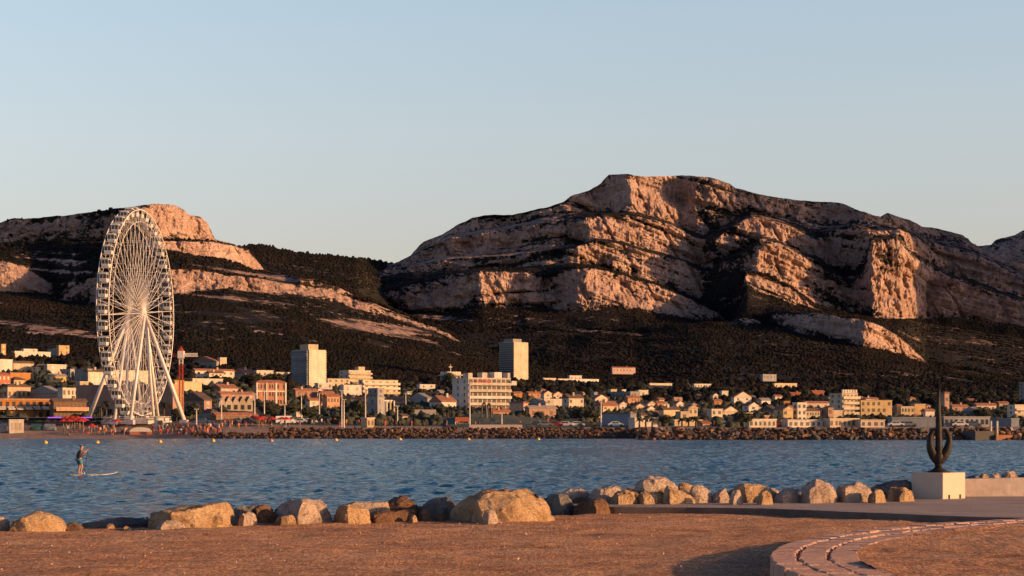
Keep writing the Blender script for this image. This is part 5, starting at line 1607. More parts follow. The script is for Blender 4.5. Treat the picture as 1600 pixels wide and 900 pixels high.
T(768, 798, 640, 650, 770, 'orange', 'gable', 1, 'low orange annexe at the right foot of the hotel')
T(796, 823, 627, 650, 818, 'orange', 'hip', 1, 'round roofed rusty pink hall right of the hotel', 'hall', 'hall', wins=False)
T(821, 869, 634, 653, 827, 'pink', 'gable', 1, 'long low house with a pale tiled roof right of the rusty pink hall', roofcol='grey')
T(829, 849, 622, 640, 846, 'grey', 'gable', 2, 'grey gabled house in shade behind the long low house', roofcol='grey')
T(847, 862, 611, 627, 850, 'cream', 'gabley', 2, 'left one of two little matching gables right of the slab tower')
T(862, 878, 612, 627, 865, 'cream', 'gabley', 2, 'right one of two little matching gables right of the slab tower')
T(847, 879, 624, 640, 850, 'white', 'flat', 2, 'stepped white house below the two matching gables')
T(878, 912, 616, 642, 889, 'cream', 'gable', 2, 'cream house with three windows and dark tiles, left side in shade', roofcol='dark', cols=4)
T(800, 816, 612, 622, 803, 'orange', 'gable', 1, 'small terracotta roof left of the slab tower foot among trees')
T(823, 847, 612, 621, 826, 'orange', 'gable', 1, 'row of terracotta roofs right of the slab tower foot')
T(847, 869, 591, 601, 849, 'cream', 'flat', 1, 'left wing of the long pale estate on the slope right of the slab tower', 'villa', 'villa', d=1480)
T(869, 936, 592, 601, 872, 'white', 'flat', 1, 'long pale estate on the dark slope right of the slab tower', 'villa', 'villa', d=1500)
T(888, 909, 587, 596, 890, 'white', 'flat', 1, 'white cube on top of the long pale estate', 'villa', 'villa', d=1512)
T(926, 949, 617, 631, 930, 'cream', 'gabley', 1, 'bright cream gable above the ochre house with six windows')
T(929, 966, 627, 648, 942, 'yellow', 'gable', 2, 'ochre yellow house with six windows and a dark left side', cols=3)
T(954, 993, 573, 582, 957, 'pink', 'gable', 1, 'orange lit villa alone on the dark slope, highest of all the houses', 'villa', 'villa', d=1930)
T(1012, 1050, 599, 608, 1015, 'cream', 'flat', 1, 'low villa with a pale roof line on the slope', 'villa', 'villa', d=1560)
T(1083, 1111, 600, 613, 1085, 'cream', 'flat', 2, 'cream villa with two rows of windows on the slope', 'villa', 'villa', cols=6, d=1540)
T(950, 1000, 612, 622, 985, 'grey', 'flat', 1, 'long grey flat building behind the orange tiled house')
T(969, 978, 609, 615, 970, 'white', 'flat', 1, 'small white cube on the long grey flat building')
T(997, 1013, 610, 621, 998, 'white', 'flat', 1, 'white cube at the right end of the long grey flat building')
T(977, 1000, 619, 634, 981, 'orange', 'gable', 2, 'orange house with red tiles below the long grey building', cols=4)
T(965, 979, 628, 645, 968, 'white', 'gabley', 1, 'narrow white gable right of the ochre yellow house')
T(991, 1006, 631, 642, 993, 'cream', 'gabley', 1, 'tiny cream gable under the orange house with red tiles')
T(1010, 1024, 627, 638, 1012, 'cream', 'gabley', 1, 'tiny cream gable, upper one of a pair in the middle of the town')
T(1009, 1023, 635, 646, 1011, 'white', 'gabley', 1, 'tiny white gable, lower one of a pair in the middle of the town')
T(1024, 1038, 627, 637, 1027, 'orange', 'gable', 1, 'small red roof beside the pair of tiny gables')
T(1033, 1062, 636, 657, 1037, 'yellow', 'gable', 2, 'big plain yellow house behind the round dark trees', roofcol='dark', wins=False)
T(1054, 1068, 627, 640, 1057, 'white', 'gabley', 1, 'white house with one dark arch above the big yellow house', cols=1)
T(1062, 1077, 644, 659, 1063.5, 'cream', 'flat', 1, 'low cream wing left of the tall cream gable behind the palms')
T(1074, 1090, 633, 659, 1076, 'cream', 'gabley', 2, 'tall cream gable behind the palms', cols=2)
T(990, 1028, 654, 667, 992, 'white', 'flat', 1, 'bright white garden house with palm shadows on the shore road', wins=False)
T(940, 993, 646, 666, 985, 'blue', 'flat', 1, 'low blue grey boat shed behind the breakwater', 'shed', 'shed', wins=False, roofcol='dark')
T(1052, 1097, 657, 666, 1054, 'cream', 'flat', 1, 'low cream wall house under the palms', wins=False)
T(1096, 1109, 658, 667, 1098, 'orange', 'gable', 1, 'small orange hut on the shore road')
T(1109, 1129, 640, 659, 1112, 'cream', 'flat', 2, 'cream block left of the gable with five windows', cols=2)
T(1127, 1152, 635, 655, 1130, 'cream', 'gabley', 2, 'wide cream gable with five windows behind the big dark tree', cols=5)
T(1144, 1174, 612, 633, 1147, 'white', 'gabley', 2, 'large white house with four square windows on the slope', cols=2)
T(1127, 1138, 611, 622, 1128, 'white', 'flat', 1, 'small white cube left of the large white house with four windows', wins=False)
T(1113, 1122, 615, 626, 1114, 'white', 'gabley', 1, 'tiny white gable further left of the large white house with four windows', wins=False)
T(1112, 1128, 624, 634, 1116, 'orange', 'gable', 1, 'red roof under the tiny white gable')
T(1160, 1185, 629, 648, 1170, 'white', 'gabley', 2, 'white gable with a violet shaded side below the large white house')
T(1183, 1204, 622, 634, 1190, 'white', 'gable', 1, 'pale tent shaped roof right of the white gable with the violet side', roofcol='grey')
T(1209, 1222, 617, 627, 1211, 'cream', 'gable', 1, 'little cream cottage under the yellow villa')
T(1209, 1239, 635, 660, 1224, 'yellow', 'gabley', 2, 'yellow gable with a long shaded left wall', cols=2)
T(1186, 1212, 634, 650, 1210, 'blue', 'gable', 1, 'blue grey house in shade left of the yellow gable', roofcol='dark')
T(1240, 1260, 630, 660, 1246, 'white', 'flat', 3, 'narrow tall white house right of the yellow gable', cols=2)
T(1259, 1281, 638, 660, 1260.5, 'cream', 'gable', 2, 'cream row house joined to the narrow tall white house', roofcol='dark', cols=5)
T(1278, 1297, 638, 660, 1294, 'pink', 'flat', 2, 'shaded pink house between the cream row house and the apartment block')
T(1256, 1296, 627, 640, 1259, 'beige', 'gable', 1, 'long brown roof behind the narrow tall white house')
T(1168, 1213, 656, 668, 1171, 'white', 'flat', 1, 'long low white house on the shore road right of the big dark tree', cols=6)
T(1229, 1292, 657, 668, 1231, 'white', 'flat', 1, 'low white shop row on the shore road', 'shop', 'shop', cols=7)
T(1158, 1176, 645, 655, 1160, 'cream', 'flat', 1, 'small cream house just above the long low white one', cols=2)
T(1190, 1208, 650, 659, 1192, 'orange', 'flat', 1, 'small orange house just above the long low white one', cols=2)
T(1233, 1253, 613, 620, 1236, 'red', 'gable', 1, 'dull red roof on the slope, left one of two')
T(1267, 1288, 610, 620, 1270, 'red', 'gable', 1, 'dull red roof on the slope, right one of two')
T(1207, 1245, 599, 608, 1210, 'yellow', 'flat', 1, 'long yellow villa on the dark slope', 'villa', 'villa', d=1500)
T(1188, 1213, 585, 593, 1192, 'grey', 'flat', 1, 'grey villa highest on the dark slope right of the middle', 'villa', 'villa', d=1800)
o, Lr, Ll, wh, rh = T(1296, 1340, 615, 656, 1316, 'cream', 'flat', 5, 'apartment block with balconies and a toothed roof line', 'apartment block', 'apartment_block', balc=True, cols=4)
for i in range(6): MB().box(Lr * i / 6 + .3, Lr * i / 6 + 1.1, .3, 1.1, wh + .25, wh + 1.5).build('chimney', M_W['white'], o)
T(1342, 1393, 626, 656, 1345, 'yellow', 'flat', 3, 'wide plain yellow block right of the balconied apartment block', 'building', 'building', cols=6, phi=66)
T(1350, 1372, 621, 632, 1353, 'white', 'gable', 1, 'white roof peeping over the wide yellow block')
T(1294, 1316, 642, 658, 1296, 'cream', 'flat', 1, 'low cream house at the foot of the balconied apartment block', wins=False)
T(1294, 1342, 655, 668, 1297, 'cream', 'flat', 1, 'cream restaurant terrace on the shore road', 'restaurant', 'restaurant', cols=7)
T(1343, 1382, 657, 668, 1345, 'beige', 'flat', 1, 'beige kiosk row on the shore road under the wide yellow block', 'kiosk', 'kiosk', cols=4)
T(1392, 1412, 632, 652, 1409, 'pink', 'gable', 2, 'dim pink house right of the wide yellow block')
T(1406, 1428, 636, 656, 1408, 'cream', 'flat', 2, 'cream house with two rows of windows left of the statue spike', cols=4)
T(1427, 1446, 632, 652, 1429, 'ochre', 'flat', 2, 'square ochre house just left of the statue spike', wins=False)
T(1444, 1460, 639, 656, 1446, 'white', 'gable', 2, 'white house half behind the statue spike')
T(1474, 1483, 612, 634, 1476, 'pink', 'hip', 1, 'small pink tower showing right of the tip of the statue', 'tower', 'tower', d=900)
T(1390, 1466, 653, 667, 1394, 'blue', 'flat', 1, 'long blue grey marina hall left of the statue', 'hall', 'hall', wins=False, phi=70)
T(1470, 1545, 652, 667, 1475, 'grey', 'flat', 1, 'long grey marina hall right of the statue', 'hall', 'hall', phi=70, cols=9)
T(1483, 1512, 632, 645, 1488, 'pink', 'gable', 1, 'red roofed house right of the statue spike, nearer one')
T(1520, 1556, 630, 643, 1526, 'beige', 'gable', 1, 'long tiled house behind the grey marina hall')
T(1505, 1530, 636, 650, 1527, 'blue', 'gable', 1, 'blue grey house between the marina hall and the long tiled house', roofcol='grey')
T(1574, 1625, 633, 657, 1586, 'cream', 'flat', 3, 'cream block with balconies cut by the right edge', 'apartment block', 'apartment_block', balc=True, cols=3)
T(1593, 1632, 597, 640, 1615, 'grey', 'flat', 7, 'tall grey block at the right edge behind the cream one', 'apartment block', 'apartment_block')
T(1546, 1592, 655, 667, 1580, 'blue', 'flat', 1, 'low blue grey sheds by the jetty', 'shed', 'shed', wins=False)

# ---- the many small houses half lost among the trees
FILL_AT = [(280, 400, 'school'), (400, 460, 'red brick hall'), (455, 560, 'first tower'), (560, 690, 'white porch'), (798, 850, 'slab tower'), (850, 930, 'two matching gables'), (930, 1000, 'ochre yellow house'), (1000, 1060, 'pair of tiny gables'), (1060, 1120, 'tall cream gable'),
           (1120, 1190, 'large white house'), (1190, 1250, 'yellow gable'), (1250, 1310, 'narrow tall white house'), (1310, 1400, 'balconied apartment block'), (1400, 1470, 'statue'), (1470, 1600, 'grey marina hall')]
FN = {'cream': 'cream', 'white': 'whitish', 'ochre': 'ochre', 'pink': 'dusky pink', 'orange': 'orange', 'grey': 'grey', 'beige': 'beige'}
nf, tries = 0, 0
rf = random.Random(77)
while nf < 64 and tries < 5000:
    tries += 1
    px = rf.uniform(285, 1590) if rf.random() < .45 else rf.uniform(800, 1590)
    lo_ = np.interp(px, [280, 500, 700, 900, 1600], [598, 606, 612, 616, 632])
    base = lo_ + (655 - lo_) * rf.random()
    w = rf.uniform(10, 20)
    h = rf.uniform(6.5, 10.5)
    x0, x1 = px - w / 2, px + w / 2
    d_ = terr_depth(px, base)
    if 690 < px < 800: continue
    if any(a < x1 and b_ > x0 and abs(bd - d_) < 16 for a, b_, bb, bd, tp_ in BOXES) or (700 < px < 905 and base > 638): continue
    if any(a < x1 and b_ > x0 and d_ < bd and base - h < bb - 9 for a, b_, bb, bd, tp_ in BOXES): continue
    cn = rf.choice(list(FN))
    rfc = rf.choice([None, None, None, 'dark', 'grey'])
    rt = rf.choice(['gable', 'gable', 'hip', 'gabley', 'flat'])
    where = next(w_ for a, b_, w_ in FILL_AT if a <= px < b_)
    rl = {'gable': 'gabled', 'hip': 'hip roofed', 'gabley': 'front gabled', 'flat': 'flat roofed'}[rt]
    lab = f'small {FN[cn]} {rl} house half hidden by trees around the {where}'
    o, *_r = T(x0, x1, base - h, base, x0 + w * rf.uniform(.15, .6), cn, rt, 1, lab, roofcol=rfc)
    o['group'] = f'small {FN[cn]} {rl} houses around the {where}'
    nf += 1

# ---- crane
cd = terr_depth(283, 652)
kc = cd / F
crane = empty('tower_crane', (Xat(283, cd), cd, Zat(653, cd)), 0, 'red and white tower crane just right of the wheel', 'crane')
m_cred = simple('crane_red', (0.45, 0.05, 0.03), 0.6)
m_cwht = simple('crane_white', (0.72, 0.64, 0.55), 0.6)
H1 = (653 - 560) * kc
for i in range(10):
    z0, z1 = H1 * i / 10, H1 * (i + 1) / 10
    mb = MB()
    for sx in (-.5, .5):
        for sy in (-.5, .5): mb.bar((sx, sy, z0), (sx, sy, z1), 0.10, n=4)
    for q in (z0, (z0 + z1) / 2):
        h = (z1 - z0) / 2
        for a, bb in (((-.5, -.5), (.5, -.5)), ((.5, -.5), (.5, .5)), ((.5, .5), (-.5, .5)), ((-.5, .5), (-.5, -.5))):
            mb.bar((*a, q), (*bb, q + h), 0.06, n=4)
    mb.build('mast_section', m_cwht if i == 9 else m_cred, crane)
MB().box(-.9, .9, -.9, .9, H1, H1 + 2.2).build('cab', m_cwht, crane)
MB().add([(-.7, -.7, H1 + 2.2), (.7, -.7, H1 + 2.2), (.7, .7, H1 + 2.2), (-.7, .7, H1 + 2.2), (0, 0, (653 - 540) * kc)], [(3, 2, 1, 0), (0, 1, 4), (1, 2, 4), (2, 3, 4), (3, 0, 4)]).build('apex', m_cred, crane)
for nm, xa, xb, m_ in (('jib', 0.9, 26 * kc, m_cwht), ('counter_jib', -13 * kc, -0.9, m_cred)):
    mb = MB()
    zz = H1 + 0.6
    for y, z in ((-.5, zz), (.5, zz), (0, zz + .9)): mb.bar((xa, y, z), (xb, y, z), 0.13, n=4)
    n = 10
    for i in range(n):
        a, bb = xa + (xb - xa) * i / n, xa + (xb - xa) * (i + 1) / n
        mb.bar((a, -.5, zz), ((a + bb) / 2, 0, zz + .9), .08, n=4).bar(((a + bb) / 2, 0, zz + .9), (bb, -.5, zz), .08, n=4)
    mb.build(nm, m_, crane)

# ---- light masts
m_mast = simple('pale_mast', (0.62, 0.54, 0.46), 0.5)
MASTS = [(346, 624, 664, 'light mast in front of the left end of the gabled beach houses'), (398, 616, 655, 'light mast with a long side arm left of the red brick hall'), (413, 611, 655, 'light mast against the left part of the red brick hall'),
         (445, 633, 660, 'short light mast at the right corner of the red brick hall'), (471, 616, 655, 'light mast below the pale residential tower'), (499, 615, 657, 'light mast in front of the orange house'),
         (534, 611, 668, 'taller one of two masts standing close together'), (537.5, 625, 668, 'shorter one of two masts standing close together'), (571, 614, 667, 'light mast at the left side of the little cream kiosk'),
         (596, 620, 654, 'light mast in front of the white porch'), (621, 635, 663, 'short light mast right of the white porch'), (634, 615, 640, 'thin mast behind the red roof right of the porch'),
         (734, 600, 668, 'light mast in front of the left corner of the hotel'), (784, 645, 667, 'light mast on the promenade below the right side of the hotel'), (939, 627, 672, 'light mast in front of the ochre house with six windows'), (307, 640, 664, 'light mast right of the foot of the wheel')]
for i, (px, t, bs, lab) in enumerate(MASTS):
    d = max(terr_depth(px, bs), float(shore_d(px)) + 22)
    z0 = float(terrain_z(px, d)) - .2
    h = Zat(t, d) - z0
    o = empty('light_mast', (Xat(px, d), d, z0), 0, lab, 'light mast', 'light masts along the promenade')
    MB().bar((0, 0, 0), (0, 0, h), 0.20, 0.11, n=7).build('pole', m_mast, o)
    if 'arm' in lab: MB().bar((0, 0, h - .2), (-6, 0, h - .2), 0.1, n=5).build('arm', m_mast, o)
    MB().box(-.55, .55, -.25, .25, h, h + .22).build('lamp_head', m_mast, o)

# ---- lawn with its bronze, promenade wall
lp = np.linspace(696, 905, 90)
ld = np.geomspace(512, 622, 40)
LP, LD = np.meshgrid(lp, ld)
m_lawn, nt, b = new_mat('lawn_grass')
c = ramp(nt, noise(nt, coords(nt), 0.25, 5, 0.7), [(0.3, (0.022, 0.030, 0.012)), (0.6, (0.045, 0.055, 0.02)), (0.8, (0.075, 0.07, 0.03))])
L(nt, c, b.inputs['Base Color'])
b.inputs['Roughness'].default_value = 0.95
LZ = terrain_z(LP, LD) + 0.15 + 1.9 * np.clip((LD - 512) / 60, 0, 1) * np.clip((905 - LP) / 130, 0, 1) * np.clip((LP - 696) / 40, 0, 1) + 0.25 * fbm(LP / 9, LD / 9, octaves=3, seed=8)
tag(link('lawn', grid_mesh('lawn', np.stack([(LP - 800) * LD / F, LD, LZ], -1), 90, 40, True), m_lawn), kind='structure')
ad = 566.0
ka = ad / F
az = 4.4
art = empty('arch_sculpture', (Xat(760, ad), ad, az), 0, 'dark twin arch sculpture standing on the lawn before the hotel', 'sculpture')
for xa, xb, h, y in ((-8, 0.5, 28, 0), (0.5, 8, 27, 0.8)):
    pts = []
    for t in np.linspace(0, math.pi, 22):
        pts.append(Vector(((xa + xb) / 2 * ka - math.cos(t) * (xb - xa) / 2 * ka * 0.9, y, -0.4 + (h * ka + .4) * math.sin(t) ** 0.55)))
    MB().tube(pts, 0.26, 8).build('arch', simple('dark_patina', (0.07, 0.05, 0.035), 0.6), art, True)
for x0, x1, py0, py1, dw, lab, nm in ((733, 816, 663.5, 671, 497, 'pale promenade wall below the lawn and the hotel', 'promenade_wall'), (596, 683, 669.5, 672, 492, 'thin pale kerb wall on top of the rocks left of the hotel', 'kerb_wall'), (648, 681, 640, 644.5, 640, 'low sunlit garden wall left of the red roofed cottage', 'garden_wall')):
    z1, z0 = Zat(py0, dw), Zat(py1, dw) - 1.0
    o = MB().box(Xat(x0, dw), Xat(x1, dw), dw, dw + 0.5, z0, z1).build(nm, m_wall)
    o.rotation_euler = (0, 0, 0)
    tag(o, lab, 'wall')
# ================================================================ SHORE: breakwater, jetty, beach things, people, trees
rsh = random.Random(21)
ROCKS = {}
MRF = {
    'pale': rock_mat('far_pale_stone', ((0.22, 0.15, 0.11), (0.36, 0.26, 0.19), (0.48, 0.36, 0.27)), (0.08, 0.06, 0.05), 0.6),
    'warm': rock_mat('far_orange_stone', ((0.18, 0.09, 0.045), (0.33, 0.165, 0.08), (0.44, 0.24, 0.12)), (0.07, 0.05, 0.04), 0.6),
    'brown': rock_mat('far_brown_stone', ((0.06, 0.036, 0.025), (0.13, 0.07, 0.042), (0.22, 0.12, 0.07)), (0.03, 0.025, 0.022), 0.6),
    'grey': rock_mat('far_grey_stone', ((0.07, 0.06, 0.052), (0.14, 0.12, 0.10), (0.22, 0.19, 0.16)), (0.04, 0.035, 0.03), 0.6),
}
for mk in ('pale', 'warm', 'brown', 'grey'):
    ROCKS[mk] = []
    for q in range(4):
        pr = random.Random(q * 7 + len(mk))
        pts = [Vector((pr.uniform(-1, 1), pr.uniform(-1, 1), pr.uniform(-.75, .75))) for _ in range(13)]
        me = rock_mesh('boulder', pts, 70 + q, 0.05, cuts=1, rounds=1)
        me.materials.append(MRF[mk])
        me.polygons.foreach_set('use_smooth', [False] * len(me.polygons))
        ROCKS[mk].append(me)
MIX = ['brown'] * 8 + ['warm'] * 4 + ['grey'] * 4 + ['pale'] * 1
STRETCH = [(240, 440, 'beach end of the far breakwater, below the crowd'), (440, 620, 'far breakwater below the light masts'), (620, 730, 'far breakwater left of the hotel'), (730, 840, 'far breakwater below the hotel'),
           (840, 1000, 'far breakwater right of the hotel'), (1000, 1150, 'far breakwater below the palms'), (1150, 1300, 'far breakwater below the low white houses'), (1300, 1450, 'far breakwater left of the statue'), (1450, 1700, 'far breakwater right of the statue')]
CN = {'brown': 'rusty brown', 'warm': 'orange', 'grey': 'grey', 'pale': 'pale'}
spots = []
for row in range(6):
    px = 300.0 if row else 322.0
    while px < 1660:
        d = float(shore_d(px)) + row * 1.25 + rsh.uniform(-.5, .5) - 1.0
        s_ = rsh.uniform(0.42, 0.98) * (1.0 if px > 990 else 0.85)
        hgt = 0.2 + row * 0.40 + rsh.uniform(-.12, .2)
        if px < 420 and row > 2: pass
        else: spots.append((px, d, hgt, s_, rsh.choice(MIX)))
        px += s_ * rsh.uniform(1.25, 1.9) * F / d
order = sorted(range(len(spots)), key=lambda i: -spots[i][3] / spots[i][1])
indiv = set(order[:236])
rubV, rubT, nv_ = [], [], 0
for i, (px, d, hz_, s_, mk) in enumerate(spots):
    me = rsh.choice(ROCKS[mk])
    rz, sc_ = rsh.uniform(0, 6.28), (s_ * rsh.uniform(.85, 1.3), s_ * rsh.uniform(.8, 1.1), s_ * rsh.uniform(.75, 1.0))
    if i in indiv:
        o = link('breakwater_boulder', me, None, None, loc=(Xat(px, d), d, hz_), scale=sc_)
        o.rotation_euler = (rsh.uniform(-.3, .3), rsh.uniform(-.3, .3), rz)
        where = next(w for a, b_, w in STRETCH if a <= px < b_)
        tag(o, f'{CN[mk]} boulder in the {where}', 'boulder', f'{CN[mk]} boulders in the {where}')
    else:
        co = np.array([v.co[:] for v in me.vertices])
        M = np.array(Euler((0, 0, rz)).to_matrix()) @ np.diag(sc_)
        co = co @ M.T + np.array([Xat(px, d), d, hz_])
        tr = np.array([p.vertices[:3] for p in me.polygons if len(p.vertices) >= 3])
        tr4 = np.array([(p.vertices[0], p.vertices[2], p.vertices[3]) for p in me.polygons if len(p.vertices) == 4]).reshape(-1, 3)
        t_ = np.concatenate([tr, tr4]) if len(tr4) else tr
        rubV.append(co)
        rubT.append(t_ + nv_)
        nv_ += len(co)
tag(link('breakwater_rubble', soup_mesh('breakwater_rubble', np.concatenate(rubV), np.concatenate(rubT)), MRF['brown']), 'brown rubble filling the far breakwater between its boulders', 'rubble', kind='stuff')

# ---- jetty
jd = float(shore_d(1550)) - 3
jet = empty('jetty', (Xat(1524, jd), jd, 0), math.radians(20), 'dark concrete jetty with an end coloured sunlit orange and two white posts, near the right edge', 'jetty')
kj = jd / F
MB().box(0, 34 * kj, 0, 5, -1, 14 * kj).build('block', simple('dark_concrete', (0.07, 0.06, 0.055), 0.8), jet)  # one even dark grey over the whole block
MB().box(34 * kj + .02, 70 * kj, -.8, 4.5, -1, 8 * kj).build('sun_toned_end', simple('sun_toned_face', (0.30, 0.12, 0.06), 0.8), jet)  # orange-brown colour stands for the jetty's sunlit face
for x in (35.5, 47): MB().bar((x * kj, 1.5, 8 * kj), (x * kj, 1.5, 30 * kj), .25, n=8).build('post', M_W['white'], jet)

# ---- beach: kiosk, tent, boats, stalls, parasols
def ground_at(px, py):
    d = terr_depth(px, py)
    return d, Vector((Xat(px, d), d, float(terrain_z(px, d))))


d, p = ground_at(26, 677.5)
kz = d / F
ks = empty('beach_hut', p, math.radians(20), 'cream beach hut with shuttered front on the sand near the left edge', 'beach hut')
MB().box(-11 * kz, 11 * kz, 0, 3, -.4, 20 * kz).build('wall', M_W['white'], ks)
MB().box(-11.6 * kz, 11.6 * kz, -.2, 3.2, 20 * kz, 21.3 * kz).build('roof', M_W['white'], ks)
for j in range(3): MB().box((-8 + j * 6) * kz, (-4 + j * 6) * kz, -.06, .03, 5 * kz, 16 * kz).build('shutter', M_W['beige'], ks)
d, p = ground_at(4, 675)
kz = d / F
ks = empty('beach_hut', p, math.radians(25), 'low cream hut on the sand cut by the left edge', 'beach hut')
MB().box(-8 * kz, 6 * kz, 0, 3, -.4, 8 * kz).build('wall', M_W['cream'], ks)
MB().gable(-8 * kz, 6 * kz, 0, 3, 8 * kz, .6, 'x', .2).build('roof', M_W['white'], ks)
d, p = ground_at(220, 679)
kz = d / F
tent = empty('marquee', p, math.radians(12), 'white curved marquee on the beach at the foot of the wheel', 'marquee')
n = 14
vs_, fs_ = [], []
for i in range(n + 1):
    t = math.pi * i / n
    for y in (0, 4.5): vs_.append((-math.cos(t) * 17.5 * kz, y, -.2 + 12.5 * kz * math.sin(t) ** 0.45))
for i in range(n): fs_.append((i * 2, i * 2 + 1, i * 2 + 3, i * 2 + 2))
fs_ += [tuple(range(0, 2 * n + 2, 2)), tuple(range(2 * n + 1, 0, -2))]
MB().add(vs_, fs_).build('canopy', M_W['white'], tent)
MB().box(-17 * kz, 17 * kz, -.3, -.22, -.2, .7).build('skirt', M_W['red'], tent)
d, p = ground_at(250, 671)
kz = d / F
ks = empty('ticket_booth', (p.x, p.y, p.z), math.radians(20), 'white ticket booth right of the wheel legs', 'booth')
MB().box(-6 * kz, 6 * kz, 0, 3, -.5, 19 * kz).build('wall', M_W['white'], ks)
MB().box(-6.6 * kz, 6.6 * kz, -.3, 3.2, 19 * kz, 20.5 * kz).build('roof', M_W['white'], ks)
MB().box(-4 * kz, 4 * kz, -.06, .03, 7 * kz, 14 * kz).build('window', m_glass, ks)
# covered dinghies
for px, lab, cm_, w in ((57, 'dark teal covered dinghy right of the cream beach hut', (0.03, 0.10, 0.11), 10), (78, 'pale blue covered dinghy right of the dark teal one', (0.20, 0.22, 0.27), 10)):
    d, p = ground_at(px, 673)
    kz = d / F
    o = empty('dinghy', p, math.radians(5), lab, 'dinghy')
    vs_, fs_ = [], []
    for i in range(9):
        t = i / 8
        x = (t * 2 - 1) * w * kz
        ww = .9 * math.sin(math.pi * (0.12 + 0.8 * t)) ** .6
        vs_ += [(x, -ww * .6, 0.05), (x, -ww, .85), (x, ww, .85), (x, ww * .6, 0.05)]
    for i in range(8):
        for k in range(4): fs_.append((i * 4 + k, i * 4 + (k + 1) % 4, i * 4 + 4 + (k + 1) % 4, i * 4 + 4 + k))
    fs_ += [(3, 2, 1, 0), (32, 33, 34, 35)]
    MB().add(vs_, fs_).build('hull', simple('hull_' + str(px), cm_, .5), o)
    MB().gable(-w * kz * .8, w * kz * .8, -.7, .7, .86, .7, 'x').build('cover', simple('cover_' + str(px), tuple(c * .8 for c in cm_), .8), o)
# beach bar stalls with neon edges
m_neon, nt, b = new_mat('violet_neon')
b.inputs['Base Color'].default_value = (0.3, 0.1, 0.5, 1)
b.inputs['Emission Color'].default_value = (0.55, 0.16, 1.0, 1)
b.inputs['Emission Strength'].default_value = 0.38
m_stall = simple('dark_stall', (0.06, 0.05, 0.05), .8)
for x0, x1, neon, lab in ((-6, 36, False, 'dark open beach stall behind the cream beach hut'), (40, 74, False, 'dark beach stall behind the teal dinghy'), (75, 100, True, 'beach bar with a long violet light strip'), (101, 127, False, 'dark stall behind the red parasols'),
                          (128, 145, True, 'small beach bar with a violet light strip by the wheel'), (146, 172, False, 'grey roofed stall left of the wheel deck')):
    d, p = ground_at((x0 + x1) / 2, 663)
    d = max(d, 533.0)
    kz = d / F
    zb = float(terrain_z((x0 + x1) / 2, d))
    o = empty('beach_stall', (Xat((x0 + x1) / 2, d), d, zb), 0, lab, 'stall')
    hw = (x1 - x0) / 2 * kz
    H_ = Zat(653, d) - zb
    for x in (-hw + .1, 0, hw - .1):
        for y in (0, 3.4): MB().bar((x, y, -.4), (x, y, H_), .08, n=5).build('post', m_stall, o)
    MB().box(-hw, hw, 3.4, 3.5, -.4, H_).build('back_wall', m_stall, o)
    MB().box(-hw, hw, .3, .8, -.4, H_ * .5).build('counter', m_stall, o)
    MB().box(-hw - .2, hw + .2, -.4, 3.7, H_, H_ + .2).build('roof', M_W['grey'] if not neon else m_stall, o)
    if neon: MB().box(-hw, hw, -.5, -.41, H_ - .05, H_ + .25).build('light_strip', m_neon, o)
m_par = simple('red_parasol', (0.52, 0.035, 0.02), .8)
can_ = MB().lathe([(1.5, 0), (1.45, 0.08), (0.75, 0.42), (0.05, 0.72)], (0, 0, 2.0), 10).mesh('canopy', [m_par])
pol_ = MB().bar((0, 0, -.2), (0, 0, 2.75), .035, n=5).mesh('pole', [m_mast])
PAR = [(99, 668), (104, 664), (108, 668), (113, 663), (117, 667), (121, 664), (125, 668), (130, 666), (182, 668), (143, 676), (400, 664.5), (405, 665), (410, 664.5), (441, 666), (447, 666), (425, 665)]
for px, py in PAR:
    d, p = ground_at(px, py + 3)
    o = empty('parasol', p, rsh.uniform(0, 3))
    if px < 135: lab, g = 'red parasol in the cluster by the beach bars', 'red parasols by the beach bars'
    elif px < 200: lab, g = ('red parasol alone left of the wheel deck' if px > 150 else 'red parasol low on the sand left of the wheel'), None
    elif px < 420: lab, g = 'red parasol in front of the red brick hall, left bunch', 'red parasols below the red brick hall'
    elif px < 430: lab, g = 'single red parasol between the two bunches below the brick hall', None
    else: lab, g = 'red parasol beside the white van', 'red parasols beside the white van'
    tag(o, lab, 'parasol', g)
    o.scale = (1.1, 1.1, 1.0)
    link('canopy', can_, None, o)
    link('pole', pol_, None, o)
# van and parked cars
def car_parts(cm_, van=False):
    prof = [(-2.1, .35), (-2.15, .85), (-1.6, .95), (-1.0, 1.45), (.6, 1.48), (1.25, .98), (2.05, .85), (2.15, .4)] if not van else [(-2.6, .4), (-2.65, 2.2), (1.5, 2.3), (2.2, 1.3), (2.65, 1.1), (2.7, .4)]
    b_ = MB()
    n = len(prof)
    vs_ = [(x, -.85, z) for x, z in prof] + [(x, .85, z) for x, z in prof]
    fs_ = [tuple(range(n)), tuple(range(2 * n - 1, n - 1, -1))] + [(i, n + i, n + (i + 1) % n, (i + 1) % n) for i in range(n)]
    b_.add(vs_, fs_)
    g_ = MB()
    if van: g_.box(1.2, 1.9, -.87, .87, 1.4, 1.95)
    else: g_.box(-1.05, -.1, -.87, .87, 1.0, 1.34).box(.0, .75, -.87, .87, 1.0, 1.34)
    w_ = MB()
    x0, x1 = (-1.7, 1.7) if van else (-1.35, 1.4)
    w_.bar((0, -.1, 0), (0, .1, 0), .34, n=14)
    return b_.mesh('body', [cm_]), g_.mesh('window', [m_glass]), w_.mesh('wheel', [simple('tyre', (.02, .02, .02), .8)]), (x0, x1)


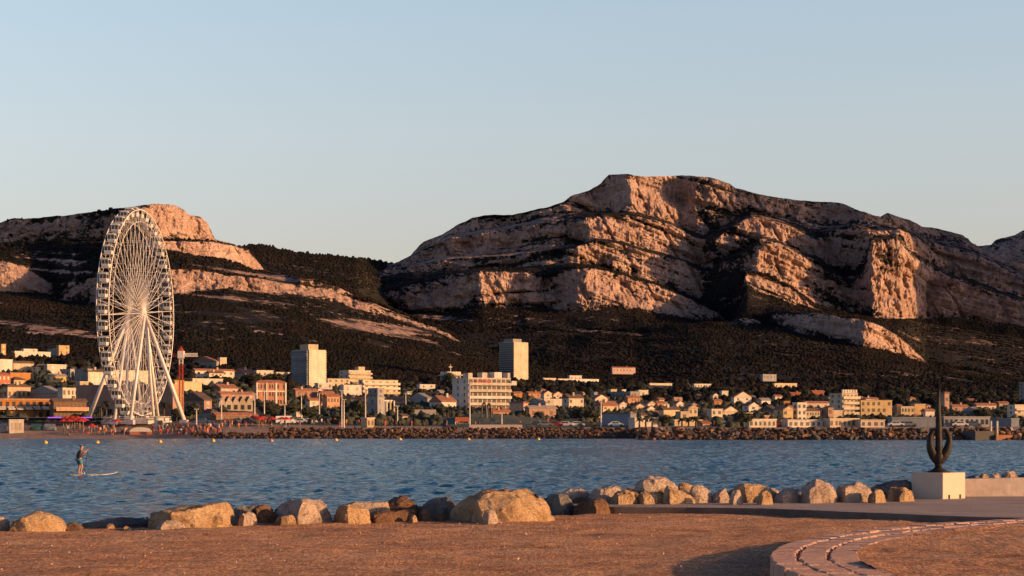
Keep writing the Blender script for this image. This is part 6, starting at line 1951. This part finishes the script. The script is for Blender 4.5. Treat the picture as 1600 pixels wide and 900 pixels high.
CC = {'white': simple('car_white', (.7, .66, .6), .3), 'grey': simple('car_grey', (.18, .18, .19), .3), 'dark': simple('car_dark', (.03, .032, .038), .3), 'red': simple('car_red', (.35, .03, .02), .3), 'blue': simple('car_blue', (.05, .09, .16), .3)}
CP = {k: car_parts(v) for k, v in CC.items()}
VAN = car_parts(CC['white'], True)


def put_car(px, py, parts, lab, name='parked_car', rz=0.0, group='cars parked on the shore road', cat='car'):
    d, p = ground_at(px, py)
    o = empty(name, p, rz, lab, cat, group)
    link('body', parts[0], None, o)
    link('window', parts[1], None, o)
    for x in parts[3]:
        for y in (-.8, .8): link('wheel', parts[2], None, o, loc=(x, y, .34))


put_car(446, 663, VAN, 'white van parked below the red brick hall', 'parked_van', .2, None, 'van')
CARS = [(838, 'dark', 'dark car parked leftmost in the row below the lawn'), (852, 'grey', 'grey car parked second from left below the lawn'), (868, 'red', 'red car parked in the row right of the lawn'), (884, 'white', 'white car parked in the row right of the lawn, left of another white one'),
        (902, 'white', 'white car parked rightmost in the row right of the lawn'), (915, 'dark', 'dark car parked by the round dark trees'), (387, 'dark', 'dark car parked behind the beach crowd'), (372, 'grey', 'grey car parked behind the beach crowd'),
        (470, 'white', 'white car parked right of the white van'), (484, 'white', 'second white car parked right of the white van'), (1140, 'dark', 'dark car parked under the big dark tree'), (1218, 'red', 'red car parked between the low white houses'), (1262, 'blue', 'blue car parked before the white shop row'),
        (1400, 'white', 'white car parked before the blue grey marina hall'), (1420, 'grey', 'grey car parked before the blue grey marina hall'), (1500, 'white', 'white car parked before the grey marina hall'), (1520, 'blue', 'blue car parked before the grey marina hall'), (316, 'blue', 'blue car parked right of the wheel foot'), (962, 'white', 'white car parked before the boat shed')]
for px, cc, lab in CARS: put_car(px, 667 if px > 500 else 662, CP[cc], lab, rz=rsh.uniform(-.12, .12))
# orange awning stall
d, p = ground_at(722, 666)
kz = d / F
o = empty('market_stall', p, 0, 'market stall with a bright orange awning left of the hotel lawn', 'stall')
MB().add([(-11 * kz, 0, 1.3), (11 * kz, 0, 1.3), (11 * kz, 2.5, 2.3), (-11 * kz, 2.5, 2.3), (-11 * kz, 0, 1.45), (11 * kz, 0, 1.45), (11 * kz, 2.5, 2.45), (-11 * kz, 2.5, 2.45)], [(3, 2, 1, 0), (4, 5, 6, 7), (0, 1, 5, 4), (1, 2, 6, 5), (2, 3, 7, 6), (3, 0, 4, 7)]).build('awning', simple('orange_canvas', (.62, .16, .04), .8), o)
for x in (-10.5, 10.5):
    for y in (.1, 2.4): MB().bar((x * kz, y, -.3), (x * kz, y, 1.3 + y * .38), .06, n=5).build('post', m_mast, o)
MB().box(-10 * kz, 10 * kz, .4, 1.2, -.3, .9).build('counter', M_W['orange'], o)

# ---- people on the far shore, each only a few pixels tall
def person_mesh(pose, cloth, legs_bare):
    S_ = {'pel': ((0, 0, .92), .15), 'chest': ((0, 0, 1.28), .19), 'neck': ((0, 0, 1.48), .07), 'head': ((0, .0, 1.63), .115)}
    if pose == 'stand':
        S_.update({'hl': ((.1, 0, .86), .11), 'kl': ((.12, 0, .47), .075), 'fl': ((.12, -.02, .05), .055), 'hr': ((-.1, 0, .86), .11), 'kr': ((-.12, 0, .47), .075), 'fr': ((-.12, -.02, .05), .055),
                   'sl': ((.2, 0, 1.38), .07), 'el': ((.27, .02, 1.1), .05), 'wl': ((.28, -.08, .86), .04), 'sr': ((-.2, 0, 1.38), .07), 'er': ((-.27, .02, 1.1), .05), 'wr': ((-.28, -.08, .86), .04)})
    elif pose == 'walk':
        S_.update({'hl': ((.1, 0, .86), .11), 'kl': ((.12, -.2, .48), .075), 'fl': ((.12, -.3, .06), .055), 'hr': ((-.1, 0, .86), .11), 'kr': ((-.12, .12, .48), .075), 'fr': ((-.12, .36, .08), .055),
                   'sl': ((.2, 0, 1.38), .07), 'el': ((.27, .16, 1.12), .05), 'wl': ((.26, .1, .9), .04), 'sr': ((-.2, 0, 1.38), .07), 'er': ((-.27, -.14, 1.12), .05), 'wr': ((-.26, -.3, .98), .04)})
    else:
        S_ = {'pel': ((0, 0, .17), .16), 'chest': ((0, .08, .52), .19), 'neck': ((0, .08, .72), .07), 'head': ((0, .05, .87), .115)}
        S_.update({'hl': ((.1, -.05, .17), .11), 'kl': ((.14, -.42, .42), .075), 'fl': ((.14, -.66, .06), .055), 'hr': ((-.1, -.05, .17), .11), 'kr': ((-.14, -.42, .42), .075), 'fr': ((-.14, -.66, .06), .055),
                   'sl': ((.2, .08, .62), .07), 'el': ((.27, -.1, .42), .05), 'wl': ((.15, -.36, .45), .04), 'sr': ((-.2, .08, .62), .07), 'er': ((-.27, -.1, .42), .05), 'wr': ((-.15, -.36, .45), .04)})
    E_ = [('pel', 'chest'), ('chest', 'neck'), ('neck', 'head')]
    for s_ in 'lr': E_ += [('pel', 'h' + s_), ('h' + s_, 'k' + s_), ('k' + s_, 'f' + s_), ('chest', 's' + s_), ('s' + s_, 'e' + s_), ('e' + s_, 'w' + s_)]
    names = list(S_)
    me = bpy.data.meshes.new('tmp')
    me.from_pydata([S_[n_][0] for n_ in names], [(names.index(a), names.index(b_)) for a, b_ in E_], [])
    o = bpy.data.objects.new('tmp', me)
    COL.objects.link(o)
    o.modifiers.new('s', 'SKIN')
    for i, n_ in enumerate(names): me.skin_vertices[0].data[i].radius = (S_[n_][1],) * 2
    me.skin_vertices[0].data[0].use_root = True
    ss = o.modifiers.new('u', 'SUBSURF')
    ss.levels = 1
    dg = bpy.context.evaluated_depsgraph_get()
    out = bpy.data.meshes.new_from_object(o.evaluated_get(dg), depsgraph=dg)
    bpy.data.objects.remove(o)
    out.name = 'person'
    out.materials.clear()
    for m_ in (skinm, cloth, simple('dark_hair', (0.02, 0.015, 0.012), 0.7), simple('dark_trousers', (.05, .05, .06), .8)): out.materials.append(m_)
    hz_ = S_['head'][0][2]
    for p_ in out.polygons:
        c_ = p_.center
        if c_.z > hz_ + .05: k = 2
        elif c_.z > S_['neck'][0][2]: k = 0
        elif c_.z > S_['pel'][0][2] - .25 * (pose != 'sit') and abs(c_.x) < .26 and not (pose == 'sit' and c_.y < -.25): k = 1
        elif c_.z < S_['pel'][0][2] and abs(c_.x) < .24 and not legs_bare: k = 3
        else: k = 0
        p_.material_index = k
        p_.use_smooth = True
    return out


CL = {'red': (.5, .04, .03), 'white': (.72, .66, .58), 'dark': (.03, .03, .035), 'blue': (.05, .14, .25), 'orange': (.6, .2, .05), 'bare': (.46, .22, .13)}
PM = {}
for cn, cc in CL.items():
    cm_ = simple('shirt_' + cn, cc, .8)
    for pose in ('stand', 'walk', 'sit'): PM[cn, pose] = person_mesh(pose, cm_, cn in ('bare', 'red', 'orange'))
LOOK = {'red': 'in a red top', 'white': 'in a white shirt', 'dark': 'in dark clothes', 'blue': 'in a blue shirt', 'orange': 'in an orange top', 'bare': 'in swimwear'}
VERB = {'stand': 'standing', 'walk': 'walking', 'sit': 'sitting'}
ZONES = [((98, 200), (671, 681.5), 46, 'on the sand below the red parasols'), ((236, 345), (668, 681), 105, 'on the sand right of the white marquee'), ((345, 470), (660, 671), 60, 'below the red brick hall'),
         ((470, 650), (660, 669), 26, 'on the promenade below the light masts'), ((690, 930), (661, 669), 18, 'on the promenade below the hotel'), ((1000, 1290), (663, 668), 12, 'by the low white houses'), ((1300, 1560), (662, 668), 14, 'on the shore road by the marina')]
for (xa, xb), (ya, yb), n, where in ZONES:
    for i in range(n):
        px, py = rsh.uniform(xa, xb), rsh.uniform(ya, yb)
        cn = rsh.choice(['red', 'white', 'dark', 'blue', 'orange', 'bare', 'dark', 'dark', 'red'])
        pose = rsh.choice(['stand', 'stand', 'walk', 'sit'] if yb > 675 else ['stand', 'walk'])
        if 203 < px < 238: continue
        d, p = ground_at(px, py)
        o = link('person', PM[cn, pose], None, None, loc=p, rz=rsh.uniform(0, 6.28))
        sc_ = rsh.uniform(.92, 1.06)
        o.scale = (sc_,) * 3
        tag(o, f'person {VERB[pose]} {LOOK[cn]} {where}', 'person', f'people {VERB[pose]} {LOOK[cn]} {where}')

# ---- trees
m_leaf, nt, b = new_mat('dark_foliage')
v = coords(nt)
c = ramp(nt, noise(nt, v, 0.9, 4, 0.65), [(0.3, (0.014, 0.018, 0.009)), (0.55, (0.034, 0.036, 0.017)), (0.78, (0.075, 0.062, 0.030))])
L(nt, c, b.inputs['Base Color'])
b.inputs['Roughness'].default_value = 0.85
m_bark = simple('bark', (0.10, 0.07, 0.05), .9)


def crown_mesh(seed, kind):
    r_ = np.random.default_rng(seed)
    n = 46
    u = r_.standard_normal((n, 3))
    u /= np.linalg.norm(u, axis=1)[:, None]
    rad = r_.uniform(.35, 1, n) ** .5
    ax = {'round': (1, 1, .78), 'umbrella': (1.25, 1.25, .42), 'column': (.5, .5, 1.25)}[kind]
    cpos = u * rad[:, None] * np.array(ax) * .72
    cr = r_.uniform(.20, .36, n)
    V = ICO_V[None] * cr[:, None, None] * (1 + .34 * r_.standard_normal((n, len(ICO_V), 1)).clip(-1.6, 1.6)) * np.array([1, 1, .85]) + cpos[:, None, :]
    Tt = (ICO_T[None] + (np.arange(n) * len(ICO_V))[:, None, None]).reshape(-1, 3)
    V = V.reshape(-1, 3)
    # loose leaf clumps around the outline
    m_ = 420
    u = r_.standard_normal((m_, 3))
    u /= np.linalg.norm(u, axis=1)[:, None]
    q = u * np.array(ax) * r_.uniform(.75, 1.08, m_)[:, None]
    t_ = r_.standard_normal((m_, 3, 3)) * .085 + q[:, None, :]
    T2 = np.arange(m_ * 3).reshape(-1, 3) + len(V)
    me = soup_mesh('crown', np.concatenate([V, t_.reshape(-1, 3)]), np.concatenate([Tt, T2]))
    me.materials.append(m_leaf)
    return me


CROWNS = {k: [crown_mesh(i * 5 + len(k), k) for i in range(3)] for k in ('round', 'umbrella', 'column')}
trunk_me = MB().tube([(0, 0, -.15), (.02, 0, .4), (-.01, .02, .8), (.01, 0, 1.05)], [.075, .05, .04, .02], 6).bar((0, 0, .7), (.18, .05, 1.0), .03, .015, n=5).bar((0, 0, .65), (-.16, -.06, .98), .03, .015, n=5).mesh('trunk', [m_bark])
KN = {'round': 'broadleaf_tree', 'umbrella': 'umbrella_pine', 'column': 'cypress_tree'}
KL = {'round': 'dark round tree', 'umbrella': 'flat topped umbrella pine', 'column': 'slim dark cypress'}
LAND = [(-40, 60, 'far left hillside houses'), (60, 140, 'houses left of the wheel'), (140, 275, 'wheel'), (275, 345, 'red crane'), (345, 400, 'row of little gables'), (400, 456, 'red brick hall'), (456, 512, 'pale residential tower'), (512, 570, 'orange house and masts'),
        (570, 640, 'white porch'), (640, 706, 'modern church'), (706, 778, 'hotel'), (778, 846, 'slab tower'), (846, 925, 'two matching gables'), (925, 990, 'ochre yellow house'), (990, 1050, 'pair of tiny gables'), (1050, 1110, 'tall cream gable'), (1110, 1190, 'large white house'),
        (1190, 1245, 'yellow gable'), (1245, 1300, 'narrow tall white house'), (1300, 1400, 'balconied apartment block'), (1400, 1470, 'statue'), (1470, 1560, 'grey marina hall'), (1560, 1700, 'cream block at the right edge')]


def place_tree(px, base, hpx, kind, wfac=1.0, lab=None, d=None):
    d = terr_depth(px, base) if d is None else d
    z0 = float(terrain_z(px, d))
    h = hpx * d / F
    o = empty(KN[kind], (Xat(px, d), d, z0), rsh.uniform(0, 6.28))
    ch = {'round': .72, 'umbrella': .42, 'column': .92}[kind]
    half = h * ch / 2
    axz = {'round': .78, 'umbrella': .42, 'column': 1.25}[kind]
    s_ = half / axz
    cr = link('crown', rsh.choice(CROWNS[kind]), None, o, loc=(0, 0, h - half), scale=(s_ * wfac, s_ * wfac, s_))
    link('trunk', trunk_me, None, o, scale=(h * .8, h * .8, (h - half)))
    where = next(w for a, b_, w in LAND if a <= px < b_)
    tier = 'on the shore road below' if base > 652 else ('among the roofs around' if base > 615 else 'on the slope behind')
    lab = lab or f'{KL[kind]} {tier} the {where}'
    tag(o, lab, 'tree', f'{KL[kind]}s {tier} the {where}')
    return o


# the ones that stand out, then the general planting between the houses
BIG = [(1162, 668, 26, 'round', 1.35, 'biggest dark round tree on the shore road, before the cream gable with five windows'), (1040, 667, 19, 'round', 1.2, 'dark round tree with bright gaps left of the palms'),
       (910, 660, 24, 'round', 1.5, 'broad reddish dark tree right of the lawn'), (926, 662, 22, 'round', 1.3, 'dark tree just left of the ochre yellow house'), (303, 656, 26, 'round', 1.1, 'rounded dark tree at the right foot of the wheel'),
       (276, 658, 20, 'round', 1.0, 'dark tree behind the right outrigger leg of the wheel'), (420, 654, 26, 'round', 1.5, 'broad tree in front of the red brick hall'), (455, 652, 22, 'round', 1.6, 'broad dark tree right of the red brick hall'), (480, 655, 18, 'round', 1.6, 'low broad tree below the pale cream cottage'),
       (560, 650, 26, 'round', 1.2, 'dark tree left of the grey house with the white edge'), (612, 650, 22, 'round', 1.1, 'dark tree right of the white porch'), (640, 650, 16, 'round', 1.7, 'wide low tree left of the garden wall'), (430, 604, 20, 'umbrella', 1.3, 'big umbrella pine behind the red brick hall'), (395, 606, 22, 'umbrella', 1.2, 'umbrella pine left of the roof of the red brick hall'),
       (812, 610, 16, 'round', 1.4, 'dark tree at the foot of the slab tower'), (842, 655, 12, 'round', 1.5, 'low dark tree before the long low house'), (820, 655, 10, 'round', 1.4, 'low dark bush tree at the rusty pink hall'), (702, 606, 24, 'round', .9, 'dark tree clinging to the modern church'),
       (684, 646, 14, 'round', 1.2, 'round tree in front of the red roofed cottage'), (1535, 658, 22, 'round', 1.6, 'broad reddish tree behind the grey marina hall'), (1100, 660, 12, 'round', 1.3, 'dark tree right of the tall cream gable')]
for px, bs, h, kd, wf, lab in BIG:
    o = place_tree(px, bs, h, kd, wf, lab)
    del o['group']
nt_ = 0
tries = 0
while nt_ < 262 and tries < 30000:
    tries += 1
    px = rsh.uniform(-15, 1615)
    lo_ = np.interp(px, [0, 300, 500, 900, 1600], [556, 580, 592, 600, 622])
    base = lo_ + (662 - lo_) * rsh.random() ** 1.15
    if px < 290 and base > 640: continue
    hp = np.interp(base, [560, 600, 660], [9, 10, 15]) * rsh.uniform(.7, 1.35)
    d = terr_depth(px, base)
    bad = False
    for x0, x1, bb, bd, tp_ in BOXES:
        if x0 - 2 < px < x1 + 2 and (abs(bd - d) < 9): bad = True
        if x0 - 4 < px < x1 + 4 and d < bd and base - hp < bb - 3 - 0.42 * (bb - 3 - tp_): bad = True
    if bad: continue
    place_tree(px, base, hp, rsh.choice(['round', 'round', 'round', 'umbrella', 'column']), rsh.uniform(1.0, 1.5), d=d)
    nt_ += 1

# palms
def palm(px, base, hpx, lab):
    d = terr_depth(px, base)
    z0 = float(terrain_z(px, d))
    h = hpx * d / F
    o = empty('palm_tree', (Xat(px, d), d, z0), rsh.uniform(0, 6), lab, 'palm', 'palms on the shore road')
    MB().tube([(0, 0, -.3), (.08, 0, h * .4), (0, .05, h * .8)], [.30, .22, .20], 7).build('trunk', m_bark, o)
    fr = MB()
    for k in range(22):
        a, el = k * 2.4, rsh.uniform(-.5, 1.1)
        L_ = h * .34 * rsh.uniform(.85, 1.15)
        dx, dy = math.cos(a), math.sin(a)
        prev = None
        for t in np.linspace(0, 1, 6):
            r_ = L_ * t * math.cos(el * (1 - .4 * t))
            z = h * .8 + L_ * (math.sin(el) * t - .55 * t * t)
            w = .32 * math.sin(math.pi * min(1, .12 + t * .9)) + .03
            cur = [Vector((dx * r_ - dy * w, dy * r_ + dx * w, z - .14)), Vector((dx * r_, dy * r_, z)), Vector((dx * r_ + dy * w, dy * r_ - dx * w, z - .14))]
            if prev:
                fr.add(prev + cur, [(0, 1, 4, 3), (1, 2, 5, 4)])
            prev = cur
    fr.build('crown', m_leaf, o)


for px, bs, h, lab in ((166, 652, 28, 'palm left of the wheel, the taller of two'), (158, 653, 22, 'palm left of the wheel, the shorter of two'), (256, 652, 26, 'palm between the right wheel legs'), (999, 668, 18, 'palm at the left end of the white garden house'), (1009, 668, 20, 'palm in the middle of the white garden house'),
                       (1019, 668, 18, 'palm at the right end of the white garden house'), (1066, 668, 17, 'leftmost palm before the tall cream gable'), (1076, 668, 17, 'middle palm before the tall cream gable'), (1087, 668, 18, 'rightmost palm before the tall cream gable'), (700, 656, 18, 'palm on the lawn left of the hotel')):
    palm(px, bs, h, lab)

# woods on the town's upper slopes
PXg, Dg = _PX * 0, _DD * 0
_PXt, _DDt = np.meshgrid(np.linspace(-860, 2400, 700), np.geomspace(860, 2250, 160))
_Zt = terrain_z(_PXt, _DDt)
co_t = np.stack([(_PXt - 800) * _DDt / F, _DDt, _Zt], -1)


def clear_of_houses(p, hgt=3.0):
    px = 800 + p[:, 0] * F / p[:, 1]
    py = HY - (p[:, 2] + hgt - HC) * F / p[:, 1]
    k = np.ones(len(p), bool)
    for x0, x1, bb, bd, tp_ in BOXES:
        k &= ~((px > x0 - 3) & (px < x1 + 3) & (p[:, 1] < bd + 14) & (py < bb - 3 - 0.25 * (bb - tp_)) & (p[:, 1] > bd - 400))
    return k


rrt = np.zeros(_PXt.shape)
n = 44000
i_, j_ = rng.integers(0, 160, n), rng.integers(0, 700, n)
p = co_t[i_, j_]
lim = np.interp(800 + p[:, 0] * F / p[:, 1], [0, 300, 500, 900, 1600], [1000, 900, 1150, 1150, 1050])
dens = np.clip((p[:, 1] - lim + 220) / 300, 0.0, 1) * np.clip(.75 + fbm(p[:, 0] / 60, p[:, 1] / 60, octaves=3, seed=9), .1, 1)
k = (rng.random(n) < dens) & clear_of_houses(p)
p = p[k][:13000]
n = len(p)
r = rng.uniform(1.6, 3.2, n)
V = ICO_V[None] * (r[:, None] * rng.uniform(.85, 1.2, (n, 3)))[:, None, :] * (1 + .28 * rng.standard_normal((n, len(ICO_V), 1)).clip(-1.5, 1.5)) + p[:, None, :] + np.array([0, 0, .5]) * r[:, None, None]
Tt = (ICO_T[None] + (np.arange(n) * len(ICO_V))[:, None, None]).reshape(-1, 3)
tag(link('town_woods', soup_mesh('town_woods', V.reshape(-1, 3), Tt, True), m_wood), 'dark woods covering the slope just above the last houses of the town', 'woods', kind='stuff')

# low shrubs between the houses
n = 78000
pxs_, ds_ = rng.uniform(-300, 1900, n), np.exp(rng.uniform(np.log(535), np.log(1750), n))
ds_ = ds_ - (501 - shore_d(pxs_)) * 0.8 * np.clip((720 - ds_) / 180, 0, 1)
p = np.stack([(pxs_ - 800) * ds_ / F, ds_, terrain_z(pxs_, ds_)], -1)
k = clear_of_houses(p, 1.3) & (fbm(p[:, 0] / 14, p[:, 1] / 22, octaves=3, seed=19) > -0.22) & ~((pxs_ < 290) & (ds_ < 575)) & ~((pxs_ > 690) & (pxs_ < 910) & (ds_ < 640)) & ~(ds_ < shore_d(pxs_) + 64) & ((ds_ > 680) | (rng.random(n) < 0.25))
p = p[k][:31000]
n = len(p)
print('shrubs', n, 'trees', nt_)
r = rng.uniform(.5, 1.7, n)
V = ICO_V[None] * (r[:, None] * rng.uniform(.85, 1.2, (n, 3)))[:, None, :] * (1 + .28 * rng.standard_normal((n, len(ICO_V), 1)).clip(-1.5, 1.5)) + p[:, None, :] + np.array([0, 0, .3]) * r[:, None, None]
Tt = (ICO_T[None] + (np.arange(n) * len(ICO_V))[:, None, None]).reshape(-1, 3)
tag(link('shrubs', soup_mesh('shrubs', V.reshape(-1, 3), Tt, True), m_leaf), 'low dark shrubs and hedges filling the gaps between the houses', 'shrubs', kind='stuff')
